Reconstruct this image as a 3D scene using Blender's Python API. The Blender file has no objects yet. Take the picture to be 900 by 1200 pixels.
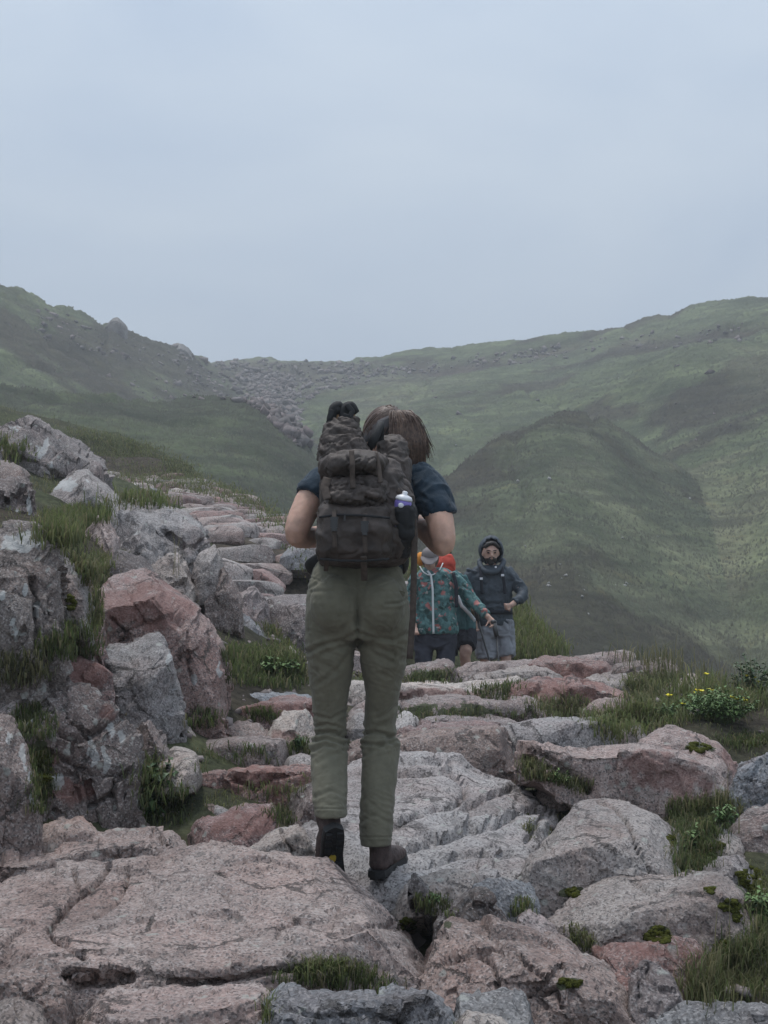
import bpy, bmesh, math, random
import numpy as np
from mathutils import Vector, Matrix
from mathutils.bvhtree import BVHTree

# ------------------------------------------------------------------ camera, sky, sun, exposure
scene = bpy.context.scene
col = scene.collection
F_PX, CXP, CYP = 1648.0, 450.0, 600.0          # focal length and centre in photograph pixels
PITCH = math.atan(120.0 / F_PX)                # camera tilted slightly up: eye level at row 720
cam_d = bpy.data.cameras.new('camera')
cam = bpy.data.objects.new('camera', cam_d)
col.objects.link(cam)
cam.location = (0, 0, 0)
cam.rotation_euler = (math.pi / 2 + PITCH, 0, 0)
cam_d.sensor_fit = 'VERTICAL'
cam_d.sensor_height = 36.0
cam_d.lens = 36.0 * F_PX / 1200.0
cam_d.clip_start = 0.1
cam_d.clip_end = 5000
scene.camera = cam

SUN_EL, SUN_AZ = math.radians(74), math.radians(-30)   # azimuth from +Y towards +X
world = bpy.data.worlds.new('World')
scene.world = world
world.use_nodes = True
wn = world.node_tree
wn.nodes.clear()
w_out = wn.nodes.new('ShaderNodeOutputWorld')
w_bg = wn.nodes.new('ShaderNodeBackground')
w_sky = wn.nodes.new('ShaderNodeTexSky')
w_sky.sky_type = 'NISHITA'
w_sky.sun_disc = False
w_sky.sun_elevation = SUN_EL
w_sky.sun_rotation = SUN_AZ
w_mul = wn.nodes.new('ShaderNodeMix'); w_mul.data_type = 'RGBA'; w_mul.blend_type = 'MULTIPLY'
w_mul.inputs[0].default_value = 1.0
w_mul.inputs[7].default_value = (0.07, 0.07, 0.07, 1)
wn.links.new(w_sky.outputs[0], w_mul.inputs[6])
w_tc = wn.nodes.new('ShaderNodeTexCoord')
w_map = wn.nodes.new('ShaderNodeMapping')
w_map.inputs['Scale'].default_value = (1.0, 1.0, 2.2)
wn.links.new(w_tc.outputs['Generated'], w_map.inputs[0])
w_noise = wn.nodes.new('ShaderNodeTexNoise')
w_noise.inputs['Scale'].default_value = 2.6
w_noise.inputs['Detail'].default_value = 5.0
w_noise.inputs['Roughness'].default_value = 0.5
w_noise.inputs['Distortion'].default_value = 0.4
wn.links.new(w_map.outputs[0], w_noise.inputs['Vector'])
w_ramp = wn.nodes.new('ShaderNodeValToRGB')
w_ramp.color_ramp.elements[0].position = 0.34
w_ramp.color_ramp.elements[0].color = (0.328, 0.396, 0.492, 1)
w_ramp.color_ramp.elements[1].position = 0.70
w_ramp.color_ramp.elements[1].color = (0.420, 0.478, 0.545, 1)
wn.links.new(w_noise.outputs['Fac'], w_ramp.inputs[0])
w_mix = wn.nodes.new('ShaderNodeMix'); w_mix.data_type = 'RGBA'
w_mix.inputs[0].default_value = 0.92          # closed cloud cover
wn.links.new(w_mul.outputs[2], w_mix.inputs[6])
wn.links.new(w_ramp.outputs[0], w_mix.inputs[7])
# overcast luminance: brighter towards the zenith, as the view already shows above the hills
w_sep = wn.nodes.new('ShaderNodeSeparateXYZ')
wn.links.new(w_tc.outputs['Generated'], w_sep.inputs[0])
w_lum = wn.nodes.new('ShaderNodeMapRange')
wn.links.new(w_sep.outputs['Z'], w_lum.inputs[0])
for i_, v_ in ((1, 0.0), (2, 1.0), (3, 0.82), (4, 1.72)): w_lum.inputs[i_].default_value = v_
w_gr = wn.nodes.new('ShaderNodeVectorMath'); w_gr.operation = 'SCALE'
wn.links.new(w_mix.outputs[2], w_gr.inputs[0]); wn.links.new(w_lum.outputs[0], w_gr.inputs['Scale'])
wn.links.new(w_gr.outputs[0], w_bg.inputs[0])
w_bg.inputs[1].default_value = 1.0
wn.links.new(w_bg.outputs[0], w_out.inputs[0])

sun_d = bpy.data.lights.new('sun', 'SUN')
sun_d.energy = 1.5
sun_d.angle = math.radians(16)
sun_d.color = (1.0, 0.97, 0.94)
sun = bpy.data.objects.new('sun', sun_d)
col.objects.link(sun)
sdir = Vector((math.sin(SUN_AZ) * math.cos(SUN_EL), math.cos(SUN_AZ) * math.cos(SUN_EL), math.sin(SUN_EL)))
sun.rotation_euler = (-sdir).to_track_quat('-Z', 'Y').to_euler()
sun.location = sdir * 60

scene.view_settings.view_transform = 'Standard'
scene.view_settings.look = 'None'
scene.view_settings.exposure = 0.50
scene.view_settings.gamma = 1.0
scene.view_settings.use_curve_mapping = False

# ------------------------------------------------------------------ helpers
rng = np.random.default_rng(7)
CP, SP = math.cos(PITCH), math.sin(PITCH)


def W(px, py, d):
    """photograph pixel + forward distance d (metres along +Y) -> world point"""
    px = np.asarray(px, float); py = np.asarray(py, float); d = np.asarray(d, float)
    u = (px - CXP) / F_PX; v = (CYP - py) / F_PX
    fy = CP - v * SP; fz = SP + v * CP
    s = d / fy
    return np.stack(np.broadcast_arrays(u * s, d, fz * s), -1)


def wv(px, py, d):
    return Vector(W(px, py, d).tolist())


def to_px(P):
    P = np.asarray(P, float)
    f = P[..., 1] * CP + P[..., 2] * SP
    up = -P[..., 1] * SP + P[..., 2] * CP
    return CXP + F_PX * P[..., 0] / f, CYP - F_PX * up / f


def hash3(i, j, k, seed):
    h = (i.astype(np.int64) * 374761393 + j.astype(np.int64) * 668265263 + k.astype(np.int64) * 2147483647 + seed * 1274126177) & 0xFFFFFFFF
    h = ((h ^ (h >> 13)) * 1274126177) & 0xFFFFFFFF
    h = ((h ^ (h >> 16)) * 2246822519) & 0xFFFFFFFF
    return ((h ^ (h >> 15)) & 0xFFFFFF) / float(0xFFFFFF)


def vnoise(P, seed=0):
    P = np.asarray(P, float)
    I = np.floor(P).astype(np.int64); f = P - I
    f = f * f * f * (f * (f * 6 - 15) + 10)
    i, j, k = I[:, 0], I[:, 1], I[:, 2]
    out = 0
    for a in (0, 1):
        wa = f[:, 0] if a else 1 - f[:, 0]
        for b in (0, 1):
            wb = f[:, 1] if b else 1 - f[:, 1]
            for c in (0, 1):
                wc = f[:, 2] if c else 1 - f[:, 2]
                out = out + wa * wb * wc * hash3(i + a, j + b, k + c, seed)
    return out * 2 - 1


def fbm(P, octv=4, seed=0, gain=0.5):
    P = np.asarray(P, float); s = 0; a = 1.0; t = 0
    for o in range(octv):
        s = s + a * vnoise(P * (2.03 ** o) + 17.3 * o, seed + o); t += a; a *= gain
    return s / t


def worley(P, seed=0):
    """nearest cell: F1, F2 and a random plane height inside the cell"""
    P = np.asarray(P, float)
    I = np.floor(P).astype(np.int64)
    f1 = np.full(len(P), 9.0); f2 = np.full(len(P), 9.0); pl = np.zeros(len(P))
    for a in (-1, 0, 1):
        for b in (-1, 0, 1):
            for c in (-1, 0, 1):
                i, j, k = I[:, 0] + a, I[:, 1] + b, I[:, 2] + c
                C = np.stack([i + hash3(i, j, k, seed), j + hash3(i, j, k, seed + 1), k + hash3(i, j, k, seed + 2)], 1)
                D = P - C
                d = np.sqrt((D * D).sum(1))
                g = np.stack([hash3(i, j, k, seed + 3), hash3(i, j, k, seed + 4), hash3(i, j, k, seed + 5)], 1) * 2 - 1
                h = (D * g).sum(1) + 0.5 * (hash3(i, j, k, seed + 6) - 0.5)
                m = d < f1
                f2 = np.where(m, f1, np.minimum(f2, d))
                pl = np.where(m, h, pl); f1 = np.where(m, d, f1)
    return f1, f2, pl


def vert_normals(V, Fq):
    n = np.zeros_like(V)
    a, b, c, d = V[Fq[:, 0]], V[Fq[:, 1]], V[Fq[:, 2]], V[Fq[:, 3]]
    fn = np.cross(c - a, d - b)
    for q in range(4):
        for ax in range(3):
            n[:, ax] += np.bincount(Fq[:, q], fn[:, ax], len(V))
    return n / (np.linalg.norm(n, axis=1, keepdims=True) + 1e-12)


def smooth_mesh(V, Fq, it, lam=0.5):
    e = np.concatenate([Fq[:, [0, 1]], Fq[:, [1, 2]], Fq[:, [2, 3]], Fq[:, [3, 0]]])
    e = e[e[:, 0] != e[:, 1]]
    n = len(V)
    deg = np.bincount(e[:, 0], minlength=n) + np.bincount(e[:, 1], minlength=n)
    deg = np.maximum(deg, 1)
    for _ in range(it):
        A = np.empty_like(V)
        for ax in range(3):
            A[:, ax] = (np.bincount(e[:, 0], V[e[:, 1], ax], n) + np.bincount(e[:, 1], V[e[:, 0], ax], n)) / deg
        V = V + lam * (A - V)
    return V


def make_mesh(name, V, Fc, smooth=True, attrs=None, sharp=0):
    me = bpy.data.meshes.new(name)
    V = np.asarray(V, float)
    if isinstance(Fc, np.ndarray) and Fc.ndim == 2:
        nf, k = Fc.shape
        me.vertices.add(len(V)); me.vertices.foreach_set('co', V.astype(np.float32).ravel())
        me.loops.add(nf * k); me.loops.foreach_set('vertex_index', Fc.astype(np.int32).ravel())
        me.polygons.add(nf)
        me.polygons.foreach_set('loop_start', np.arange(0, nf * k, k, dtype=np.int32))
        me.update(calc_edges=True)
        me.validate()
    else:
        me.from_pydata(V.tolist(), [], [list(f) for f in Fc])
        me.validate()
    if smooth:
        me.polygons.foreach_set('use_smooth', np.ones(len(me.polygons), dtype=bool))
    if sharp: me.set_sharp_from_angle(angle=math.radians(sharp))
    if attrs:
        for an, arr in attrs.items():
            at = me.color_attributes.new(an, 'FLOAT_COLOR', 'POINT')
            c4 = np.ones((len(V), 4), np.float32); c4[:, :3] = arr
            at.data.foreach_set('color', c4.ravel())
    me.update()
    return me


def link(name, me, mat=None, parent=None, loc=None, label=None, cat=None, group=None, kind=None):
    o = bpy.data.objects.new(name, me)
    col.objects.link(o)
    if mat is not None and me is not None:
        me.materials.clear(); me.materials.append(mat)
    if loc is not None: o.location = loc
    if parent is not None: o.parent = parent
    if label: o['label'] = label
    if cat: o['category'] = cat
    if group: o['group'] = group
    if kind: o['kind'] = kind
    return o


def empty(name, loc, label, cat, group=None):
    o = link(name, None, loc=loc, label=label, cat=cat, group=group)
    o.empty_display_size = 0.1
    return o


def part(name, V, Fc, mat, parent, smooth=True, attrs=None, label=None, kind=None):
    """world-space verts -> a mesh parented to a thing that only has a location"""
    V = np.asarray(V, float)
    base = Vector((0, 0, 0)); p = parent
    while p is not None:
        base += Vector(p.location); p = p.parent
    me = make_mesh(name, V - np.array(base), Fc, smooth, attrs)
    return link(name, me, mat, parent, label=label, kind=kind)


def polyl(pts, n):
    pts = np.asarray(pts, float)
    if len(pts) == 1: return np.repeat(pts, n, 0)
    s = np.r_[0, np.cumsum(np.linalg.norm(np.diff(pts, axis=0), axis=1))]
    s /= s[-1]
    t = np.linspace(0, 1, n)
    return np.stack([np.interp(t, s, pts[:, k]) for k in range(pts.shape[1])], 1)


def join(parts):
    Vs, Fs, o = [], [], 0
    for V, Fc in parts:
        V = np.asarray(V, float); Fc = np.asarray(Fc)
        Vs.append(V); Fs.append(Fc + o); o += len(V)
    return np.concatenate(Vs), np.concatenate(Fs)


# ------------------------------------------------------------------ materials
def nd(nt, t, **kw):
    n = nt.nodes.new(t)
    for k, v in kw.items():
        if k in n.inputs: n.inputs[k].default_value = v
        else: setattr(n, k, v)
    return n


def new_mat(name):
    m = bpy.data.materials.new(name); m.use_nodes = True
    nt = m.node_tree; nt.nodes.clear()
    out = nt.nodes.new('ShaderNodeOutputMaterial')
    b = nt.nodes.new('ShaderNodeBsdfPrincipled')
    nt.links.new(b.outputs[0], out.inputs[0])
    return m, nt, b


def mixc(nt, fac, a, b, blend='MIX'):
    m = nt.nodes.new('ShaderNodeMix'); m.data_type = 'RGBA'; m.blend_type = blend
    for inp, val in ((0, fac), (6, a), (7, b)):
        if isinstance(val, (int, float)): m.inputs[inp].default_value = val
        elif isinstance(val, tuple): m.inputs[inp].default_value = val + (1,) if len(val) == 3 else val
        else: nt.links.new(val, m.inputs[inp])
    return m.outputs[2]


def maprange(nt, v, a, b, c=0.0, d=1.0):
    m = nt.nodes.new('ShaderNodeMapRange')
    nt.links.new(v, m.inputs[0])
    for i, x in zip((1, 2, 3, 4), (a, b, c, d)): m.inputs[i].default_value = x
    return m.outputs[0]


def noise_n(nt, scale, detail=4, rough=0.55, vec=None, dist=0.0):
    n = nt.nodes.new('ShaderNodeTexNoise')
    n.inputs['Scale'].default_value = scale; n.inputs['Detail'].default_value = detail
    n.inputs['Roughness'].default_value = rough; n.inputs['Distortion'].default_value = dist
    if vec is not None: nt.links.new(vec, n.inputs['Vector'])
    return n.outputs['Fac']


def bump_n(nt, h, strength, dist, prev=None):
    b = nt.nodes.new('ShaderNodeBump')
    b.inputs['Strength'].default_value = strength; b.inputs['Distance'].default_value = dist
    nt.links.new(h, b.inputs['Height'])
    if prev is not None: nt.links.new(prev, b.inputs['Normal'])
    return b.outputs[0]


def granite():
    m, nt, b = new_mat('granite')
    pos = nt.nodes.new('ShaderNodeNewGeometry').outputs['Position']
    oi = nt.nodes.new('ShaderNodeObjectInfo')
    base = mixc(nt, 1.0, oi.outputs['Color'], (1.04, 1.0, 0.955), 'MULTIPLY')
    rv = nt.nodes.new('ShaderNodeVectorMath'); rv.operation = 'ADD'
    nt.links.new(pos, rv.inputs[0])
    cmb = nt.nodes.new('ShaderNodeCombineXYZ')
    mm = nt.nodes.new('ShaderNodeMath'); mm.operation = 'MULTIPLY'; mm.inputs[1].default_value = 37.0
    nt.links.new(oi.outputs['Random'], mm.inputs[0])
    nt.links.new(mm.outputs[0], cmb.inputs[0]); nt.links.new(mm.outputs[0], cmb.inputs[2])
    nt.links.new(cmb.outputs[0], rv.inputs[1])
    vec = rv.outputs[0]
    big = noise_n(nt, 2.4, 5, 0.6, vec)
    c = mixc(nt, maprange(nt, big, 0.3, 0.7), mixc(nt, 1.0, base, (0.78, 0.76, 0.76), 'MULTIPLY'), mixc(nt, 1.0, base, (1.22, 1.22, 1.22), 'MULTIPLY'))
    hue = noise_n(nt, 3.7, 4, 0.6, vec)
    c = mixc(nt, maprange(nt, hue, 0.45, 0.75, 0, 0.45), c, mixc(nt, 1.0, c, (1.15, 0.88, 0.82), 'MULTIPLY'))
    med = noise_n(nt, 26, 6, 0.7, vec)
    c = mixc(nt, maprange(nt, med, 0.42, 0.68, 0, 0.75), c, mixc(nt, 1.0, c, (0.56, 0.53, 0.53), 'MULTIPLY'))
    # crystals
    vor = nt.nodes.new('ShaderNodeTexVoronoi'); vor.inputs['Scale'].default_value = 150
    nt.links.new(vec, vor.inputs['Vector'])
    sep = nt.nodes.new('ShaderNodeSeparateColor'); nt.links.new(vor.outputs['Color'], sep.inputs[0])
    c = mixc(nt, maprange(nt, sep.outputs[0], 0.66, 0.80, 0, 0.55), c, mixc(nt, 0.5, c, (0.62, 0.58, 0.56)))
    c = mixc(nt, maprange(nt, sep.outputs[1], 0.74, 0.84, 0, 0.65), c, (0.055, 0.05, 0.05))
    fine = noise_n(nt, 90, 5, 0.75, vec)
    c = mixc(nt, maprange(nt, fine, 0.35, 0.65, 0, 1), mixc(nt, 1.0, c, (0.72, 0.72, 0.72), 'MULTIPLY'), mixc(nt, 1.0, c, (1.18, 1.18, 1.18), 'MULTIPLY'))
    # lichen: alpha of the object colour is its amount
    ln = noise_n(nt, 11, 7, 0.65, vec, 0.6)
    lf = maprange(nt, ln, 0.60, 0.66)
    la = nt.nodes.new('ShaderNodeMath'); la.operation = 'MULTIPLY'
    nt.links.new(lf, la.inputs[0]); nt.links.new(oi.outputs['Alpha'], la.inputs[1])
    c = mixc(nt, la.outputs[0], c, (0.36, 0.37, 0.35))
    ld = noise_n(nt, 7, 6, 0.7, vec, 0.3)
    lfd = maprange(nt, ld, 0.60, 0.68, 0, 0.6)
    c = mixc(nt, lfd, c, (0.085, 0.08, 0.075))
    # iron-brown weathering in broad patches, small pale lichen discs, partial hairline fractures
    ir = noise_n(nt, 1.7, 6, 0.62, vec, 0.8)
    c = mixc(nt, maprange(nt, ir, 0.50, 0.66, 0, 0.62), c, mixc(nt, 1.0, c, (0.62, 0.50, 0.46), 'MULTIPLY'))
    lv = nt.nodes.new('ShaderNodeTexVoronoi'); lv.inputs['Scale'].default_value = 17; lv.inputs['Randomness'].default_value = 1.0
    wv_ = nt.nodes.new('ShaderNodeMix'); wv_.data_type = 'VECTOR'; wv_.inputs[0].default_value = 0.05
    nz_ = nt.nodes.new('ShaderNodeTexNoise'); nz_.inputs['Scale'].default_value = 14; nz_.inputs['Detail'].default_value = 5; nt.links.new(vec, nz_.inputs['Vector'])
    nt.links.new(vec, wv_.inputs[4]); nt.links.new(nz_.outputs['Color'], wv_.inputs[5])
    nt.links.new(wv_.outputs[1], lv.inputs['Vector'])
    lsp = nt.nodes.new('ShaderNodeSeparateColor'); nt.links.new(lv.outputs['Color'], lsp.inputs[0])
    lm = nt.nodes.new('ShaderNodeMath'); lm.operation = 'MULTIPLY'
    nt.links.new(maprange(nt, lv.outputs['Distance'], 0.18, 0.30, 1, 0), lm.inputs[0]); nt.links.new(maprange(nt, lsp.outputs[0], 0.80, 0.82, 0, 0.6), lm.inputs[1])
    c = mixc(nt, lm.outputs[0], c, (0.40, 0.41, 0.37))
    fv = nt.nodes.new('ShaderNodeTexVoronoi'); fv.feature = 'DISTANCE_TO_EDGE'; fv.inputs['Scale'].default_value = 3.1
    fw = nt.nodes.new('ShaderNodeMix'); fw.data_type = 'VECTOR'; fw.inputs[0].default_value = 0.22
    fz = nt.nodes.new('ShaderNodeTexNoise'); fz.inputs['Scale'].default_value = 3.0; fz.inputs['Detail'].default_value = 7; fz.inputs['Roughness'].default_value = 0.7; nt.links.new(vec, fz.inputs['Vector'])
    nt.links.new(vec, fw.inputs[4]); nt.links.new(fz.outputs['Color'], fw.inputs[5]); nt.links.new(fw.outputs[1], fv.inputs['Vector'])
    fm = nt.nodes.new('ShaderNodeMath'); fm.operation = 'MULTIPLY'
    nt.links.new(maprange(nt, fv.outputs['Distance'], 0.006, 0.022, 1, 0), fm.inputs[0]); nt.links.new(maprange(nt, hue, 0.46, 0.56), fm.inputs[1])
    c = mixc(nt, maprange(nt, fm.outputs[0], 0, 1, 0, 0.75), c, (0.05, 0.042, 0.038))
    st = nt.nodes.new('ShaderNodeAttribute'); st.attribute_name = 'stain'
    ss = nt.nodes.new('ShaderNodeSeparateColor'); nt.links.new(st.outputs['Color'], ss.inputs[0])

    def edge(chan):
        a = nt.nodes.new('ShaderNodeMath'); a.operation = 'MULTIPLY_ADD'
        nt.links.new(ss.outputs[chan], a.inputs[0]); a.inputs[1].default_value = 1.0
        s2 = maprange(nt, med, 0.3, 0.7, -0.35, 0.35)
        nt.links.new(s2, a.inputs[2])
        return a.outputs[0]
    c = mixc(nt, maprange(nt, edge(0), 0.25, 0.95, 0, 0.8), c, mixc(nt, 0.75, c, (0.20, 0.085, 0.068)))
    c = mixc(nt, maprange(nt, edge(1), 0.45, 0.70, 0, 0.7), c, (0.47, 0.475, 0.465))
    c = mixc(nt, maprange(nt, edge(2), 0.45, 0.60, 0, 0.95), c, (0.045, 0.052, 0.018))
    nt.links.new(c, b.inputs['Base Color'])
    rr = maprange(nt, big, 0.3, 0.7, 0.52, 0.8)
    nt.links.new(rr, b.inputs['Roughness'])
    b.inputs['Specular IOR Level'].default_value = 0.42
    n1 = bump_n(nt, noise_n(nt, 9, 8, 0.68, vec, 0.4), 0.75, 0.05)
    n2 = bump_n(nt, noise_n(nt, 55, 7, 0.72, vec), 0.7, 0.012, n1)
    n3 = bump_n(nt, vor.outputs['Distance'], 0.35, 0.004, n2)
    inv = maprange(nt, fm.outputs[0], 0, 1, 1, 0)
    n4 = bump_n(nt, inv, 0.8, 0.02, n3)
    nt.links.new(n4, b.inputs['Normal'])
    return m


def ground_mat(name, fine, bumpd, con=1.0):
    m, nt, b = new_mat(name)
    pos = nt.nodes.new('ShaderNodeNewGeometry').outputs['Position']
    at = nt.nodes.new('ShaderNodeAttribute'); at.attribute_name = 'ground'
    c = at.outputs['Color']
    n1 = noise_n(nt, 0.35 * fine, 6, 0.65, pos)
    c = mixc(nt, maprange(nt, n1, 0.35, 0.66), mixc(nt, 1.0, c, (0.74, 0.76, 0.76), 'MULTIPLY'), mixc(nt, 1.0, c, (1.35, 1.34, 1.24), 'MULTIPLY'))
    n2 = noise_n(nt, 3.0 * fine, 6, 0.75, pos)
    lo_ = 1 - 0.45 * con; hi_ = 1 + 0.45 * con
    c = mixc(nt, maprange(nt, n2, 0.36, 0.66), mixc(nt, 1.0, c, (lo_, lo_, lo_ + 0.01), 'MULTIPLY'), mixc(nt, 1.0, c, (hi_, hi_, hi_ - 0.05), 'MULTIPLY'))
    if con < 1:                                # sheep-track terraces along the contours
        mp = nt.nodes.new('ShaderNodeMapping'); mp.inputs['Scale'].default_value = (0.05, 0.05, 0.55)
        nt.links.new(pos, mp.inputs[0])
        tn = noise_n(nt, 2.2, 5, 0.62, mp.outputs[0], 0.5)
        c = mixc(nt, maprange(nt, tn, 0.38, 0.62), mixc(nt, 1.0, c, (0.72, 0.73, 0.74), 'MULTIPLY'), mixc(nt, 1.0, c, (1.22, 1.22, 1.16), 'MULTIPLY'))
    n3 = noise_n(nt, 0.9 * fine, 5, 0.7, pos, 0.8)
    c = mixc(nt, maprange(nt, n3, 0.57, 0.72, 0, 0.55), c, mixc(nt, 1.0, c, (1.25, 0.92, 0.72), 'MULTIPLY'))
    nt.links.new(c, b.inputs['Base Color'])
    b.inputs['Roughness'].default_value = 0.95
    b.inputs['Specular IOR Level'].default_value = 0.15
    nn = bump_n(nt, n2, 0.9, bumpd)
    nt.links.new(nn, b.inputs['Normal'])
    return m


def grass_mat():
    m, nt, b = new_mat('grass_blades')
    at = nt.nodes.new('ShaderNodeAttribute'); at.attribute_name = 'tone'
    nt.links.new(at.outputs['Color'], b.inputs['Base Color'])
    b.inputs['Roughness'].default_value = 0.6
    b.inputs['Specular IOR Level'].default_value = 0.25
    tr = nt.nodes.new('ShaderNodeBsdfTranslucent')
    nt.links.new(at.outputs['Color'], tr.inputs[0])
    mx = nt.nodes.new('ShaderNodeMixShader'); mx.inputs[0].default_value = 0.5
    nt.links.new(b.outputs[0], mx.inputs[1]); nt.links.new(tr.outputs[0], mx.inputs[2])
    out = [n for n in nt.nodes if n.type == 'OUTPUT_MATERIAL'][0]
    nt.links.new(mx.outputs[0], out.inputs[0])
    return m


def plain(name, rgb, rough=0.8, spec=0.3, var=0.25, scale=30, bump=0.0, bscale=200, bd=0.002, sheen=0.0, sss=0.0, weave=None):
    m, nt, b = new_mat(name)
    pos = nt.nodes.new('ShaderNodeNewGeometry').outputs['Position']
    n = noise_n(nt, scale, 5, 0.6, pos)
    lo = tuple(x * (1 - var) for x in rgb); hi = tuple(min(1, x * (1 + var)) for x in rgb)
    c = mixc(nt, maprange(nt, n, 0.3, 0.7), lo, hi)
    nt.links.new(c, b.inputs['Base Color'])
    b.inputs['Roughness'].default_value = rough
    b.inputs['Specular IOR Level'].default_value = spec
    if sheen: b.inputs['Sheen Weight'].default_value = sheen
    if sss:
        b.inputs['Subsurface Weight'].default_value = sss
        b.inputs['Subsurface Radius'].default_value = (0.02, 0.008, 0.004)
        b.inputs['Subsurface Scale'].default_value = 0.3
    if bump:
        nn = bump_n(nt, noise_n(nt, bscale, 4, 0.6, pos), bump, bd)
        nt.links.new(nn, b.inputs['Normal'])
    return m


M = {}
M['granite'] = granite()
M['ground'] = ground_mat('moor_soil', 6.0, 0.03)
M['hill'] = ground_mat('hill_turf', 0.55, 0.18, 0.55)
M['grass'] = grass_mat()

# ------------------------------------------------------------------ terrain
# near ground: linear RBF through points (pixel row/column read off the photograph + distance)
_ctl = []
for y_, z_ in ((0.5, -1.55), (2.0, -1.5), (2.8, -1.5), (3.3, -1.44), (4, -1.30), (5, -1.10), (6, -0.97), (7, -0.83), (8, -0.72), (9, -0.62), (10, -0.53), (11, -0.47),
               (12, -0.62), (13, -0.86), (14.2, -0.97), (15, -0.95)):
    for x_ in ((-0.2, 0.5, 1.1) if y_ > 2.5 else (-1.5, 0, 1.5)):
        _ctl.append((x_ * (1 if y_ > 4 else 0.8), y_, z_))
for p_ in ((120, 1045, 5.0), (30, 1055, 4.9), (60, 1042, 5.2), (100, 1030, 5.5), (20, 1020, 5.5), (140, 960, 6.0), (190, 950, 6.1), (250, 950, 6.0), (200, 905, 6.5), (300, 935, 6.3), (290, 905, 6.8), (290, 870, 7.4), (300, 842, 7.9), (230, 850, 7.3),
           (60, 850, 5.9), (20, 840, 5.9), (60, 812, 6.5), (90, 760, 6.8), (40, 775, 6.5), (110, 720, 7.2), (95, 690, 7.6), (160, 810, 7.4), (250, 820, 7.8), (300, 795, 8.7), (335, 790, 8.8), (300, 762, 9.3), (330, 755, 10),
           (60, 610, 9.0), (30, 640, 8.0), (80, 660, 8.2), (110, 650, 8.8), (160, 670, 9.0), (230, 690, 9.8), (280, 720, 10.5), (60, 600, 10.5), (100, 600, 11.5), (140, 600, 11.5), (200, 640, 11.5),
           (20, 565, 12), (60, 560, 13), (110, 560, 13.5), (20, 540, 15), (-100, 500, 13), (-200, 560, 9), (-300, 640, 6.5), (-300, 930, 5), (-200, 500, 18), (-500, 900, 5),
           (340, 745, 11.5), (318, 702, 13.5), (360, 702, 13.5), (305, 662, 16), (350, 662, 16), (400, 665, 16), (300, 632, 18.5), (350, 634, 18.5), (390, 640, 18.5), (270, 607, 22), (310, 607, 22), (215, 590, 26), (260, 590, 25.5), (150, 574, 30), (190, 574, 30),
           (200, 640, 15), (180, 600, 20), (110, 575, 26), (60, 540, 24), (100, 570, 18), (140, 590, 16),
           (60, 492, 33), (150, 513, 32.5), (200, 531, 31.5), (260, 561, 29.5), (300, 585, 28), (335, 609, 26), (360, 625, 23), (0, 480, 32), (-150, 440, 32), (-400, 420, 30),
           (400, 640, 21), (440, 645, 19.5), (480, 652, 19), (520, 672, 18.5), (560, 690, 18), (590, 703, 18), (605, 714, 17.3), (625, 742, 16.5), (645, 766, 16), (560, 745, 16), (500, 740, 15.5), (470, 720, 16),
           (680, 790, 15), (720, 800, 13.5), (760, 812, 12), (800, 812, 10.5), (850, 818, 9.5), (700, 800, 11), (780, 806, 10), (640, 798, 11.5),
           (740, 838, 8.2), (780, 830, 8.2), (840, 820, 8.4), (900, 815, 8.5), (980, 820, 8.5), (830, 850, 7.6), (700, 850, 8.0),
           (890, 930, 7.0), (910, 900, 7.4), (960, 880, 7.5), (870, 960, 6.2), (860, 1000, 5.6), (900, 1020, 5.4), (870, 1120, 4.6), (900, 1130, 4.5), (850, 1150, 4.3), (950, 1160, 4.4), (1000, 1050, 5.2), (1100, 1000, 6), (1200, 900, 8)):
    _ctl.append(tuple(W(p_[0], p_[1], p_[2])))
for x_, y_, z_ in ((4, 14, -2.2), (4, 18, -2.6), (3.2, 20, -1.6), (3, 24, -1.5), (0, 24, 0.2), (0, 30, -0.5), (5, 30, -4.5), (-3, 36, 1.6), (-10, 40, 5), (-20, 40, 10), (3, 40, -6), (10, 40, -8), (10, 20, -5), (9, 9, -2.0), (7, 6, -1.7), (5, 4, -1.5), (-9, 12, 2.4), (-16, 24, 6.5), (-18, 10, 5)):
    _ctl.append((x_, y_, z_))
_ctl = np.array(_ctl)
_A = np.linalg.norm(_ctl[:, None, :2] - _ctl[None, :, :2], axis=2)
_n = len(_ctl)
_S = np.zeros((_n + 3, _n + 3)); _S[:_n, :_n] = _A - np.eye(_n) * 0.08
_S[:_n, _n] = 1; _S[_n, :_n] = 1
_S[:_n, _n + 1:] = _ctl[:, :2]; _S[_n + 1:, :_n] = _ctl[:, :2].T
_wt = np.linalg.solve(_S, np.r_[_ctl[:, 2], 0, 0, 0])


def h_near(x, y):
    x = np.asarray(x, float); y = np.asarray(y, float)
    sh = np.broadcast(x, y).shape
    xf = np.broadcast_to(x, sh).ravel(); yf = np.broadcast_to(y, sh).ravel()
    out = np.empty(len(xf))
    for s in range(0, len(xf), 20000):
        xx, yy = xf[s:s + 20000], yf[s:s + 20000]
        D = np.hypot(xx[:, None] - _ctl[None, :, 0], yy[:, None] - _ctl[None, :, 1])
        out[s:s + 20000] = D @ _wt[:_n] + _wt[_n] + xx * _wt[_n + 1] + yy * _wt[_n + 2]
    return out.reshape(sh)


def pit(py):
    v = (CYP - np.asarray(py, float)) / F_PX
    return (SP + v * CP) / (CP - v * SP)       # z per metre of forward distance


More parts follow.
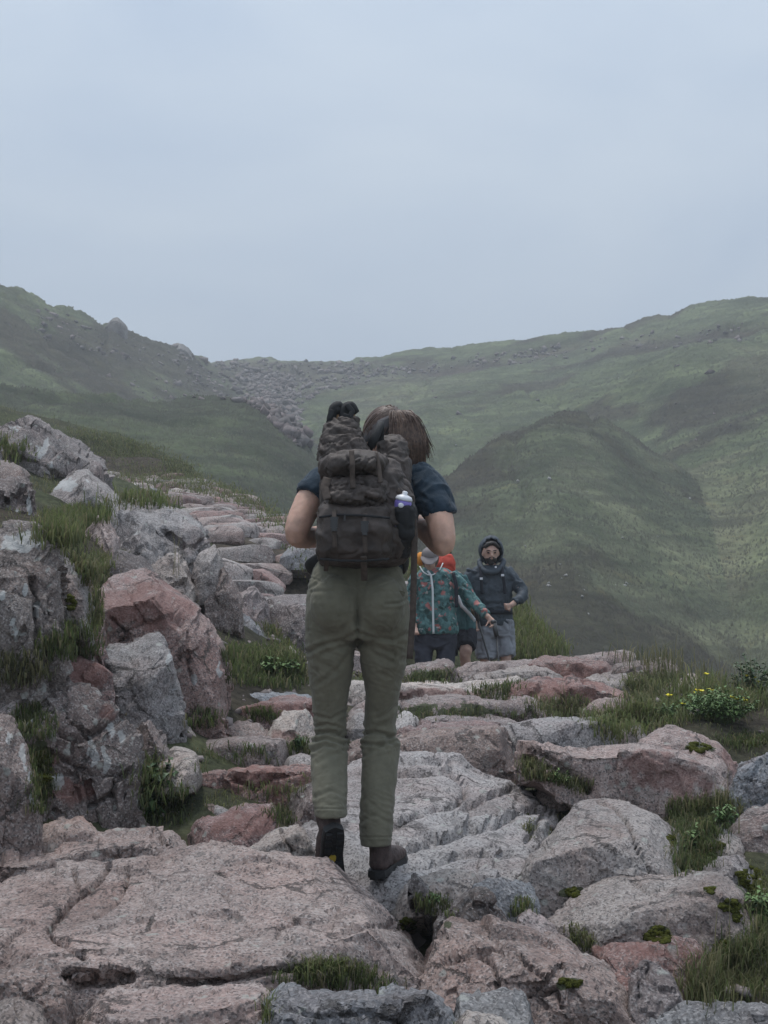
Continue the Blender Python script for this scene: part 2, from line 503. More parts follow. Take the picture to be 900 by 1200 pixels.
# far hills: crest and foot lines by bearing (pixel column X), each with its distance
LAYERS = [
    # name, crest [(X, row, dist)], foot [(X,row,dist)], power, colour
    ('hill_far', [(-900, 420, 300), (100, 424, 260), (235, 419, 250), (300, 417, 245), (400, 415, 235), (480, 411, 225), (560, 401, 215), (650, 390, 205), (750, 373, 195), (830, 360, 188), (900, 352, 180), (1100, 325, 165), (1700, 250, 150)],
     [(-900, 560, 150), (200, 560, 125), (360, 575, 110), (500, 640, 90), (650, 640, 95), (800, 760, 62), (900, 830, 50), (1100, 860, 45), (1700, 900, 42)], 0.92),
    ('hill_left', [(-900, 60, 110), (-300, 215, 125), (0, 325, 150), (60, 347, 158), (130, 375, 168), (180, 394, 178), (215, 407, 188), (240, 424, 195), (275, 452, 185), (310, 480, 165), (345, 515, 140), (372, 560, 118), (400, 640, 100), (500, 900, 80), (1700, 1400, 80)],
     [(-900, 640, 60), (0, 560, 80), (150, 580, 90), (250, 620, 90), (350, 700, 80), (400, 760, 75), (500, 1000, 60), (1700, 1500, 60)], 1.05),
    ('hill_spur', [(-900, 330, 60), (-200, 420, 68), (0, 446, 75), (100, 458, 80), (200, 468, 88), (260, 462, 94), (300, 468, 95), (325, 487, 92), (350, 520, 86), (372, 565, 78), (395, 625, 70), (430, 720, 62), (520, 900, 55), (1700, 1500, 50)],
     [(-900, 660, 38), (0, 640, 44), (150, 660, 46), (300, 720, 44), (400, 800, 42), (520, 1000, 40), (1700, 1600, 38)], 0.95),
    ('hill_mound', [(-900, 1500, 60), (380, 900, 66), (440, 700, 70), (480, 622, 74), (520, 578, 78), (560, 546, 82), (600, 512, 86), (640, 482, 90), (662, 473, 92), (690, 477, 92), (715, 489, 91), (745, 508, 90), (790, 546, 86), (830, 588, 82), (870, 640, 78), (930, 760, 72), (1050, 1000, 66), (1700, 1600, 60)],
     [(-900, 1600, 40), (380, 1100, 40), (500, 860, 42), (660, 860, 44), (800, 900, 44), (900, 1000, 42), (1050, 1200, 40), (1700, 1700, 40)], 0.9),
]


def layer_h(L, X, Y):
    c = np.array(L[1], float); f = np.array(L[2], float)
    Yc = np.interp(X, c[:, 0], c[:, 2]); zc = np.interp(X, c[:, 0], pit(c[:, 1])) * Yc
    Yf = np.interp(X, f[:, 0], f[:, 2]); zf = np.interp(X, f[:, 0], pit(f[:, 1])) * Yf
    t = (Y - Yf) / (Yc - Yf)
    mid = zf + (zc - zf) * np.clip(t, 0, 1) ** L[3]
    return np.where(t > 1, zc - (Y - Yc) * 0.12 - ((Y - Yc) ** 2) * 0.0006, np.where(t < 0, zf - (Yf - Y) * 0.35, mid))


def h_far(X, Y):
    Hs = np.stack([layer_h(L, X, Y) for L in LAYERS])
    k = 1.2
    mx = Hs.max(0)
    sm = mx + k * np.log(np.exp((Hs - mx) / k).sum(0)) - k * 0.0
    return sm, Hs.argmax(0)


def far_noise(x, y):
    P = np.stack([x.ravel(), y.ravel(), np.zeros(x.size)], 1)
    n = fbm(P / 26, 3, 11) * 1.7 + fbm(P / 8, 3, 21) * 0.8 - np.exp(-(vnoise(P / np.array([9.0, 34.0, 1]) + 0.6 * fbm(P / 12, 2, 77)[:, None], 33) / 0.10) ** 2) * 0.55 + (1 - 2 * np.abs(vnoise(P / 3.1, 31))) * 0.16 + fbm(P / 1.1, 3, 41) * 0.24
    return n.reshape(x.shape)


XS = np.unique(np.concatenate([np.linspace(-900, -30, 60), np.linspace(-30, 930, 430), np.linspace(930, 1700, 54)]))
YS = np.geomspace(36, 330, 400)
GX, GY = np.meshgrid(XS, YS, indexing='ij')
gx = (GX - CXP) / F_PX * GY
gz, gid = h_far(GX, GY)
_fade = np.clip((GY - 36) / 12, 0, 1)
gz = gz + far_noise(gx, GY) * _fade * np.clip(GY / 90, 0.35, 1.0)


def far_z(X, Y):
    """height of the built far terrain by bilinear lookup"""
    i = np.clip(np.searchsorted(XS, X) - 1, 0, len(XS) - 2); j = np.clip(np.searchsorted(YS, Y) - 1, 0, len(YS) - 2)
    a = (X - XS[i]) / (XS[i + 1] - XS[i]); b = (Y - YS[j]) / (YS[j + 1] - YS[j])
    return gz[i, j] * (1 - a) * (1 - b) + gz[i + 1, j] * a * (1 - b) + gz[i, j + 1] * (1 - a) * b + gz[i + 1, j + 1] * a * b


def poly_mask(x, y, poly):
    inside = np.zeros(np.shape(x), bool)
    n = len(poly)
    for i in range(n):
        x1, y1 = poly[i]; x2, y2 = poly[(i + 1) % n]
        c = ((y1 > y) != (y2 > y)) & (x < (x2 - x1) * (y - y1) / (y2 - y1 + 1e-9) + x1)
        inside ^= c
    return inside


# ground cover colours
G_GRASS = np.array((0.128, 0.148, 0.080)); G_PALE = np.array((0.190, 0.192, 0.118)); G_DARK = np.array((0.076, 0.086, 0.052))
G_HEATH = np.array((0.086, 0.080, 0.054)); G_PEAT = np.array((0.060, 0.048, 0.042)); G_SCREE = np.array((0.105, 0.098, 0.085))
Pn = np.stack([gx.ravel(), GY.ravel(), np.zeros(gx.size)], 1)
na = fbm(Pn / 14, 4, 51).reshape(gx.shape); nb = fbm(Pn / 5, 4, 61).reshape(gx.shape); nc = fbm(np.stack([gx.ravel() / 18, GY.ravel() / 40, np.zeros(gx.size)], 1), 4, 71).reshape(gx.shape)


def sst(v, a, b):
    t = np.clip((v - a) / (b - a), 0, 1)
    return (t * t * (3 - 2 * t))[..., None]


gcol = np.zeros(gx.shape + (3,))
mixA = G_GRASS + (G_HEATH * 0.8 - G_GRASS) * sst(na + 0.6 * nb, 0.0, 0.32)
mixA = mixA + (G_PALE - mixA) * sst(nc + 0.4 * nb, 0.05, 0.5) * 0.7
mixB = G_GRASS * 0.85 + (G_HEATH * 0.75 - G_GRASS * 0.85) * sst(na + 0.5 * nb, -0.1, 0.25)
mixC = G_DARK * 0.85 + (G_GRASS * 0.8 - G_DARK * 0.85) * sst(na * 0.8 + nb, 0.0, 0.45)
mixE = G_HEATH * 0.72 + (G_DARK * 1.2 - G_HEATH * 0.72) * sst(na + 0.7 * nb, -0.15, 0.3)
mixE = mixE + (G_PALE - mixE) * sst(nb + nc, 0.42, 0.8) * 0.45
for k_, mm_ in enumerate((mixA, mixB, mixC, mixE)):
    gcol[gid == k_] = mm_[gid == k_] * (0.76, 0.80, 0.84, 0.84)[k_] * np.array([0.97, 1.0, 1.10])
Ppx, Ppy = to_px(np.stack([gx, GY, gz], -1))
# peat hags below the skyline and the stony gully that drains the saddle (ground colours of those places)
_skx = [c[0] for c in LAYERS[0][1]]; _sky = [c[1] for c in LAYERS[0][1]]
_band = Ppy - np.interp(Ppx, _skx, _sky)
_cent = np.interp(Ppx, [235, 330, 430, 560, 650, 760, 900, 1100], [30, 22, 26, 24, 18, 27, 30, 30])
_pk = np.exp(-((_band - _cent + 7 * nb) / 7.0) ** 2) * (gid == 0) * (GY > 90)
_pk *= np.clip(0.4 + 2.2 * na + np.interp(Ppx, [250, 400, 640, 700, 760, 900], [0.2, 0.6, 0.6, 0.3, 0.55, 0.35]), 0, 1)
gcol += (G_PEAT - gcol) * np.clip(_pk, 0, 1)[..., None]
gz = gz - 1.0 * np.clip(_pk, 0, 1)
GULLY = [(232, 420), (300, 420), (420, 424), (480, 432), (440, 446), (372, 462), (345, 480), (352, 500), (360, 522), (352, 524), (325, 500), (300, 478), (268, 452)]
_gm = poly_mask(Ppx + 6 * nb, Ppy + 5 * na, GULLY) & (GY > 80)
gcol[_gm] = gcol[_gm] * 0.5 + G_SCREE * 0.5


def grid_faces(nx, ny):
    i, j = np.meshgrid(np.arange(nx - 1), np.arange(ny - 1), indexing='ij')
    a = (i * ny + j).ravel()
    return np.stack([a, a + ny, a + ny + 1, a + 1], 1)


gV = np.stack([gx, GY, gz], -1).reshape(-1, 3)
gF = grid_faces(len(XS), len(YS))
_fid = gid[:-1, :-1].ravel()
for k_, L_ in enumerate(LAYERS):
    ff = gF[_fid == k_]
    used, inv = np.unique(ff, return_inverse=True)
    me = make_mesh(L_[0], gV[used], inv.reshape(-1, 4), True, {'ground': gcol.reshape(-1, 3)[used]})
    link(L_[0], me, M['hill'], kind='structure')

# near ground sheet
XN = np.unique(np.concatenate([np.linspace(-2200, -60, 60), np.linspace(-60, 960, 240), np.linspace(960, 3000, 60)]))
YN = np.concatenate([np.linspace(0.6, 12, 150), np.geomspace(12.1, 44, 130)])
NX, NY = np.meshgrid(XN, YN, indexing='ij')
nx = (NX - CXP) / F_PX * NY
nz = h_near(nx, NY)
Pq = np.stack([nx.ravel(), NY.ravel(), np.zeros(nx.size)], 1)
nz = nz + (fbm(Pq / 0.9, 3, 81) * 0.05 + fbm(Pq / 0.22, 3, 91) * 0.025).reshape(nx.shape) * np.clip(NY / 9, 0.5, 2.5)
FARLINE = [tuple(W(x, y, d)[:2]) for x, y, d in ((372, 760, 11.0), (346, 702, 13.5), (338, 662, 16), (322, 633, 18.5), (284, 607, 22), (228, 590, 26), (170, 576, 29.5), (140, 570, 31))]
NEARLINE = [(0.3, 3.2), (0.2, 5), (0.35, 7), (0.55, 9), (0.7, 11), (0.6, 13), (0.3, 15)]
def near_path(x, y):
    best = np.full(np.shape(x), 9e9)
    for ln_ in (FARLINE, NEARLINE):
        for (x1, y1), (x2, y2) in zip(ln_[:-1], ln_[1:]):
            dx, dy = x2 - x1, y2 - y1
            t = np.clip(((x - x1) * dx + (y - y1) * dy) / (dx * dx + dy * dy), 0, 1)
            best = np.minimum(best, np.hypot(x - x1 - t * dx, y - y1 - t * dy))
    return best


_pd = near_path(nx, NY)
nz = nz - 0.14 * np.clip((1.5 - _pd) / 0.5, 0, 1) * (NY > 10.5)
_drop = np.clip(NY - 36, 0, 99)
nz = nz - _drop * 0.9
n1_ = fbm(Pq / 1.3, 4, 101).reshape(nx.shape); n2_ = fbm(Pq / 0.35, 3, 111).reshape(nx.shape)
N_SOIL = np.array((0.048, 0.040, 0.033)); N_GRASS = np.array((0.058, 0.064, 0.036))
_gw = np.clip(0.45 + 1.2 * n1_ + 0.5 * n2_, 0.05, 1)[..., None]
_gw = np.where((NY > 15)[..., None], np.clip(_gw + 0.5, 0, 1), _gw)
ncol = N_SOIL + (N_GRASS - N_SOIL) * _gw
nV = np.stack([nx, NY, nz], -1).reshape(-1, 3)
nF = grid_faces(len(XN), len(YN))
link('ground', make_mesh('ground', nV, nF, True, {'ground': ncol.reshape(-1, 3)}), M['ground'], kind='structure')
# far floor so that the terrain goes on behind the hills
bm_ = np.array([(-900, -40, -14), (900, -40, -14), (900, 900, -14), (-900, 900, -14)], float)
link('valley_floor', make_mesh('valley_floor', bm_, np.array([[0, 1, 2, 3]]), False, {'ground': np.tile(G_GRASS, (4, 1))}), M['hill'], kind='structure')

# ------------------------------------------------------------------ rocks
TINT = {'g': (0.315, 0.295, 0.290), 'p': (0.365, 0.300, 0.285), 'r': (0.265, 0.172, 0.160), 'b': (0.235, 0.252, 0.275), 'd': (0.135, 0.118, 0.115), 'w': (0.44, 0.415, 0.40), 'n': (0.235, 0.195, 0.187)}
RAY_V, RAY_F, RAY_O = [nV], [nF], len(nV)      # geometry collected for placing plants


def loft_rock(Bf, E, T, Bk, seg, rough=0.5, size=1.0, smooth=8, seed=0, face=0.5, strata=0.0):
    """closed rock lofted through four lines: front bottom, front edge, top/back silhouette, back bottom"""
    N = len(T)
    n1, n2, n3, n4 = seg
    rows = []
    for A, B_, n in ((Bf, E, n1), (E, T, n2), (T, Bk, n3), (Bk, Bf, n4)):
        for k in range(n):
            t = k / n
            rows.append(A * (1 - t) + B_ * t)
    K = len(rows)
    V = np.stack(rows, 1)                       # N,K,3
    verts = [V.reshape(-1, 3)]
    i, k = np.meshgrid(np.arange(N - 1), np.arange(K), indexing='ij')
    a = (i * K + k).ravel(); b = (i * K + (k + 1) % K).ravel()
    Fs = [np.stack([a, b, b + K, a + K], 1)]
    off = N * K
    for end in (0, N - 1):
        prof = V[end]; cen = prof.mean(0)
        inner = V[1 if end == 0 else N - 2].mean(0)
        out = cen - inner; ln = np.linalg.norm(out)
        out = out / (ln + 1e-9)
        rad = np.linalg.norm(prof - cen, axis=1).mean()
        nr = int(np.clip(rad / (0.006 * np.linalg.norm(cen)), 2, 10))
        prev = end * K + np.arange(K)
        for r in range(1, nr):
            s = 1 - r / nr
            ring = cen + (prof - cen) * s + out * rad * 0.18 * (1 - s * s)
            verts.append(ring)
            cur = off + np.arange(K); off += K
            q = np.stack([prev, cur, np.roll(cur, -1), np.roll(prev, -1)], 1)
            Fs.append(q if end else q[:, ::-1])
            prev = cur
        verts.append((cen + out * rad * 0.18)[None])
        c0 = off; off += 1
        kk = np.arange(0, K - 1, 2)
        q = np.stack([prev[kk], np.full(len(kk), c0), prev[(kk + 2) % K], prev[kk + 1]], 1)
        if K % 2: q = np.concatenate([q, [[prev[K - 1], c0, prev[0], prev[0]]]])
        Fs.append(q if end else q[:, ::-1])
    V = np.concatenate(verts); Fq = np.concatenate(Fs)
    tri = V[Fq]
    vol = np.einsum('ij,ij->i', tri[:, 0], np.cross(tri[:, 1], tri[:, 2])).sum() + np.einsum('ij,ij->i', tri[:, 0], np.cross(tri[:, 2], tri[:, 3])).sum()
    if vol < 0: Fq = Fq[:, ::-1].copy()
    lo0, hi0 = V.min(0), V.max(0)
    V = smooth_mesh(V, Fq, max(2, smooth // 2))
    # broken corners: planes that shave the outer few per cent
    cg = V.mean(0); rs_ = np.random.default_rng(seed + 400)
    for _ in range(16):
        nn = rs_.normal(size=3); nn[2] = abs(nn[2]) * 0.8; nn /= np.linalg.norm(nn)
        h_ = (V - cg) @ nn
        lim = h_.max() - (h_.max() - h_.min()) * rs_.uniform(0.03, 0.12) * (0.5 + face)
        V = V - nn[None] * np.clip(h_ - lim, 0, None)[:, None] * 0.85
    lo1, hi1 = V.min(0), V.max(0)               # back to the traced extents
    V = (V - lo1) / (hi1 - lo1) * (hi0 - lo0) + lo0
    nrm = vert_normals(V, Fq)
    s = size
    warp = np.stack([vnoise(V / (0.5 * s), seed + 1), vnoise(V / (0.5 * s), seed + 2), vnoise(V / (0.5 * s), seed + 3)], 1) * 0.12 * s
    face = face * 1.08
    f1, f2, pl = worley((V + warp) / (0.42 * s), seed + 5)
    g1, g2, pl2 = worley((V + warp * 0.5) / (0.16 * s), seed + 9)
    d = face * 0.085 * s * pl + face * 0.040 * s * pl2
    d = d - face * 0.010 * s * np.exp(-((f2 - f1) / 0.06) ** 2)
    d = d + rough * (0.045 * s * fbm(V / (0.55 * s), 3, seed + 20) + 0.023 * s * fbm(V / (0.12 * s), 4, seed + 30) + 0.008 * fbm(V / 0.025, 3, seed + 40))
    if strata:
        q = (V[:, 2] * 1.0 + 0.25 * V[:, 1] + 0.12 * V[:, 0] + 0.05 * s * fbm(V / (0.4 * s), 3, seed + 50)) / (0.075 * s)
        fr = q - np.floor(q)
        d = d + strata * 0.02 * s * (np.minimum(fr * 4, 1) - 0.6)
    V = V + nrm * d[:, None]
    return V, Fq


def seg_dist(px, py, line):
    best = np.full(len(px), 1e9)
    for (x1, y1), (x2, y2) in zip(line[:-1], line[1:]):
        dx, dy = x2 - x1, y2 - y1
        t = np.clip(((px - x1) * dx + (py - y1) * dy) / (dx * dx + dy * dy + 1e-9), 0, 1)
        best = np.minimum(best, np.hypot(px - x1 - t * dx, py - y1 - t * dy))
    return best


def rock(name, tint, dE, dT, T, B, E=None, ef=0.28, label=None, cat=None, group=None, parent=None, rough=0.5, face=0.5, smooth=8, step=2.6, cracks=(), stains=(), lich=0.35, seed=None, sink=0.12, strata=0.0, dB=None, matname='granite'):
    """a rock traced in the photograph: T top silhouette, E front upper edge, B foot line; dE/dT distances of edge and back"""
    global RAY_O
    T = np.array(T, float); B = np.array(B, float)
    L = np.linalg.norm(np.diff(T, axis=0), axis=1).sum()
    N = int(np.clip(L / step, 12, 260))
    t = polyl(T, N); b_ = polyl(B, N)
    e = polyl(np.array(E, float), N) if E is not None else t * (1 - ef) + b_ * ef
    # keep the edge below the silhouette
    if dB is None: dB = dE - 0.06
    W_T = W(t[:, 0], t[:, 1], dT); W_E = W(e[:, 0], e[:, 1], dE)
    W_B = W(b_[:, 0], b_[:, 1], dB)
    W_B[:, 2] -= sink * 0.5
    W_K = W_T.copy(); W_K[:, 1] += 0.08; W_K[:, 2] = np.minimum(W_B[:, 2], W_T[:, 2] - 0.12) - sink
    hpx = np.abs(b_[:, 1] - e[:, 1]).max(); tpx = np.abs(e[:, 1] - t[:, 1]).max()
    seg = (int(np.clip(hpx / step, 5, 70)), int(np.clip(max(tpx / step, (dT - dE) / 0.05), 6, 80)), 7, 3)
    size = float(np.clip(np.linalg.norm(W_T.max(0) - W_T.min(0)) * 0.5 + (W_T[:, 2].mean() - W_B[:, 2].mean()) * 0.5, 0.12, 0.9))
    sd = seed if seed is not None else (abs(hash((round(T[0, 0]), round(T[0, 1]), round(dE * 10)))) % 9973)
    V, Fq = loft_rock(W_B, W_E, W_T, W_K, seg, rough, size, smooth, sd, face, strata)
    px, py = to_px(V)
    nrm = vert_normals(V, Fq)
    facing = (nrm * V).sum(1) < 0
    if cracks:
        for line, wpx, dep in cracks:
            jit = 1.6 * vnoise(V / 0.05, 5)
            dd = seg_dist(px + jit, py + 1.6 * vnoise(V / 0.05, 6), line)
            V = V - nrm * (dep * np.exp(-(dd / wpx) ** 2) * facing)[:, None]
    st = np.zeros((len(V), 3))
    for (x, y, rx, ry, ch) in stains:
        wx_, wy_ = fbm(V / 0.06, 3, 61) * rx * 1.1, fbm(V / 0.06, 3, 62) * ry * 1.1
        q = ((px + wx_ - x) / rx) ** 2 + ((py + wy_ - y) / ry) ** 2
        k = {'r': 0, 'w': 1, 'm': 2}[ch]
        st[:, k] = np.maximum(st[:, k], np.clip(1.35 - 0.75 * q, 0, 1) * facing)
    base = np.array([V[:, 0].mean(), V[:, 1].mean(), V[:, 2].min()]) if parent is None else np.zeros(3)
    me = make_mesh(name, V - base, Fq, True, {'stain': st}, sharp=38)
    o = link(name, me, M[matname], parent, loc=Vector(base) if parent is None else None, label=label, cat=cat, group=group)
    c = TINT[tint] if isinstance(tint, str) else tint
    jr = np.random.default_rng(sd + 77); jb = jr.uniform(0.86, 1.14); jh = jr.uniform(-0.05, 0.05)
    o.color = (c[0] * jb * (1 + jh), c[1] * jb, c[2] * jb * (1 - jh), lich)
    RAY_V.append(V); RAY_F.append(Fq + RAY_O); RAY_O += len(V)
    return o


def B_(label, tint, dE, dT, T, B, **kw):
    return rock(kw.pop('name', 'boulder'), tint, dE, dT, T, B, label=label, cat=kw.pop('cat', 'boulder'), **kw)


# ---- foreground slabs
B_('broad pale pink granite slab with forking cracks, right behind which the hiker steps', (0.36, 0.305, 0.292), 3.92, 4.86, name='rock_slab', cat='rock slab',
   T=[(-60, 1042), (0, 1031), (60, 1021), (130, 1013), (195, 1001), (260, 995), (300, 993), (350, 998), (390, 1005), (430, 1016), (462, 1030), (482, 1050), (500, 1085), (508, 1125)],
   E=[(-60, 1112), (0, 1112), (60, 1122), (150, 1130), (260, 1128), (380, 1116), (450, 1100), (485, 1100), (503, 1125), (507, 1140)],
   B=[(-60, 1180), (0, 1175), (70, 1163), (200, 1172), (300, 1170), (400, 1162), (470, 1160), (507, 1165)], step=1.9, smooth=14, face=0.28, rough=0.55, lich=0.15, seed=77,
   cracks=[([(128, 1014), (118, 1030), (100, 1045), (88, 1052), (72, 1072), (58, 1090), (62, 1100), (80, 1108), (98, 1122)], 2.3, 0.04), ([(100, 1045), (92, 1043), (88, 1020)], 2.0, 0.02), ([(150, 1022), (148, 1035), (135, 1060), (110, 1075)], 2.0, 0.018),
           ([(60, 1148), (100, 1142), (150, 1140), (152, 1146), (90, 1154)], 5.0, 0.06), ([(200, 1152), (260, 1150), (330, 1136), (390, 1132)], 3.0, 0.03), ([(325, 1098), (327, 1088), (345, 1082), (380, 1078), (420, 1068)], 2.0, 0.014), ([(260, 1045), (275, 1065), (268, 1080)], 1.8, 0.010), ([(400, 1095), (440, 1085), (480, 1090)], 2.0, 0.014)],
   stains=[(478, 1083, 14, 8, 'm')], strata=0.25)
B_('dark edged block at the outer corner of the broad pink slab', 'n', 3.35, 3.7, T=[(-40, 1150), (0, 1141), (35, 1130), (56, 1124), (63, 1150)], E=[(-40, 1160), (0, 1152), (40, 1142), (58, 1136), (66, 1158)], B=[(-40, 1230), (20, 1230), (74, 1225)], face=0.6, lich=0.2)
B_('grey rounded stone in front of the dark edged block', 'g', 2.95, 3.15, T=[(-30, 1185), (0, 1173), (25, 1170), (42, 1178), (56, 1202)], B=[(-30, 1240), (60, 1240)], smooth=12)
B_('long pale slab wedged below the broad pink slab', 'p', 3.25, 3.62, name='rock_slab', cat='rock slab', T=[(70, 1168), (130, 1159), (200, 1158), (250, 1156), (290, 1153), (306, 1160), (312, 1178)], E=[(70, 1196), (140, 1198), (200, 1190), (260, 1180), (300, 1178), (311, 1184)], B=[(70, 1250), (310, 1245)], step=2.0, face=0.35, strata=0.4,
   cracks=[([(150, 1172), (220, 1166), (270, 1163)], 1.8, 0.010)])
B_('smooth blue grey boulder beside the long pale slab', 'b', 3.15, 3.45, T=[(308, 1172), (318, 1160), (345, 1157), (375, 1162), (400, 1166), (440, 1164), (470, 1160), (500, 1160), (530, 1172), (548, 1195)], E=[(310, 1180), (345, 1174), (400, 1180), (450, 1182), (500, 1176), (545, 1205)], B=[(308, 1235), (430, 1245), (548, 1240)], step=2.0, smooth=8, face=0.75, lich=0.05,
   cracks=[([(330, 1182), (380, 1192), (430, 1186), (470, 1200)], 2.2, 0.012)])
B_('small pale grey rounded stone beside the blue grey boulder', 'w', 2.98, 3.15, T=[(520, 1215), (530, 1196), (546, 1183), (564, 1177), (580, 1179), (597, 1190), (612, 1210)], B=[(520, 1240), (612, 1240)], smooth=12, lich=0.05)
B_('dark blue wedge stone behind the small pale rounded stone', 'b', 3.42, 3.6, T=[(535, 1180), (560, 1171), (585, 1167), (602, 1163), (614, 1172), (622, 1195)], B=[(535, 1215), (622, 1220)], face=0.8, lich=0.0)
B_('big rounded pink granite boulder with ledges and a moss spot', 'p', 3.95, 4.42, T=[(488, 1076), (505, 1073), (530, 1075), (555, 1071), (600, 1070), (640, 1078), (665, 1096), (690, 1117), (720, 1122), (745, 1142), (763, 1170), (778, 1210)],
   E=[(490, 1118), (530, 1122), (560, 1124), (600, 1118), (640, 1130), (680, 1150), (720, 1172), (750, 1205), (765, 1225)], B=[(488, 1190), (560, 1230), (660, 1240), (775, 1250)], step=1.9, smooth=10, face=0.45, lich=0.2, seed=55,
   cracks=[([(515, 1132), (545, 1122), (560, 1118), (580, 1112)], 2.2, 0.016), ([(560, 1118), (575, 1128), (582, 1145), (585, 1165)], 2.6, 0.03), ([(585, 1105), (605, 1115), (615, 1130), (640, 1150), (620, 1165), (640, 1180)], 2.4, 0.022), ([(500, 1100), (540, 1098), (580, 1090), (620, 1092)], 2.0, 0.010), ([(620, 1168), (650, 1160), (660, 1180)], 3, 0.03)], stains=[(667, 1152, 16, 6, 'm'), (523, 1083, 6, 3, 'm')], strata=0.2)
B_('flat red slab with a bright pink broken end', 'r', 4.22, 4.5, name='rock_slab', cat='rock slab', T=[(688, 1111), (720, 1108), (770, 1107), (815, 1105), (822, 1114), (831, 1132)], E=[(690, 1118), (730, 1123), (770, 1119), (808, 1113), (818, 1122), (828, 1140)], B=[(700, 1160), (760, 1180), (795, 1190), (832, 1178)], face=0.55, step=2.0, stains=[(822, 1122, 12, 9, 'r'), (760, 1113, 50, 8, 'r')], lich=0.05)
B_('grey triangular stone leaning under the flat red slab', 'n', 4.02, 4.14, T=[(742, 1136), (752, 1126), (768, 1131), (785, 1142), (796, 1158), (802, 1185)], B=[(740, 1195), (800, 1205)], face=0.7, lich=0.05,
   cracks=[([(760, 1128), (758, 1145)], 1.8, 0.02)])
B_('pale blue slab with a broken brown end beside the grass clump', 'b', 3.3, 3.6, name='rock_slab', cat='rock slab', T=[(768, 1196), (785, 1183), (810, 1178), (845, 1172), (880, 1168), (930, 1172)], E=[(770, 1203), (810, 1190), (860, 1184), (890, 1186), (930, 1190)], B=[(768, 1245), (930, 1245)], face=0.7, step=2.0, lich=0.05)
B_('large grey domed boulder with a thin crack running over it', 'g', 4.95, 5.72, T=[(611, 1012), (616, 995), (630, 975), (655, 950), (675, 937), (700, 933), (740, 935), (770, 940), (787, 950), (797, 968), (797, 985), (788, 1010)],
   E=[(611, 1018), (625, 1005), (660, 996), (700, 990), (750, 990), (780, 1000), (788, 1015)], B=[(613, 1042), (640, 1062), (690, 1062), (740, 1048), (788, 1040)], step=1.9, smooth=14, face=0.28, lich=0.2, seed=31,
   cracks=[([(700, 938), (718, 945), (733, 962), (742, 978), (748, 995), (758, 1010), (762, 1022)], 1.7, 0.022)], stains=[(672, 1046, 12, 6, 'm')])
B_('wide grey boulder with moss cushions below the domed boulder', 'g', 4.48, 4.95, T=[(632, 1072), (645, 1060), (670, 1049), (700, 1036), (735, 1026), (760, 1028), (790, 1030), (815, 1024), (838, 1015), (852, 1018), (872, 1032), (890, 1052), (897, 1080)],
   E=[(634, 1090), (660, 1082), (700, 1076), (760, 1070), (820, 1062), (860, 1066), (888, 1085), (894, 1095)], B=[(640, 1130), (700, 1135), (800, 1135), (860, 1125), (895, 1120)], step=1.9, smooth=12, face=0.32, lich=0.15, seed=12,
   stains=[(855, 1062, 13, 8, 'm'), (863, 1072, 5, 7, 'm'), (773, 1096, 14, 12, 'm'), (880, 1030, 16, 13, 'm'), (833, 1043, 7, 4, 'm'), (846, 1108, 12, 8, 'm')], cracks=[([(742, 1032), (760, 1044), (780, 1040)], 3, 0.02)])
B_('blue grey stone with a sharp ridge behind the dark pointed stone', 'b', 4.55, 4.75, T=[(558, 1040), (572, 1027), (592, 1020), (614, 1023), (626, 1038), (634, 1062)], B=[(560, 1080), (634, 1082)], face=0.8, lich=0.0)
B_('dark brown pointed stone between the pale slab and the pink boulder', 'd', 4.42, 4.58, T=[(512, 1066), (525, 1050), (545, 1037), (562, 1032), (578, 1042), (594, 1056), (602, 1072)], B=[(512, 1085), (602, 1088)], face=0.8, lich=0.1)
B_('flat whitish stone lying at the hiker\'s forward boot', 'w', 4.78, 4.98, T=[(468, 1034), (495, 1022), (530, 1015), (552, 1019), (566, 1034)], B=[(468, 1052), (566, 1055)], face=0.6, strata=0.5, lich=0.1)
B_('small dark brown shard standing up from the whitish stone', 'd', 4.66, 4.7, name='stone', cat='stone', T=[(480, 1031), (484, 1022), (492, 1028), (503, 1041), (505, 1046)], B=[(482, 1040), (503, 1052)], face=0.5, step=1.6, smooth=3, sink=0.03)
B_('small flat pinkish stone lying on the pink boulder\'s shoulder', 'p', 4.42, 4.52, name='stone', cat='stone', T=[(610, 1072), (620, 1066), (640, 1068), (652, 1076)], B=[(610, 1082), (652, 1086)], smooth=4)
# ---- middle ground around the hiker
B_('huge pale ribbed slab sloping up behind the hiker\'s legs', (0.39, 0.365, 0.355), 5.0, 6.85, name='rock_slab', cat='rock slab', T=[(395, 905), (410, 892), (440, 884), (470, 880), (500, 878), (530, 880), (546, 890), (562, 900), (590, 905), (615, 918), (640, 930), (654, 942), (652, 962), (634, 985), (616, 1010)],
   E=[(340, 1018), (400, 1027), (460, 1030), (520, 1022), (560, 1014), (600, 1012), (614, 1020)], B=[(340, 1050), (400, 1060), (480, 1065), (560, 1060), (612, 1050)], step=1.9, smooth=10, face=0.3, lich=0.08, seed=3, rough=0.65,
   cracks=[([(470, 892), (500, 892), (522, 893), (530, 905), (535, 912)], 2.6, 0.03), ([(468, 907), (505, 906), (520, 902), (536, 912), (545, 922), (546, 930), (538, 940), (528, 946), (508, 948), (480, 958), (455, 972)], 2.6, 0.034), ([(455, 997), (490, 990), (520, 982), (545, 972), (580, 965), (610, 950), (640, 945)], 4.5, 0.045), ([(600, 925), (580, 930), (560, 940), (545, 948)], 3.0, 0.03), ([(470, 1018), (510, 1012), (540, 1002), (600, 1000)], 2.6, 0.026), ([(618, 985), (630, 965), (640, 950)], 2.6, 0.03)], strata=0.3)
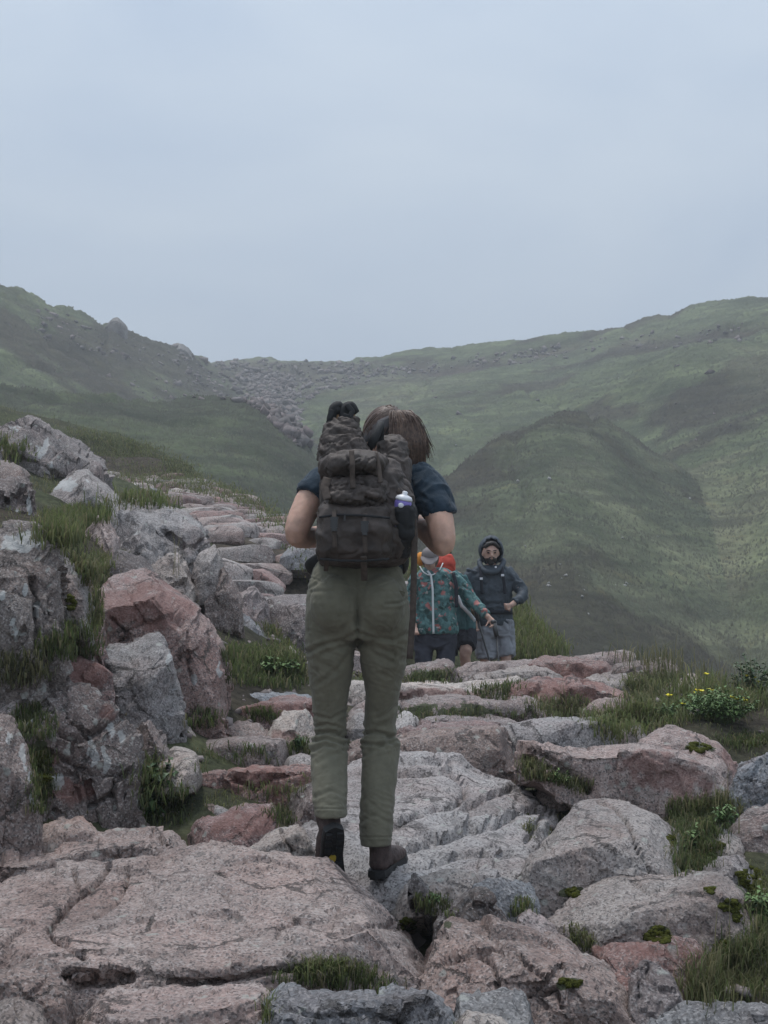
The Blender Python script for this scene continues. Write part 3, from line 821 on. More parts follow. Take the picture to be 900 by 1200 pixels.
B_('pale split stone left of the hiker\'s raised boot', 'w', 5.12, 5.4, T=[(268, 1000), (290, 990), (325, 972), (342, 962), (352, 959), (362, 968), (374, 992)], B=[(268, 1030), (374, 1035)], step=1.9, face=0.4, cracks=[([(327, 972), (335, 985), (344, 998)], 1.8, 0.03)], lich=0.1)
B_('brown edged stone beside the hiker\'s raised calf', 'n', 5.75, 6.0, T=[(342, 952), (345, 940), (355, 931), (372, 924), (395, 920)], B=[(345, 990), (395, 1000)], face=0.6)
B_('reddish brown tilted boulder behind the pale split stone', 'r', 5.55, 5.85, T=[(218, 972), (228, 958), (242, 951), (252, 955), (268, 946), (298, 935), (314, 936), (322, 948), (327, 968)], E=[(218, 980), (245, 964), (268, 960), (300, 948), (318, 950), (327, 975)], B=[(222, 1005), (270, 1015), (328, 1005)], face=0.35, rough=0.35, step=2.0, lich=0.1, stains=[(290, 965, 40, 18, 'r')])
B_('loose layered flake slab resting on pale rock below the mossy outcrop', 'p', 5.32, 5.6, name='rock_slab', cat='rock slab', T=[(-40, 978), (0, 971), (40, 965), (70, 956), (92, 952), (108, 957), (118, 972)], E=[(-40, 990), (0, 986), (40, 982), (70, 972), (95, 968), (117, 974)], B=[(-40, 1010), (30, 1005), (60, 1000), (116, 985)], face=0.5, step=2.0, strata=0.5)
B_('low pale rock apron under the layered flake slab', 'p', 5.0, 5.5, T=[(-50, 1000), (20, 996), (60, 996), (100, 984), (125, 973), (160, 964), (186, 966), (208, 969), (228, 976), (238, 996)], E=[(-50, 1018), (40, 1014), (90, 1004), (140, 990), (180, 990), (215, 990), (238, 1004)], B=[(-50, 1045), (240, 1040)], step=2.0, face=0.45, cracks=[([(150, 972), (185, 978), (190, 985), (205, 992), (212, 1000)], 2.2, 0.03)], strata=0.3)

# ---- the stony bank beside the path
B_('tall mossy outcrop block with a flat pale top', (0.205, 0.172, 0.165), 5.72, 6.15, name='rock_outcrop', cat='outcrop', T=[(24, 816), (32, 807), (60, 803), (90, 808), (112, 810), (140, 811), (147, 830), (156, 870), (162, 905), (164, 950)],
   E=[(24, 830), (50, 822), (80, 825), (108, 822), (135, 818), (146, 838), (154, 880), (161, 915), (163, 955)], B=[(28, 985), (100, 985), (163, 985)], step=1.9, smooth=5, face=0.8, seed=8,
   cracks=[([(72, 860), (88, 868), (112, 858), (128, 850)], 3.5, 0.05), ([(55, 880), (75, 890), (100, 905), (108, 940)], 3.5, 0.04), ([(105, 945), (120, 938), (132, 930), (134, 915), (150, 905)], 2.6, 0.04), ([(132, 930), (136, 950)], 2.2, 0.03), ([(85, 870), (88, 905), (95, 940)], 2.2, 0.02)],
   stains=[(122, 895, 5, 16, 'w'), (130, 860, 3, 10, 'w'), (142, 870, 5, 10, 'w'), (70, 915, 8, 12, 'w'), (45, 900, 14, 26, 'm'), (60, 890, 10, 8, 'r'), (108, 880, 6, 14, 'w'), (125, 835, 10, 12, 'r'), (85, 925, 20, 18, 'r')], lich=0.9)
B_('smooth dark block streaked with white lichen beside the mossy outcrop', 'n', 5.2, 5.5, T=[(-40, 835), (0, 838), (14, 841), (20, 858), (30, 885), (36, 915), (41, 950)], B=[(-40, 990), (42, 990)], ef=0.08, step=1.9, face=0.4, stains=[(10, 868, 3, 8, 'w'), (28, 882, 4, 14, 'w'), (34, 908, 2.5, 8, 'w'), (37, 935, 2.5, 12, 'w')], lich=0.5)
B_('low pale stone tucked behind the lichen streaked block', 'p', 5.8, 6.0, T=[(-30, 822), (0, 818), (20, 815), (28, 830)], B=[(-30, 870), (28, 865)], face=0.5)
B_('red granite boulder sitting behind the flat topped outcrop', 'r', 6.3, 6.6, T=[(34, 806), (38, 790), (46, 778), (75, 770), (100, 767), (116, 772), (126, 785), (132, 808)], B=[(34, 825), (132, 828)], ef=0.35, step=2.0, face=0.5, lich=0.05, stains=[(95, 788, 30, 16, 'r'), (60, 792, 20, 12, 'r')])
B_('big pink granite boulder with one broad sloping face', (0.285, 0.215, 0.208), 7.2, 7.9, T=[(111, 745), (112, 715), (117, 688), (128, 673), (145, 667), (162, 668), (185, 680), (215, 699), (240, 714), (258, 735), (267, 765), (269, 800), (266, 835)],
   E=[(112, 760), (116, 735), (122, 712), (140, 694), (160, 688), (185, 700), (212, 718), (236, 736), (250, 755), (260, 790), (262, 838)], B=[(112, 850), (190, 850), (264, 850)], step=2.0, smooth=8, face=0.4, lich=0.3, seed=21,
   cracks=[([(130, 725), (142, 735), (150, 745), (140, 752)], 2.2, 0.03), ([(222, 740), (220, 770), (225, 800)], 2.2, 0.022)], stains=[(228, 795, 3, 7, 'w'), (256, 788, 2.5, 9, 'w'), (170, 705, 55, 25, 'r')])
B_('grey block with a pale sloping top and dark face below the big pink boulder', 'g', 6.65, 7.15, T=[(114, 762), (125, 752), (150, 746), (175, 741), (190, 742), (198, 758), (206, 785), (212, 830)], E=[(114, 772), (130, 782), (150, 792), (170, 786), (182, 768), (190, 760), (200, 792), (208, 835)], B=[(120, 845), (170, 850), (210, 848)], step=2.0, smooth=6, face=0.5, stains=[(199, 771, 4, 9, 'w')], lich=0.3)
B_('tall dark cliff like boulder with a bright flat top', (0.185, 0.168, 0.165), 5.9, 6.6, T=[(-60, 640), (0, 628), (20, 621), (35, 622), (48, 630), (58, 645), (66, 680), (74, 740), (78, 790)], E=[(-60, 695), (0, 672), (18, 656), (34, 640), (46, 640), (56, 655), (64, 695), (72, 750), (76, 800)], B=[(-60, 830), (76, 830)], step=2.0, smooth=5, face=0.6, seed=41,
   cracks=[([(38, 680), (42, 705), (44, 720), (45, 745), (46, 765)], 2.8, 0.06), ([(58, 700), (60, 730)], 2.2, 0.03)], stains=[(18, 635, 22, 14, 'w'), (14, 730, 4, 8, 'w'), (20, 748, 3, 7, 'w'), (4, 697, 4, 6, 'w'), (45, 712, 3, 9, 'w'), (30, 690, 3, 8, 'w')], lich=0.8)
B_('jagged mossy rock beside the bright topped cliff boulder', 'g', 6.45, 6.75, T=[(48, 658), (54, 644), (62, 640), (80, 645), (96, 655), (102, 670)], B=[(48, 735), (102, 735)], step=2.0, face=0.9, stains=[(58, 645, 7, 5, 'w'), (52, 685, 10, 10, 'm')], lich=0.9)
B_('cracked reddish rock in the grassy cleft left of the big pink boulder', 'r', 6.7, 6.95, T=[(64, 690), (72, 680), (90, 672), (108, 667), (115, 684), (118, 720)], B=[(64, 760), (118, 760)], face=0.9, stains=[(82, 705, 9, 12, 'm'), (95, 676, 16, 5, 'w')], lich=0.4)
B_('large rounded grey boulder with a dark joint beside the far steps', 'g', 9.7, 10.5, T=[(118, 640), (120, 612), (128, 598), (150, 592), (182, 590), (214, 594), (234, 606), (246, 628), (250, 650), (246, 672)], B=[(120, 690), (246, 690)], step=2.0, smooth=10, face=0.5, lich=0.2, seed=15, cracks=[([(192, 622), (205, 632), (215, 640)], 2.4, 0.06), ([(228, 640), (240, 632), (248, 626)], 1.8, 0.05)])
B_('fractured grey rock in front of the large rounded boulder', 'g', 9.3, 9.7, T=[(132, 655), (138, 635), (152, 620), (175, 612), (196, 617), (206, 635), (210, 665)], B=[(134, 695), (210, 695)], step=2.0, face=0.7, stains=[(157, 624, 7, 4, 'w')], lich=0.3)
B_('pinkish upright rock at the grassy end of the boulder pile', 'p', 9.0, 9.4, T=[(88, 640), (92, 617), (108, 610), (130, 606), (138, 618), (140, 650)], B=[(88, 680), (140, 680)], face=0.8, lich=0.2)
B_('thin dark curved slab leaning above the big pink boulder', 'd', 8.2, 8.45, name='rock_slab', cat='rock slab', T=[(118, 664), (128, 654), (138, 648), (152, 645), (163, 651), (170, 660), (178, 668)], B=[(120, 690), (178, 690)], face=0.4, lich=0.0)
B_('upright grey stone under the joint of the rounded boulder', 'g', 9.25, 9.55, T=[(228, 668), (231, 652), (240, 640), (250, 643), (258, 655), (262, 672)], B=[(228, 700), (262, 700)], face=0.6)
B_('angular grey stone overhanging a dark hollow in the pile', 'g', 9.0, 9.35, T=[(160, 680), (176, 660), (196, 650), (214, 652), (228, 668), (236, 690)], B=[(165, 715), (236, 715)], face=0.8, step=2.0)
B_('weathered block at the end of the pile next to the far steps', 'n', 9.2, 9.5, T=[(240, 705), (246, 680), (256, 668), (268, 672), (276, 690), (282, 712)], B=[(240, 730), (282, 730)], face=0.7)
B_('broken brown stone wedged low between pile and far steps', 'p', 10.2, 10.6, T=[(270, 700), (282, 690), (296, 686), (306, 694), (312, 712)], B=[(270, 725), (312, 725)], face=0.8)
B_('wedge shaped grey boulder with one pale flat flank', 'g', 11.4, 12.0, T=[(50, 582), (54, 571), (75, 561), (94, 552), (104, 556), (122, 572), (136, 586), (145, 596)], E=[(50, 588), (58, 584), (80, 575), (98, 566), (110, 575), (126, 588), (145, 600)], B=[(50, 612), (145, 612)], step=2.0, smooth=5, face=0.35, stains=[(72, 568, 24, 7, 'w')], lich=0.1)
B_('highest craggy outcrop with white lichen blots', (0.235, 0.225, 0.235), 12.8, 13.8, name='rock_outcrop', cat='outcrop', T=[(-60, 530), (-20, 514), (0, 508), (14, 501), (38, 497), (60, 500), (84, 512), (101, 528), (108, 548), (110, 565)], B=[(-60, 585), (110, 585)], step=2.0, smooth=5, face=0.9, stains=[(47, 529, 5, 7, 'w'), (55, 519, 3, 8, 'w'), (18, 503, 6, 4, 'w'), (60, 545, 2, 7, 'w')], lich=0.6, seed=66)
B_('small knob of rock beside the wedge shaped boulder', 'n', 12.3, 12.6, T=[(102, 560), (105, 546), (112, 541), (119, 548), (121, 562)], B=[(102, 575), (121, 575)], face=0.6)
B_('flat dark stone lying on top of the stacked blocks', 'n', 9.5, 10.0, T=[(-40, 545), (0, 541), (18, 543), (28, 549), (30, 558)], B=[(-40, 570), (30, 568)], face=0.4)
B_('stacked dark blocks under a flat stone above the cliff boulder', 'n', 8.9, 9.5, T=[(-40, 566), (0, 564), (24, 565), (44, 561), (51, 570), (53, 595), (50, 612)], B=[(-40, 660), (50, 650)], step=2.0, face=0.9, cracks=[([(8, 590), (22, 580), (24, 570), (34, 580)], 2.2, 0.06)], stains=[(34, 590, 3, 9, 'w'), (22, 602, 3, 8, 'w')], lich=0.6)
B_('grey sloping slab beside the foot of the far steps', 'b', 9.8, 10.5, name='rock_slab', cat='rock slab', T=[(228, 718), (238, 707), (262, 704), (284, 711), (300, 730), (318, 758)], B=[(230, 775), (318, 780)], step=2.0, face=0.5, lich=0.3)
B_('big brown grey rock beside the hiker\'s hip at the foot of the far steps', 'n', 10.3, 11.0, T=[(303, 715), (312, 702), (326, 696), (350, 697), (372, 702), (390, 725)], B=[(305, 765), (390, 770)], step=2.0, face=0.5, lich=0.5)
B_('grass covered rounded boulder beside the lower steps', 'g', 8.7, 9.2, T=[(258, 775), (264, 762), (290, 757), (325, 758), (344, 766), (352, 785), (354, 805)], B=[(258, 812), (354, 815)], step=2.2, lich=0.3, stains=[(300, 785, 50, 20, 'm')])
B_('bluish flat stone in the bank behind the hiker\'s elbow', 'b', 15.6, 16.2, name='stone', cat='stone', T=[(332, 646), (338, 640), (372, 639), (400, 642)], E=[(332, 648), (345, 644), (372, 643), (400, 647)], B=[(335, 662), (400, 664)], face=0.3, lich=0)
# ---- outer side of the path
B_('rounded pink grey boulder just below the yellow flowers', 'p', 6.9, 7.35, T=[(744, 870), (757, 856), (785, 848), (820, 850), (846, 862), (860, 882), (867, 912)], B=[(746, 895), (800, 930), (868, 940)], ef=0.4, step=2.0, smooth=12, stains=[(818, 876, 16, 6, 'm'), (855, 890, 12, 25, 'r')], lich=0.3)
B_('blue grey angular block standing over the dark hole', 'b', 6.2, 6.5, T=[(861, 925), (866, 905), (875, 882), (886, 873), (930, 872)], B=[(861, 955), (890, 950), (930, 950)], face=0.9, step=2.0, lich=0.05)
B_('brown grey rock under the blue grey angular block', 'n', 5.6, 5.9, T=[(860, 975), (866, 958), (882, 945), (905, 943), (940, 945)], B=[(862, 1020), (940, 1025)], face=0.6)
B_('small grey block in the grass beside the domed boulder', 'g', 5.5, 5.7, T=[(828, 975), (834, 962), (850, 965), (862, 975), (868, 1000)], B=[(828, 1015), (868, 1020)], face=0.6)
B_('grey rock half buried under the mossy end of the wide boulder', 'g', 5.2, 5.4, T=[(826, 1010), (845, 998), (862, 996), (880, 1005), (888, 1025)], B=[(826, 1040), (888, 1045)], face=0.5)

# ------------------------------------------------------------------ stepped stone path (bed + stones as its pieces)
def path_strip(line, wid, n=60):
    L = polyl(np.array(line, float), n)
    tan = np.gradient(L[:, :2], axis=0); tan /= np.linalg.norm(tan, axis=1, keepdims=True)
    nor = np.stack([tan[:, 1], -tan[:, 0]], 1)
    s = np.linspace(-0.5, 0.5, 9)
    X = L[:, None, 0] + nor[:, None, 0] * s[None] * wid; Y = L[:, None, 1] + nor[:, None, 1] * s[None] * wid
    Z = h_near(X, Y) - 0.02 - 0.10 * (2 * np.abs(s[None])) ** 4
    V = np.stack([X, Y, Z], -1).reshape(-1, 3)
    return V, grid_faces(n, 9)


pv, pf = join([path_strip(FARLINE, 1.9, 70), path_strip(NEARLINE, 1.8, 60)])
nn_ = np.array([[0.075, 0.062, 0.052]]) * (1 + 0.3 * fbm(pv / 0.5, 3, 5)[:, None])
path = link('stone_path', make_mesh('stone_path', pv, pf, True, {'ground': nn_}), M['ground'], kind='structure')


def S_(tint, dE, dT, T, B, **kw):
    kw.setdefault('step', 2.2); kw.setdefault('sink', 0.08)
    return rock('step_stone', tint, dE, dT, T, B, parent=path, **kw)


# right flight, from the hiker up to the crest
S_('p', 6.35, 6.95, [(612, 890), (616, 875), (628, 867), (650, 868), (672, 875), (700, 878), (722, 876), (740, 870), (762, 870), (800, 878), (838, 885), (850, 897), (860, 925)], [(620, 905), (660, 915), (690, 945), (760, 955), (860, 955)], ef=0.12, step=1.9, face=0.4, smooth=9,
   stains=[(775, 905, 48, 22, 'r'), (800, 925, 30, 16, 'r')], cracks=[([(620, 890), (640, 896), (665, 905), (690, 925)], 4, 0.05), ([(622, 880), (640, 884), (655, 895)], 2.2, 0.03)], lich=0.3)
S_('n', 7.0, 7.5, [(395, 868), (430, 866), (464, 863), (500, 856), (550, 852), (588, 850), (606, 848), (612, 862)], [(395, 895), (465, 895), (540, 895), (570, 905), (612, 912)], E=[(395, 876), (464, 871), (500, 865), (545, 862), (590, 858), (610, 866)], face=0.4, step=1.9, lich=0.2)
S_('g', 7.3, 7.8, [(592, 845), (620, 840), (655, 839), (690, 840), (704, 844), (722, 857), (738, 872)], [(596, 885), (738, 888)], ef=0.15, step=1.9, lich=0.2, face=0.35)
S_('r', 7.62, 7.95, [(462, 857), (475, 849), (500, 846), (540, 844), (575, 843), (592, 846)], [(462, 872), (592, 866)], ef=0.25)
S_('n', 7.95, 8.3, [(488, 840), (510, 835), (540, 838), (575, 840), (605, 842)], [(488, 856), (605, 854)], ef=0.25)
S_('w', 7.9, 8.2, [(458, 842), (468, 832), (480, 834), (491, 840), (494, 850)], [(458, 862), (494, 862)])
S_('n', 8.25, 8.7, [(398, 818), (440, 821), (468, 820), (498, 815), (530, 814), (560, 817), (600, 817), (626, 826), (652, 840)], [(398, 846), (500, 846), (652, 850)], ef=0.22, stains=[(540, 833, 60, 7, 'm')], face=0.4)
S_('w', 8.95, 9.55, [(400, 798), (440, 801), (470, 800), (520, 800), (560, 799), (598, 794), (618, 791)], [(400, 822), (540, 824), (618, 818)], E=[(400, 804), (470, 804), (540, 808), (598, 801), (618, 797)], stains=[(520, 813, 60, 6, 'r')], face=0.3)
S_('r', 8.55, 9.0, [(593, 822), (600, 803), (612, 793), (650, 794), (700, 798), (735, 802), (750, 814), (752, 826)], [(595, 838), (752, 838)], ef=0.2, stains=[(650, 808, 50, 14, 'r')], lich=0.1)
S_('p', 7.85, 8.15, [(683, 836), (690, 822), (704, 818), (724, 817), (742, 820), (766, 824)], [(684, 856), (766, 850)], ef=0.25)
S_('n', 9.9, 10.3, [(470, 780), (498, 775), (520, 771), (533, 772), (537, 785)], [(470, 806), (537, 804)], ef=0.2, stains=[(500, 792, 26, 7, 'm')])
S_('g', 9.65, 10.1, [(543, 800), (556, 790), (586, 783), (618, 779), (646, 780), (661, 794)], [(543, 812), (661, 808)], ef=0.3)
S_('n', 10.7, 11.1, [(530, 777), (560, 775), (600, 774), (626, 772), (652, 774)], [(530, 796), (652, 794)], ef=0.3)
S_('r', 10.3, 10.9, [(620, 776), (638, 769), (680, 770), (712, 775), (727, 779)], [(622, 802), (727, 802)], E=[(622, 778), (642, 776), (675, 778), (710, 783), (727, 785)], stains=[(670, 787, 50, 8, 'r')])
S_('n', 9.8, 10.3, [(708, 792), (722, 778), (748, 773), (778, 771), (794, 776)], [(708, 808), (794, 806)], ef=0.25)
S_('p', 11.3, 11.7, [(668, 772), (696, 765), (724, 761), (738, 766)], [(668, 782), (738, 782)])
S_('g', 9.25, 9.6, [(672, 797), (700, 790), (732, 791), (752, 798), (764, 810)], [(672, 818), (764, 820)], ef=0.3)
S_('p', 8.75, 9.2, [(760, 820), (772, 804), (790, 793), (812, 788), (832, 792), (846, 806)], [(760, 832), (846, 832)], ef=0.35)
S_('g', 8.5, 8.8, [(788, 812), (796, 802), (816, 799), (838, 802), (845, 816)], [(788, 830), (845, 832)], ef=0.3)
S_('g', 7.4, 7.7, [(718, 862), (728, 851), (745, 847), (758, 852), (764, 866)], [(718, 880), (764, 880)])
S_('p', 6.55, 6.75, [(632, 925), (645, 913), (660, 912), (680, 925), (690, 940)], [(632, 945), (690, 955)])
S_('w', 8.05, 8.6, [(400, 842), (408, 832), (425, 829), (445, 835), (452, 850)], [(400, 876), (452, 878)])
# left flight of older steps
S_('r', 6.35, 6.7, [(214, 908), (238, 903), (258, 901), (270, 902)], [(214, 940), (270, 942)], ef=0.15, face=0.45)
S_('r', 6.3, 6.75, [(260, 908), (270, 899), (300, 897), (340, 897), (370, 897), (392, 900)], [(262, 930), (300, 945), (392, 930)], ef=0.12, face=0.4, cracks=[([(275, 915), (300, 925), (320, 912), (350, 905)], 2.4, 0.03)], stains=[(300, 915, 40, 16, 'r')])
S_('n', 6.9, 7.3, [(208, 872), (222, 867), (255, 863), (300, 863), (330, 866), (339, 878)], [(210, 908), (339, 906)], ef=0.14, face=0.25, smooth=9)
S_('g', 6.72, 6.95, [(330, 898), (336, 886), (350, 881), (366, 883), (376, 895)], [(330, 908), (376, 908)], smooth=12, face=0.2)
S_('w', 7.2, 7.55, [(313, 864), (320, 846), (330, 831), (346, 829), (362, 836), (372, 848), (378, 868)], [(313, 880), (378, 884)], ef=0.3, smooth=9, stains=[(335, 862, 18, 7, 'r')])
S_('p', 7.4, 7.75, [(234, 858), (240, 850), (262, 846), (292, 843), (306, 845), (320, 853)], [(234, 874), (320, 876)], ef=0.3, smooth=9)
S_('r', 7.8, 8.2, [(215, 832), (245, 826), (285, 819), (330, 816), (372, 817), (395, 820)], [(215, 852), (300, 852), (395, 848)], ef=0.16, stains=[(310, 828, 70, 8, 'r')])
S_('b', 8.2, 8.6, [(255, 806), (262, 800), (280, 807), (300, 812), (340, 815), (372, 817)], [(257, 828), (372, 832)], ef=0.3)
S_('w', 8.55, 8.8, [(276, 810), (290, 802), (308, 800), (322, 806), (332, 816)], [(276, 824), (332, 826)])
S_('w', 8.8, 9.0, [(350, 812), (356, 801), (368, 800), (380, 810)], [(350, 824), (380, 826)])
S_('g', 6.75, 7.05, [(142, 832), (150, 823), (166, 820), (186, 827), (206, 830), (213, 842), (216, 866)], [(146, 880), (216, 885)], ef=0.2, face=0.6)
S_('n', 6.2, 6.5, [(152, 862), (158, 848), (174, 841), (190, 843), (195, 862), (198, 880)], [(152, 915), (198, 915)], ef=0.1, face=0.6)
S_('w', 6.0, 6.45, [(184, 893), (193, 881), (201, 873), (214, 876), (227, 882)], [(186, 920), (226, 915)], E=[(184, 896), (196, 898), (208, 899), (216, 892), (227, 885)], face=0.1, rough=0.25, smooth=3)
S_('g', 6.95, 7.2, [(200, 862), (208, 849), (222, 848), (234, 856), (238, 868)], [(200, 880), (238, 880)])
S_('n', 5.95, 6.1, [(232, 952), (240, 943), (252, 941), (262, 950)], [(232, 968), (262, 968)])
S_('g', 6.0, 6.15, [(246, 950), (252, 940), (268, 941), (276, 950)], [(246, 968), (276, 968)])
S_('d', 6.05, 6.3, [(330, 945), (340, 932), (355, 922), (372, 915), (390, 912)], [(330, 965), (390, 965)], face=0.7)

# upper flight beyond the pile of boulders: courses of flat stones across the path
_fl = polyl(np.array(FARLINE), 400)
_fs = np.r_[0, np.cumsum(np.linalg.norm(np.diff(_fl, axis=0), axis=1))]
r_ = random.Random(5)
s_at = 0.5
while s_at < _fs[-1] - 0.6:
    cx = np.interp(s_at, _fs, _fl[:, 0]); cy = np.interp(s_at, _fs, _fl[:, 1])
    tx = np.interp(s_at + 0.3, _fs, _fl[:, 0]) - cx; ty = np.interp(s_at + 0.3, _fs, _fl[:, 1]) - cy
    ln = math.hypot(tx, ty); tx /= ln; ty /= ln
    a_ = -1.0 + r_.uniform(0, 0.2)
    while a_ < 0.95:
        wd = r_.uniform(0.35, 1.0)
        c_ = a_ + wd / 2
        th = r_.uniform(0.10, 0.17); dp = r_.uniform(0.45, 0.75)
        off = r_.uniform(-0.14, 0.14)
        n_ = 14
        u = np.linspace(-wd / 2, wd / 2, n_)
        bx = cx + ty * (c_ + u) + tx * off; by = cy - tx * (c_ + u) + ty * off
        wob = 0.03 * np.sin(np.linspace(0, r_.uniform(2, 6), n_) + r_.uniform(0, 6))
        base = float(h_near(np.array([cx + ty * c_]), np.array([cy - tx * c_]))[0])
        endr = np.clip(1 - np.abs(u / (wd / 2)) ** 4, 0, 1)
        zt = base + 0.02 + th * 0.75 + wob * 0.6 + r_.uniform(-0.015, 0.02) + r_.uniform(-0.06, 0.06) * u
        Bf = np.stack([bx, by, np.full(n_, base - 0.12)], 1)
        E_ = np.stack([bx + tx * 0.03, by + ty * 0.03, base - 0.02 + (zt - base) * (0.6 + 0.4 * endr)], 1)
        T_ = np.stack([bx + tx * dp, by + ty * dp, zt - 0.012], 1)
        K_ = T_.copy(); K_[:, 2] = base - 0.12; K_[:, :2] += np.array([tx, ty]) * 0.03
        V_, F_ = loft_rock(Bf, E_, T_, K_, (4, 6, 3, 2), 0.5, 0.17, 2, r_.randint(0, 9999), 0.5)
        me = make_mesh('step_stone', V_, F_, True, {'stain': np.zeros((len(V_), 3))}, sharp=38)
        o = link('step_stone', me, M['granite'], path)
        t_ = TINT[r_.choice('ppgnrrwg')]; q_ = r_.uniform(0.85, 1.2)
        o.color = (t_[0] * q_, t_[1] * q_, t_[2] * q_, 0.2)
        RAY_V.append(V_); RAY_F.append(F_ + RAY_O); RAY_O += len(V_)
        a_ += wd + r_.uniform(0.0, 0.07)
    s_at += r_.uniform(0.50, 0.66)
# loose stones along the edges of the upper flight
for k in range(14):
    s_ = r_.uniform(0.5, _fs[-1] - 4); sd = r_.choice((-1, 1, -1))
    cx = np.interp(s_, _fs, _fl[:, 0]); cy = np.interp(s_, _fs, _fl[:, 1])
    tx = np.interp(s_ + 0.3, _fs, _fl[:, 0]) - cx; ty = np.interp(s_ + 0.3, _fs, _fl[:, 1]) - cy
    ln = math.hypot(tx, ty); tx /= ln; ty /= ln
    o_ = sd * r_.uniform(1.0, 1.5); x0 = cx + ty * o_; y0 = cy - tx * o_
    z0 = float(h_near(np.array([x0]), np.array([y0]))[0])
    wd = r_.uniform(0.12, 0.26); hh = wd * r_.uniform(0.3, 0.6); n_ = 12
    u = np.linspace(-1, 1, n_); e_ = np.sqrt(np.clip(1.04 - u * u, 0, 1))
    Bf = np.stack([x0 + u * wd / 2, np.full(n_, y0) - 0.3 * wd * e_, np.full(n_, z0 - 0.08)], 1)
    E_ = np.stack([x0 + u * wd / 2 * 0.95, np.full(n_, y0) - 0.25 * wd * e_, z0 + hh * 0.6 * e_], 1)
    T_ = np.stack([x0 + u * wd / 2 * 0.9, np.full(n_, y0) + 0.25 * wd * e_, z0 + hh * e_], 1)
    K_ = T_.copy(); K_[:, 2] = z0 - 0.08; K_[:, 1] += 0.05
    V_, F_ = loft_rock(Bf, E_, T_, K_, (5, 5, 4, 2), 0.5, wd, 2, r_.randint(0, 9999), 0.9)
    o = link('edge_stone', make_mesh('edge_stone', V_, F_, True, {'stain': np.zeros((len(V_), 3))}, sharp=38), M['granite'], path)
    t_ = TINT[r_.choice('gnpgb')]; o.color = t_ + (0.3,)
    RAY_V.append(V_); RAY_F.append(F_ + RAY_O); RAY_O += len(V_)

# ------------------------------------------------------------------ hill stones: scree in the gully, crags, scattered white stones
def lump(c, r, seed, squash=0.7):
    rr = random.Random(seed)
    t = (1 + 5 ** 0.5) / 2
    P = np.array([(-1, t, 0), (1, t, 0), (-1, -t, 0), (1, -t, 0), (0, -1, t), (0, 1, t), (0, -1, -t), (0, 1, -t), (t, 0, -1), (t, 0, 1), (-t, 0, -1), (-t, 0, 1)]) / 1.9
    P = P * np.array([[rr.uniform(0.6, 1.25)] for _ in range(12)])
    a = rr.uniform(0, 6.28); ca, sa = math.cos(a), math.sin(a)
    P = P * np.array([rr.uniform(0.8, 1.4), rr.uniform(0.7, 1.2), squash])
    P = np.stack([P[:, 0] * ca - P[:, 1] * sa, P[:, 0] * sa + P[:, 1] * ca, P[:, 2]], 1)
    return P * r + np.asarray(c)


def chunk(c, r, seed):
    """angular block: jittered box, tilted"""
    rr = np.random.default_rng(seed)
    V = np.array([(x, y, z) for x in (-1, 1) for y in (-1, 1) for z in (-1, 1)], float) * (1 + rr.uniform(-.38, .22, (8, 3)))
    V *= np.array([rr.uniform(.7, 1.5), rr.uniform(.6, 1.1), rr.uniform(.4, .8)])
    a = rr.uniform(0, 6.28, 3) * np.array([.12, .12, 1])
    R_ = np.array(Matrix.Rotation(a[2], 3, 'Z') @ Matrix.Rotation(a[0], 3, 'X') @ Matrix.Rotation(a[1], 3, 'Y'))
    return V @ R_.T * r * .75 + np.asarray(c)


CHF = np.array([(0, 1, 3), (0, 3, 2), (4, 6, 7), (4, 7, 5), (0, 4, 5), (0, 5, 1), (2, 3, 7), (2, 7, 6), (0, 2, 6), (0, 6, 4), (1, 5, 7), (1, 7, 3)])
ICO = np.array([(0, 11, 5), (0, 5, 1), (0, 1, 7), (0, 7, 10), (0, 10, 11), (1, 5, 9), (5, 11, 4), (11, 10, 2), (10, 7, 6), (7, 1, 8), (3, 9, 4), (3, 4, 2), (3, 2, 6), (3, 6, 8), (3, 8, 9), (4, 9, 5), (2, 4, 11), (6, 2, 10), (8, 6, 7), (9, 8, 1)])
bvh_far = BVHTree.FromPolygons(gV.tolist(), gF.tolist())


def ray(bvh, px, py):
    d = wv(px, py, 10.0).normalized()
    h = bvh.ray_cast(Vector((0, 0, 0)), d)
    return h


def poly_px(poly, n, rr):
    xs = [p[0] for p in poly]; ys = [p[1] for p in poly]; out = []
    while len(out) < n:
        x = rr.uniform(min(xs), max(xs)); y = rr.uniform(min(ys), max(ys))
        if poly_mask(np.array([x]), np.array([y]), poly)[0]: out.append((x, y))
    return out


def stones_on_hill(name, spots, lo, hi, matname, seed, label=None, cat=None, kind='stuff', pw=2.0):
    rr = random.Random(seed); parts = []; cols = []
    for (x, y) in spots:
        h = ray(bvh_far, x, y)
        if h[0] is None: continue
        r = lo + (hi - lo) * rr.random() ** pw
        parts.append((chunk(h[0] + Vector((0, 0, r * 0.05)), r, rr.randint(0, 1 << 30)), CHF))
        t = rr.uniform(0.55, 1.5); w_ = rr.random()
        cols += [np.array((0.145 + 0.02 * w_, 0.13, 0.126)) * t] * 8
    V, Fc = join(parts)
    o = link(name, make_mesh(name, V, Fc, False, {'tone': np.array(cols)}), M[matname], label=label, cat=cat, kind=kind)
    return o


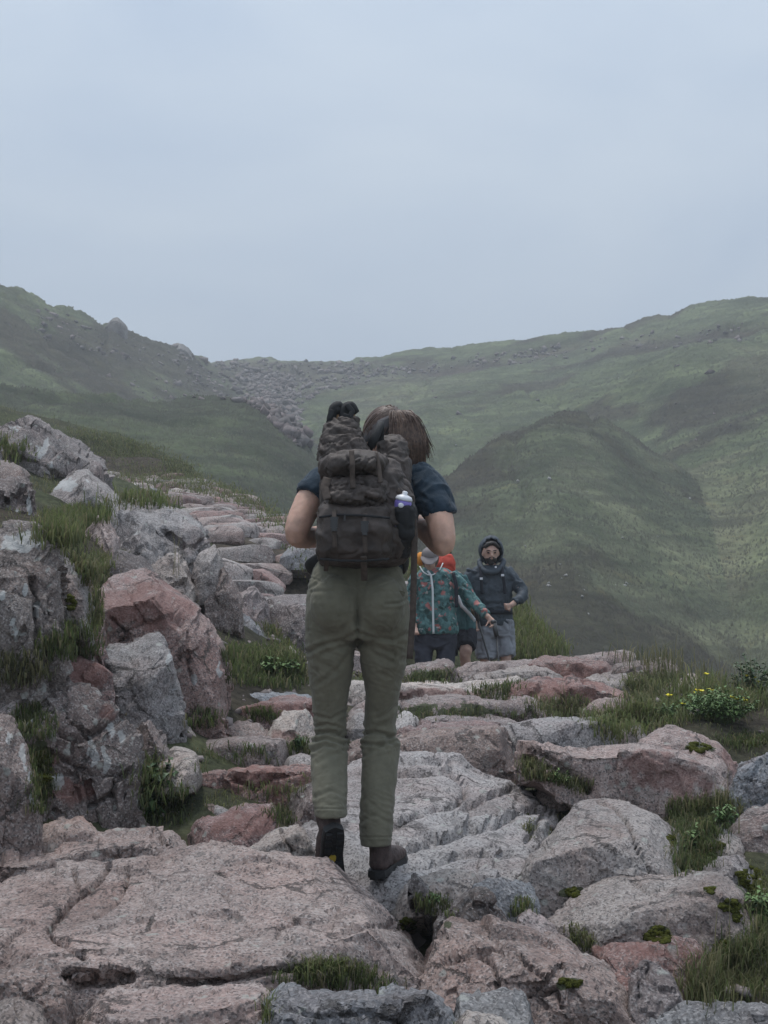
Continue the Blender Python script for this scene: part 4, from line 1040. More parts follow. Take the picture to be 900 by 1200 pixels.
m_, nt_, b__ = new_mat('scree_stone')
at_ = nt_.nodes.new('ShaderNodeAttribute'); at_.attribute_name = 'tone'
ps_ = nt_.nodes.new('ShaderNodeNewGeometry').outputs['Position']
nt_.links.new(mixc(nt_, maprange(nt_, noise_n(nt_, 5, 5, 0.7, ps_), 0.35, 0.65), mixc(nt_, 1.0, at_.outputs['Color'], (0.6, 0.6, 0.6), 'MULTIPLY'), at_.outputs['Color']), b__.inputs['Base Color'])
b__.inputs['Roughness'].default_value = 0.85
M['scree'] = m_
M['palestone'] = plain('pale_stone', (0.27, 0.265, 0.25), 0.85, 0.2, 0.4, 8)
rr_ = random.Random(3)
sp_ = poly_px(GULLY, 900, rr_) + poly_px([(272, 432), (345, 440), (350, 476), (358, 520), (350, 524), (322, 498)], 900, rr_)
stones_on_hill('scree', sp_, 0.12, 0.62, 'scree', 4, 'grey pink stones filling the gully below the saddle', 'scree', pw=3)
sp_ = poly_px([(205, 400), (240, 425), (275, 460), (330, 470), (300, 480), (240, 455), (205, 430)], 160, rr_) + poly_px([(40, 350), (130, 385), (230, 425), (260, 450), (160, 425), (40, 395)], 110, rr_) + poly_px([(120, 440), (300, 450), (320, 470), (180, 468)], 60, rr_)
stones_on_hill('hill_stones', sp_, 0.12, 0.55, 'scree', 6, 'loose grey stones strewn over the rocky slope above the spur', 'stones', pw=3)
sp_ = poly_px([(430, 432), (560, 415), (660, 402), (670, 420), (560, 432), (450, 446)], 190, rr_) + poly_px([(660, 400), (890, 375), (890, 400), (700, 415)], 70, rr_) + poly_px([(480, 440), (860, 420), (880, 560), (700, 470), (540, 500)], 14, rr_)
stones_on_hill('peat_stones', sp_, 0.12, 0.5, 'scree', 8, 'pale stones among the dark peat banks under the skyline', 'stones', pw=3)
sp_ = poly_px([(560, 560), (700, 560), (760, 680), (660, 740), (620, 640)], 12, rr_) + poly_px([(605, 635), (640, 640), (690, 700), (655, 700)], 8, rr_) + [(535, 521), (534, 522), (608, 565), (620, 574), (669, 577), (688, 576), (682, 700), (684, 692), (808, 585), (770, 629), (725, 443), (706, 428)]
stones_on_hill('mound_stones', sp_, 0.03, 0.13, 'palestone', 9, 'small white stones scattered on the dark heathery mound', 'stones', pw=2)
B_('round crag breaking the skyline of the rocky slope', (0.11, 0.105, 0.10), 163, 167, name='rock_outcrop', cat='outcrop', T=[(124, 382), (129, 376), (136, 374), (143, 376), (147, 383)], B=[(122, 390), (148, 392)], step=1.5, sink=1.5, face=0.6)
B_('stepped crags running down to the saddle of the hill', (0.12, 0.115, 0.11), 183, 190, name='rock_outcrop', cat='outcrop', T=[(196, 412), (204, 408), (212, 406), (220, 411), (228, 419), (234, 428)], B=[(196, 430), (234, 438)], step=1.5, sink=1.5, face=0.9)

# grit and small broken stones lying in the joints between the slabs
rg_ = random.Random(21); gp = []; gc = []
for k in range(2600):
    y = rg_.uniform(3.2, 11.0); x = rg_.gauss(0.35, 0.75)
    r = 0.008 + 0.035 * rg_.random() ** 3
    z = float(np.interp(0, [0], [0]))
    gp.append((x, y, r))
gx_ = np.array([g[0] for g in gp]); gy_ = np.array([g[1] for g in gp]); gzz = h_near(gx_, gy_)
gl_ = []
for k, (x, y, r) in enumerate(gp):
    gl_.append((chunk((x, y, gzz[k] + r * 0.2), r, k), CHF)); t = rg_.uniform(.6, 1.5)
    gc += [np.array((0.24, 0.20, 0.19)) * t] * 8
V, Fc = join(gl_)
link('grit', make_mesh('grit', V, Fc, False, {'tone': np.array(gc)}), M['scree'], label='loose grit and chips of stone in the joints of the path', cat='gravel', kind='stuff')

# ------------------------------------------------------------------ grass, moss, plants (rooted by casting rays on the built rocks and ground)
bvh_near = BVHTree.FromPolygons(np.concatenate(RAY_V).tolist(), np.concatenate(RAY_F).tolist())
GR_V, GR_F, GR_C, GR_O = [], [], [], 0


def blades(roots, hts, lean, seed, colA, colB, width=0.004, bend=0.5, base_dark=0.72):
    """curved grass blades: 5 verts each, all roots at once"""
    global GR_O
    rg = np.random.default_rng(seed)
    n = len(roots)
    if n == 0: return
    roots = np.asarray(roots, float); hts = np.asarray(hts, float)
    az = rg.uniform(0, 2 * np.pi, n)
    dirv = np.stack([np.cos(az), np.sin(az), np.zeros(n)], 1) * (lean * rg.uniform(0.2, 1.2, n))[:, None]
    side = np.stack([-np.sin(az + rg.uniform(-1, 1, n)), np.cos(az + rg.uniform(-1, 1, n)), np.zeros(n)], 1)
    w = np.minimum(width * 0.68, 0.00042 * np.abs(roots[:, 1])) * rg.uniform(0.6, 1.4, n)
    up = np.array([0, 0, 1.0])
    p0 = roots - up * 0.012
    p1 = roots + up * (hts * 0.55)[:, None] + dirv * (hts * 0.35)[:, None]
    p2 = roots + up * (hts * (1 - bend * rg.uniform(0.1, 1.5, n) * lean))[:, None] + dirv * (hts * 1.15)[:, None]
    V = np.stack([p0 - side * w[:, None], p0 + side * w[:, None], p1 + side * (w * 0.8)[:, None], p1 - side * (w * 0.8)[:, None], p2], 1)
    t = rg.random(n)[:, None]
    c = np.asarray(colA) * (1 - t) + np.asarray(colB) * t
    c = c * rg.uniform(0.7, 1.25, n)[:, None]
    dry = rg.random(n)[:, None] < 0.2
    c = np.where(dry, np.array([[0.21, 0.19, 0.105]]), c)
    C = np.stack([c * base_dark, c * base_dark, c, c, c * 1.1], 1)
    o = GR_O + np.arange(n)[:, None] * 5
    F1 = o + np.array([[0, 1, 2, 3]]); F2 = o + np.array([[3, 2, 4, 4]])
    GR_V.append(V.reshape(-1, 3)); GR_C.append(C.reshape(-1, 3)); GR_F.append((F1, F2[:, :3])); GR_O += n * 5


def flush_grass(name, label, cat):
    global GR_V, GR_F, GR_C, GR_O
    V = np.concatenate(GR_V); C = np.concatenate(GR_C)
    q = np.concatenate([f[0] for f in GR_F]); t = np.concatenate([f[1] for f in GR_F])
    tri = np.concatenate([q[:, [0, 1, 2]], q[:, [0, 2, 3]], t])
    o = link(name, make_mesh(name, V, tri, True, {'tone': C}), M['grass'], label=label, cat=cat, kind='stuff')
    GR_V, GR_F, GR_C, GR_O = [], [], [], 0
    return o


GA, GB = (0.112, 0.150, 0.050), (0.185, 0.200, 0.085)       # fresh to yellowish green
GD1, GD2 = (0.082, 0.098, 0.043), (0.10, 0.110, 0.055)      # darker turf
GS1, GS2 = (0.190, 0.175, 0.095), (0.260, 0.235, 0.140)      # straw
rr_ = random.Random(17)


def patch(poly, n, h, lean=0.6, ca=GA, cb=GB, width=0.0035, spread=0.025, per=6, seed=0, maxd=99, mind=0):
    """grass patch: tuft centres found inside an outline, rooted where the view ray meets rock or soil"""
    rr = random.Random(seed + 1000)
    roots, hts = [], []
    for (x, y) in poly_px(poly, n, rr):
        hh = ray(bvh_near, x, y)
        if hh[0] is None or not (mind < hh[0].y < maxd): continue
        for k in range(per + 2):
            roots.append((hh[0].x + rr.gauss(0, spread), hh[0].y + rr.gauss(0, spread), hh[0].z - 0.01 + rr.gauss(0, spread * 0.25)))
            hts.append(h * 0.52 * rr.uniform(0.25, 1.35))
    blades(roots, hts, lean, seed, ca, cb, width)


# tufts: outline in the photograph, number of tufts, blade height in metres
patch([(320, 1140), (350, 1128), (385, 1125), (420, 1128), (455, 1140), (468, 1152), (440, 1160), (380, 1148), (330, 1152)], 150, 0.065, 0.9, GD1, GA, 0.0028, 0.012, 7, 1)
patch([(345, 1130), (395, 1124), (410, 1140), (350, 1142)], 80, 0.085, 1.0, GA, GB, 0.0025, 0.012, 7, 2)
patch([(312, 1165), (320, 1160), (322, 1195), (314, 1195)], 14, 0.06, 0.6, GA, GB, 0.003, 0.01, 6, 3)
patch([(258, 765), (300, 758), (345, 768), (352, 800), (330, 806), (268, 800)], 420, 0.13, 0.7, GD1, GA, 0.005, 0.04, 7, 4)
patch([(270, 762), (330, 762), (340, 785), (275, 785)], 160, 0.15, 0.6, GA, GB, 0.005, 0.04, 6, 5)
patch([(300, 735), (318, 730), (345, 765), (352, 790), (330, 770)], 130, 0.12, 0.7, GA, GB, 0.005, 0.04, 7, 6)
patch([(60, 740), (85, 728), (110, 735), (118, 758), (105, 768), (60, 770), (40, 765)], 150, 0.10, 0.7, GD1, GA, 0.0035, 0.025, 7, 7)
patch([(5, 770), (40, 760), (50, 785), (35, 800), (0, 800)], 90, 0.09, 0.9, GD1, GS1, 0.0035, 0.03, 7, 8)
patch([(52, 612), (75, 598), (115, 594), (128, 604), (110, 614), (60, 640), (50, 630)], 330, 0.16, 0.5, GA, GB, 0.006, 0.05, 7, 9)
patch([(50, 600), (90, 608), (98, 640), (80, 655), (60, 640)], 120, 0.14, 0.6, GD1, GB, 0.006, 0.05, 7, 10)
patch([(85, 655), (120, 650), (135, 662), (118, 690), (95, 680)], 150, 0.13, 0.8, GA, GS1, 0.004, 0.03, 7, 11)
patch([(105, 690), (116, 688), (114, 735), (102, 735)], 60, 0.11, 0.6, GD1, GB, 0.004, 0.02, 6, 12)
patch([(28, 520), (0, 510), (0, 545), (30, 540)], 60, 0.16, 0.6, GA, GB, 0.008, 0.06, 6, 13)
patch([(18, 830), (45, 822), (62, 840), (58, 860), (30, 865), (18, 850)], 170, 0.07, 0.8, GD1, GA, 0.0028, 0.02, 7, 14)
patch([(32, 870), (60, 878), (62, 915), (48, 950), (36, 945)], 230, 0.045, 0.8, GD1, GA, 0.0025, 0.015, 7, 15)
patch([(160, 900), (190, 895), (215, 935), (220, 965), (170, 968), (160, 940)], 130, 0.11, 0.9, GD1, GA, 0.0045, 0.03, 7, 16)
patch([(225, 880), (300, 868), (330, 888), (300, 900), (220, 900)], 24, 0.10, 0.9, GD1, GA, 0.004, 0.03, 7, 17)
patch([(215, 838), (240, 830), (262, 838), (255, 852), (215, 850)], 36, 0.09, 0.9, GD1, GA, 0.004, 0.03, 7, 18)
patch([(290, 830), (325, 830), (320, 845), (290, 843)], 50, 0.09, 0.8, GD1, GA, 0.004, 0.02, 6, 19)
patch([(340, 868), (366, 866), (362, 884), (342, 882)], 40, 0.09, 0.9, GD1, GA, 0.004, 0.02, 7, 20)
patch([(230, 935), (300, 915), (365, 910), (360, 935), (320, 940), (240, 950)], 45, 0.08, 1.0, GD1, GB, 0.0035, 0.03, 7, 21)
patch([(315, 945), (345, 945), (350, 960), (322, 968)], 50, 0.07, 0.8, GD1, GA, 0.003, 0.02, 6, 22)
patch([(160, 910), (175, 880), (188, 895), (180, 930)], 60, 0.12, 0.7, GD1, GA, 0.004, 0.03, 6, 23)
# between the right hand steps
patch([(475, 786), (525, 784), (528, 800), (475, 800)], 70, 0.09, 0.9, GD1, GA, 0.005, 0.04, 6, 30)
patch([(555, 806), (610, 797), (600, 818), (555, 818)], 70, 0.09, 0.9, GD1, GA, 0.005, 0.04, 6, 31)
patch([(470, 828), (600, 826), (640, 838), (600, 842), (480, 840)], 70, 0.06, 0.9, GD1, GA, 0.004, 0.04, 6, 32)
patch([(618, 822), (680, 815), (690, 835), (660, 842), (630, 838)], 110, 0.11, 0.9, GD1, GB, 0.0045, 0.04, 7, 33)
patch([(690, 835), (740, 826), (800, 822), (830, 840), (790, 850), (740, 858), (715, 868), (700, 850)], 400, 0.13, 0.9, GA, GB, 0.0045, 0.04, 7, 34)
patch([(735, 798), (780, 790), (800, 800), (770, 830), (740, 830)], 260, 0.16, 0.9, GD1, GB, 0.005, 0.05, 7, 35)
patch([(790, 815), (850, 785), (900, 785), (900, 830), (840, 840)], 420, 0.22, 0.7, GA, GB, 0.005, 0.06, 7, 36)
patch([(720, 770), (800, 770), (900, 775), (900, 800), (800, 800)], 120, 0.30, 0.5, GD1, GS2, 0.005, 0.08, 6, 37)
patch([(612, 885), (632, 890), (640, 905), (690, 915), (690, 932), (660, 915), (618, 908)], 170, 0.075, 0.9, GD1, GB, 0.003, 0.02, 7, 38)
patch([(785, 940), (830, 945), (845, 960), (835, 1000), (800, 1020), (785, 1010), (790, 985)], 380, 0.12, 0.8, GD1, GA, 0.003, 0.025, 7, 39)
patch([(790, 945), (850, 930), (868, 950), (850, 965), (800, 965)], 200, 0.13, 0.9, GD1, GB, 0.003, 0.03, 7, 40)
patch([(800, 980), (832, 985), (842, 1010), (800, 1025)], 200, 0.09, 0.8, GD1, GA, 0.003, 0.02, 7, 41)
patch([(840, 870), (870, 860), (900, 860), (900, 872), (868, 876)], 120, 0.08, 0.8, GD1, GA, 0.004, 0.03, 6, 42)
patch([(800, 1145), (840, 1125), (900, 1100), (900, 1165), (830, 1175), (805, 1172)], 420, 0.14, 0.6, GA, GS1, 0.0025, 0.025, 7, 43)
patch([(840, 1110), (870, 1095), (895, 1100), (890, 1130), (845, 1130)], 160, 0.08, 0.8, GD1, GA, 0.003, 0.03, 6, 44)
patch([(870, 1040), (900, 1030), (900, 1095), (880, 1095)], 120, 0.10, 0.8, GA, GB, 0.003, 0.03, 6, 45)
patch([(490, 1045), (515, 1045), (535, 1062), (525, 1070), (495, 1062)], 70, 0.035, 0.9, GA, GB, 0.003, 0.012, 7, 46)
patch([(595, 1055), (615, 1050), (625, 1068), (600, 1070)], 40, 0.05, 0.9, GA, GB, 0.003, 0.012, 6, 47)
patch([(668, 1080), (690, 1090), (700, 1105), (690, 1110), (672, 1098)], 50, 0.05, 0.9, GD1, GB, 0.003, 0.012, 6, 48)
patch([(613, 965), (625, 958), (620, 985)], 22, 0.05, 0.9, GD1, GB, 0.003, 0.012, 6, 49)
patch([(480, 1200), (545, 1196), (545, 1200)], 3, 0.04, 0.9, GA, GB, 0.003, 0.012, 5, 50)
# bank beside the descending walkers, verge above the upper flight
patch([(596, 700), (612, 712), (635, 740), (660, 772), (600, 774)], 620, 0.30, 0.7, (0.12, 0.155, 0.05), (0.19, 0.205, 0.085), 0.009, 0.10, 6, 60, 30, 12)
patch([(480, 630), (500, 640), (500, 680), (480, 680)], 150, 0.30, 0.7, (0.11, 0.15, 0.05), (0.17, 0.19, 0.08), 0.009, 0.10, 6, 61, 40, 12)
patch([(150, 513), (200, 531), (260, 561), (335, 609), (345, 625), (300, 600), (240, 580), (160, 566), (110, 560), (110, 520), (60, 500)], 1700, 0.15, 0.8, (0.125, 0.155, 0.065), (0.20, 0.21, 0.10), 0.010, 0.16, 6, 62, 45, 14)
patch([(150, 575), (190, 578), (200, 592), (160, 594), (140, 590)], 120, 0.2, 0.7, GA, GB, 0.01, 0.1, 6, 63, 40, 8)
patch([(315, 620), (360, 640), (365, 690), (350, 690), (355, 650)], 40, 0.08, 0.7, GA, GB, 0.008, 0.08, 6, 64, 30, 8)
# short turf over all the open soil
rg = np.random.default_rng(5)
NB = 46000
bX = rg.uniform(-150, 1050, NB); bY = 5.0 * (36 / 5.0) ** rg.random(NB)
bx_ = (bX - CXP) / F_PX * bY
_i = np.clip(np.searchsorted(XN, bX) - 1, 0, len(XN) - 2); _j = np.clip(np.searchsorted(YN, bY) - 1, 0, len(YN) - 2)
_a = (bX - XN[_i]) / (XN[_i + 1] - XN[_i]); _b = (bY - YN[_j]) / (YN[_j + 1] - YN[_j])
bz = nz[_i, _j] * (1 - _a) * (1 - _b) + nz[_i + 1, _j] * _a * (1 - _b) + nz[_i, _j + 1] * (1 - _a) * _b + nz[_i + 1, _j + 1] * _a * _b
keep = (near_path(bx_, bY) > np.where(bY > 10.5, 1.05, 0.0)) & (fbm(np.stack([bx_, bY, bx_ * 0], 1) / 0.8, 3, 44) > -0.25) & ~((bx_ > -1.15) & (bx_ < -0.2) & (bY < 8.6))
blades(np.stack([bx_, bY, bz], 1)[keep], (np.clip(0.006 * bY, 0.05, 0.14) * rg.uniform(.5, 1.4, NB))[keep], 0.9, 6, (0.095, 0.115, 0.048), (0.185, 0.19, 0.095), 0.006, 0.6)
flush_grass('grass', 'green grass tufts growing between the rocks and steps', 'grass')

# long straw stalks with seed heads
rs = random.Random(44)
for (x, y, h) in [(828, 845, .45), (835, 838, .5), (852, 835, .55), (858, 832, .5), (862, 838, .45), (845, 840, .4), (812, 835, .42), (800, 838, .4), (870, 830, .5), (880, 835, .5), (890, 838, .45), (870, 842, .4), (770, 790, .3), (785, 792, .35), (740, 782, .35), (720, 780, .4), (848, 838, .5),
                  (205, 672, .35), (208, 675, .42), (214, 676, .4), (825, 1150, .2), (835, 1140, .25), (850, 1135, .22), (845, 1150, .25), (860, 1140, .2), (815, 1160, .18), (875, 1140, .2), (800, 1020, .2), (812, 990, .25), (835, 970, .25), (855, 940, .25), (660, 830, .25), (668, 828, .2), (690, 845, .2)]:
    hh = ray(bvh_near, x, y)
    if hh[0] is None: continue
    for k in range(2):
        p = np.array(hh[0]) + np.array([rs.gauss(0, .02), rs.gauss(0, .02), 0])
        blades([p], [h * rs.uniform(.8, 1.1)], 0.35, rs.randint(0, 99999), GS1, GS2, 0.0022, 0.4, 0.9)
        az = rs.uniform(0, 6.28)
flush_grass('straw_stalks', 'thin pale dry grass stalks rising above the turf', 'grass')

# turf on the hillsides: many small tussocks
rg = np.random.default_rng(99)
NT = 110000
tX = rg.uniform(-60, 960, NT)
tY = 38 * (230 / 38) ** rg.random(NT)
tx_ = (tX - CXP) / F_PX * tY
tz = far_z(tX, tY)
_i = np.clip(np.searchsorted(XS, tX) - 1, 0, len(XS) - 1); _j = np.clip(np.searchsorted(YS, tY) - 1, 0, len(YS) - 1)
tc = gcol[_i, _j]
ht = np.clip(0.0009 * tY, 0.05, 0.13) * rg.uniform(0.5, 1.4, NT)
V_, C_, F_ = [], [], []
for k in range(3):
    az = rg.uniform(0, 2 * np.pi, NT)
    ox = rg.normal(0, 0.35, NT) * ht; oy = rg.normal(0, 0.35, NT) * ht
    wd = ht * rg.uniform(0.6, 1.3, NT)
    p0 = np.stack([tx_ + ox - np.cos(az) * wd, tY + oy - np.sin(az) * wd, tz - 0.08], 1)
    p1 = np.stack([tx_ + ox + np.cos(az) * wd, tY + oy + np.sin(az) * wd, tz - 0.08], 1)
    p2 = np.stack([tx_ + ox + rg.normal(0, .7, NT) * ht, tY + oy + rg.uniform(.5, 1.8, NT) * ht, tz + 0.10 + ht * .55], 1)
    dn = np.cross(p1 - p0, p2 - p0)[:, 2] < 0          # wind every leaf face upwards
    p0[dn], p1[dn] = p1[dn].copy(), p0[dn].copy()
    nv_ = np.cross(p1 - p0, p2 - p0)
    lay = (nv_[:, 1] > -0.25 * nv_[:, 2]) | (nv_[:, 2] < 0.25 * np.abs(nv_[:, 0]))      # blades leaning out of the slope lie flat in the turf instead
    p2[lay, 2] = p0[lay, 2] - 0.05
    V_.append(np.stack([p0, p1, p2], 1).reshape(-1, 3))
    cc = tc * rg.uniform(0.72, 1.3, NT)[:, None]
    C_.append(np.repeat(cc, 3, 0))
    F_.append(np.arange(NT * 3).reshape(-1, 3) + k * NT * 3)
hg_ = make_mesh('hill_grass', np.concatenate(V_), np.concatenate(F_), True, {'tone': np.concatenate(C_)})
hg_.normals_split_custom_set_from_vertices(np.tile(np.array([[0, -0.25, 0.97]], np.float32), (NT * 9, 1)))
link('hill_grass', hg_, M['grass'], label='rough moorland grass and heather covering the hillsides', cat='grass', kind='stuff')

# moss cushions on rocks: bumpy low domes
M['moss'] = plain('moss', (0.075, 0.080, 0.016), 0.95, 0.1, 0.55, 60, 0.9, 140, 0.02)
mv = []
rm = random.Random(8)
MOSS = [(855, 1062, 13, 7), (863, 1074, 4, 6), (773, 1096, 12, 11), (879, 1028, 14, 12), (885, 1040, 9, 8), (833, 1043, 6, 3), (668, 1152, 15, 5), (478, 1083, 11, 6), (672, 1046, 9, 6), (838, 992, 10, 6), (848, 1108, 9, 7), (787, 985, 5, 9), (818, 876, 13, 5), (50, 900, 9, 22), (82, 706, 6, 9), (885, 868, 12, 6), (780, 1100, 6, 5), (760, 1098, 4, 4)]
for (x, y, rx, ry) in MOSS:
    for k in range(int(10 + rx * ry * 0.35)):
        a = rm.uniform(0, 6.28); q = rm.random() ** 0.5
        hh = ray(bvh_near, x + rx * q * math.cos(a), y + ry * q * math.sin(a))
        if hh[0] is None: continue
        r = rm.uniform(0.006, 0.015) * hh[0].y / 4.8
        mv.append((lump(hh[0], r, rm.randint(0, 1 << 30), 0.7), ICO))
V, Fc = join(mv)
link('moss', make_mesh('moss', V, Fc, True), M['moss'], label='yellow green moss cushions clinging to the boulders', cat='moss', kind='stuff')

# leafy plants, some in flower
M['leaf'] = plain('plant_leaf', (0.105, 0.170, 0.055), 0.55, 0.3, 0.45, 40)
M['leafd'] = plain('plant_leaf_dark', (0.045, 0.085, 0.030), 0.5, 0.3, 0.4, 40)
M['stem'] = plain('plant_stem', (0.07, 0.10, 0.035), 0.7)
M['petal'] = plain('yellow_petal', (0.78, 0.66, 0.03), 0.5, 0.3, 0.12)


def leaf_quads(p, d, length, w, rr, droop=0.3):
    d = np.array(d) / (np.linalg.norm(d) + 1e-9)
    s = np.cross(d, (rr.gauss(0, .3), rr.gauss(0, .3), 1)); s /= np.linalg.norm(s) + 1e-9
    m = p + d * length * 0.5 + np.array([0, 0, 0.12 * length]); t = p + d * length - np.array([0, 0, droop * length])
    return np.array([p, m + s * w, t, m - s * w])


def leafy(x, y, rpx, n, leaf, label, matn='leaf', hgt=0.2, flowers=(), group=None):
    """bushy herb: stems and leaflets in a dome, rooted where the ray meets the bank"""
    rr = random.Random(int(x * 7 + y))
    h = ray(bvh_near, x, y)
    if h[0] is None: return
    root = np.array(h[0]); R = rpx / F_PX * root[1]
    t = empty('flowering_plant' if flowers else 'leafy_plant', Vector(root), label, 'plant', group)
    LV, SV = [], []
    tips = []
    for k in range(max(6, n // 14)):
        a = rr.uniform(0, 6.28); q = R * rr.random() ** 0.6
        tip = root + np.array([q * math.cos(a), q * 0.7 * math.sin(a), hgt * rr.uniform(0.45, 1.0) * (1 - 0.4 * (q / R) ** 2)])
        tips.append(tip)
        s = np.array([0.0016, 0, 0]); s2 = np.array([0, 0.0016, 0])
        b0 = root + (tip - root) * np.array([0.35, 0.35, 0]) - np.array([0, 0, 0.01])
        SV.append(np.array([b0 - s, b0 + s, tip + s * .5, tip - s * .5])); SV.append(np.array([b0 - s2, b0 + s2, tip + s2 * .5, tip - s2 * .5]))
        for j in range(14):
            f = rr.uniform(0.3, 1.0)
            p = b0 + (tip - b0) * f
            az = rr.uniform(0, 6.28); el = rr.uniform(-0.2, 0.8)
            LV.append(leaf_quads(p, (math.cos(az), math.sin(az), el), leaf * rr.uniform(.6, 1.3), leaf * 0.24, rr))
    q = np.arange(len(LV) * 4).reshape(-1, 4)
    part('foliage', np.concatenate(LV), q, M[matn], t, True, kind='stuff')
    part('stem', np.concatenate(SV), np.arange(len(SV) * 4).reshape(-1, 4), M['stem'], t)
    for (fx, fy) in flowers:
        d_ = root[1] - R * 0.2
        c = W(fx, fy, d_)
        b0 = np.array([c[0] + rr.gauss(0, .01), d_ + 0.02, root[2] + 0.3 * (c[2] - root[2])])
        s = np.array([0.0018, 0, 0])
        st = part('flower_stalk', np.array([b0 - s, b0 + s, c + s, c - s]), np.array([[0, 1, 2, 3]]), M['stem'], t)
        PV = []
        for j in range(7):
            az = j * 0.9
            PV.append(leaf_quads(c, (math.cos(az), math.sin(az) - .4, 0.55), 0.020 * rr.uniform(.8, 1.2), 0.008, rr, 0.0))
        part('flower', np.concatenate(PV), np.arange(28).reshape(-1, 4), M['petal'], t)


leafy(842, 846, 46, 1100, 0.032, 'bushy bright green plant with yellow flowers overhanging the dark hole', 'leaf', 0.22, [(858, 818), (863, 820), (869, 819), (873, 822)])
leafy(820, 836, 26, 420, 0.03, 'low green plant with a row of small yellow flowers in the turf', 'leaf', 0.12, [(815, 813), (817, 810), (822, 811), (830, 809), (834, 810)])
leafy(785, 842, 20, 200, 0.028, 'sprawling plant with two tiny yellow flowers beside the round boulder', 'leaf', 0.10, [(784, 816), (801, 826)])
leafy(882, 815, 28, 420, 0.035, 'tall leafy plant with pale yellow flowers behind the bushy plant', 'leafd', 0.26, [(875, 793), (884, 795), (889, 800), (828, 791)])
leafy(190, 935, 30, 520, 0.05, 'dark leafy plant growing in the cleft beside the old steps', 'leafd', 0.16)
leafy(172, 955, 20, 260, 0.055, 'dark long leaved plant at the foot of the mossy outcrop', 'leafd', 0.12)
leafy(322, 786, 30, 300, 0.045, 'green fern like plant on the grass covered boulder', 'leaf', 0.08)
leafy(812, 1000, 22, 420, 0.028, 'grey green feathery plant in the grass between the domed and wide boulders', 'leaf', 0.12)
leafy(848, 968, 16, 160, 0.028, 'small weed beside the brown grey rock and grass', 'leaf', 0.10)
leafy(350, 876, 12, 90, 0.028, 'little weed under the pale step boulder by the hiker\'s knee', 'leafd', 0.08)
leafy(892, 1085, 20, 260, 0.03, 'bright weed at the outer end of the wide mossy boulder', 'leaf', 0.14)
leafy(505, 1058, 12, 120, 0.016, 'tiny pale rosette plant between whitish stone and pink boulder', 'leaf', 0.04)
leafy(655, 915, 16, 160, 0.02, 'small weed in the hollow under the red faced step', 'leaf', 0.06)

# ------------------------------------------------------------------ people
M['skin'] = plain('skin', (0.56, 0.345, 0.262), 0.55, 0.35, 0.16, 26, 0.25, 120, 0.002, sss=0.25)
M['skin2'] = plain('skin_tanned', (0.47, 0.30, 0.235), 0.55, 0.35, 0.10, 18, sss=0.2)
M['shirt'] = plain('navy_cotton', (0.026, 0.042, 0.060), 0.9, 0.15, 0.25, 30, 0.5, 260, 0.004, sheen=0.15)
M['trouser'] = plain('olive_trouser_cloth', (0.142, 0.132, 0.094), 0.82, 0.25, 0.14, 22, 0.5, 420, 0.002, sheen=0.1)
M['pack'] = plain('brown_pack_cloth', (0.062, 0.047, 0.040), 0.62, 0.4, 0.42, 14, 0.55, 330, 0.003)
M['packd'] = plain('black_pack_cloth', (0.018, 0.018, 0.019), 0.7, 0.35, 0.3, 35, 0.5, 330, 0.003)
M['web'] = plain('brown_webbing', (0.078, 0.060, 0.050), 0.8, 0.25, 0.3, 60, 0.4, 500, 0.002)
M['plastic'] = plain('black_plastic', (0.035, 0.034, 0.034), 0.4, 0.5, 0.2)
M['leather'] = plain('brown_boot_leather', (0.062, 0.040, 0.036), 0.62, 0.4, 0.35, 60, 0.6, 260, 0.004)
M['rubber'] = plain('black_rubber', (0.014, 0.014, 0.015), 0.6, 0.4, 0.4, 90, 0.4, 300, 0.003)
M['yellow'] = plain('yellow_mark', (0.55, 0.40, 0.06), 0.5)
M['hair'] = plain('brown_hair', (0.085, 0.050, 0.036), 0.45, 0.5, 0.5, 90)
M['hairb'] = plain('brown_hair_light', (0.150, 0.095, 0.066), 0.45, 0.5, 0.4, 90)
M['haird'] = plain('black_hair', (0.026, 0.021, 0.018), 0.5, 0.4, 0.3)
M['band'] = plain('grey_headband_cloth', (0.105, 0.098, 0.100), 0.85, 0.2, 0.2)
M['purple'] = plain('purple_bottle', (0.22, 0.17, 0.50), 0.3, 0.5, 0.1)
M['white'] = plain('white_plastic', (0.70, 0.70, 0.72), 0.35, 0.5, 0.06)
M['cork'] = plain('cork', (0.36, 0.22, 0.12), 0.8, 0.2, 0.3, 120)
M['jacket'] = plain('slate_jacket', (0.058, 0.070, 0.084), 0.7, 0.3, 0.2, 12, 0.4, 60, 0.01)
M['shorts'] = plain('grey_shorts', (0.255, 0.262, 0.285), 0.8, 0.25, 0.12, 14)
M['dark'] = plain('charcoal_cloth', (0.028, 0.029, 0.036), 0.85, 0.2, 0.25, 14)
M['navyt'] = plain('navy_trousers', (0.045, 0.047, 0.060), 0.85, 0.2, 0.2, 14)
M['cap'] = plain('taupe_cap', (0.22, 0.195, 0.19), 0.85, 0.2, 0.1)
M['red'] = plain('red_pack_cloth', (0.50, 0.07, 0.045), 0.7, 0.3, 0.15)
M['orange'] = plain('orange_pack_cloth', (0.62, 0.24, 0.035), 0.7, 0.3, 0.1)
M['teal'] = plain('teal_jacket_cloth', (0.055, 0.125, 0.130), 0.75, 0.3, 0.2, 12)
M['zip'] = plain('pale_zip', (0.60, 0.62, 0.62), 0.5, 0.3, 0.05)


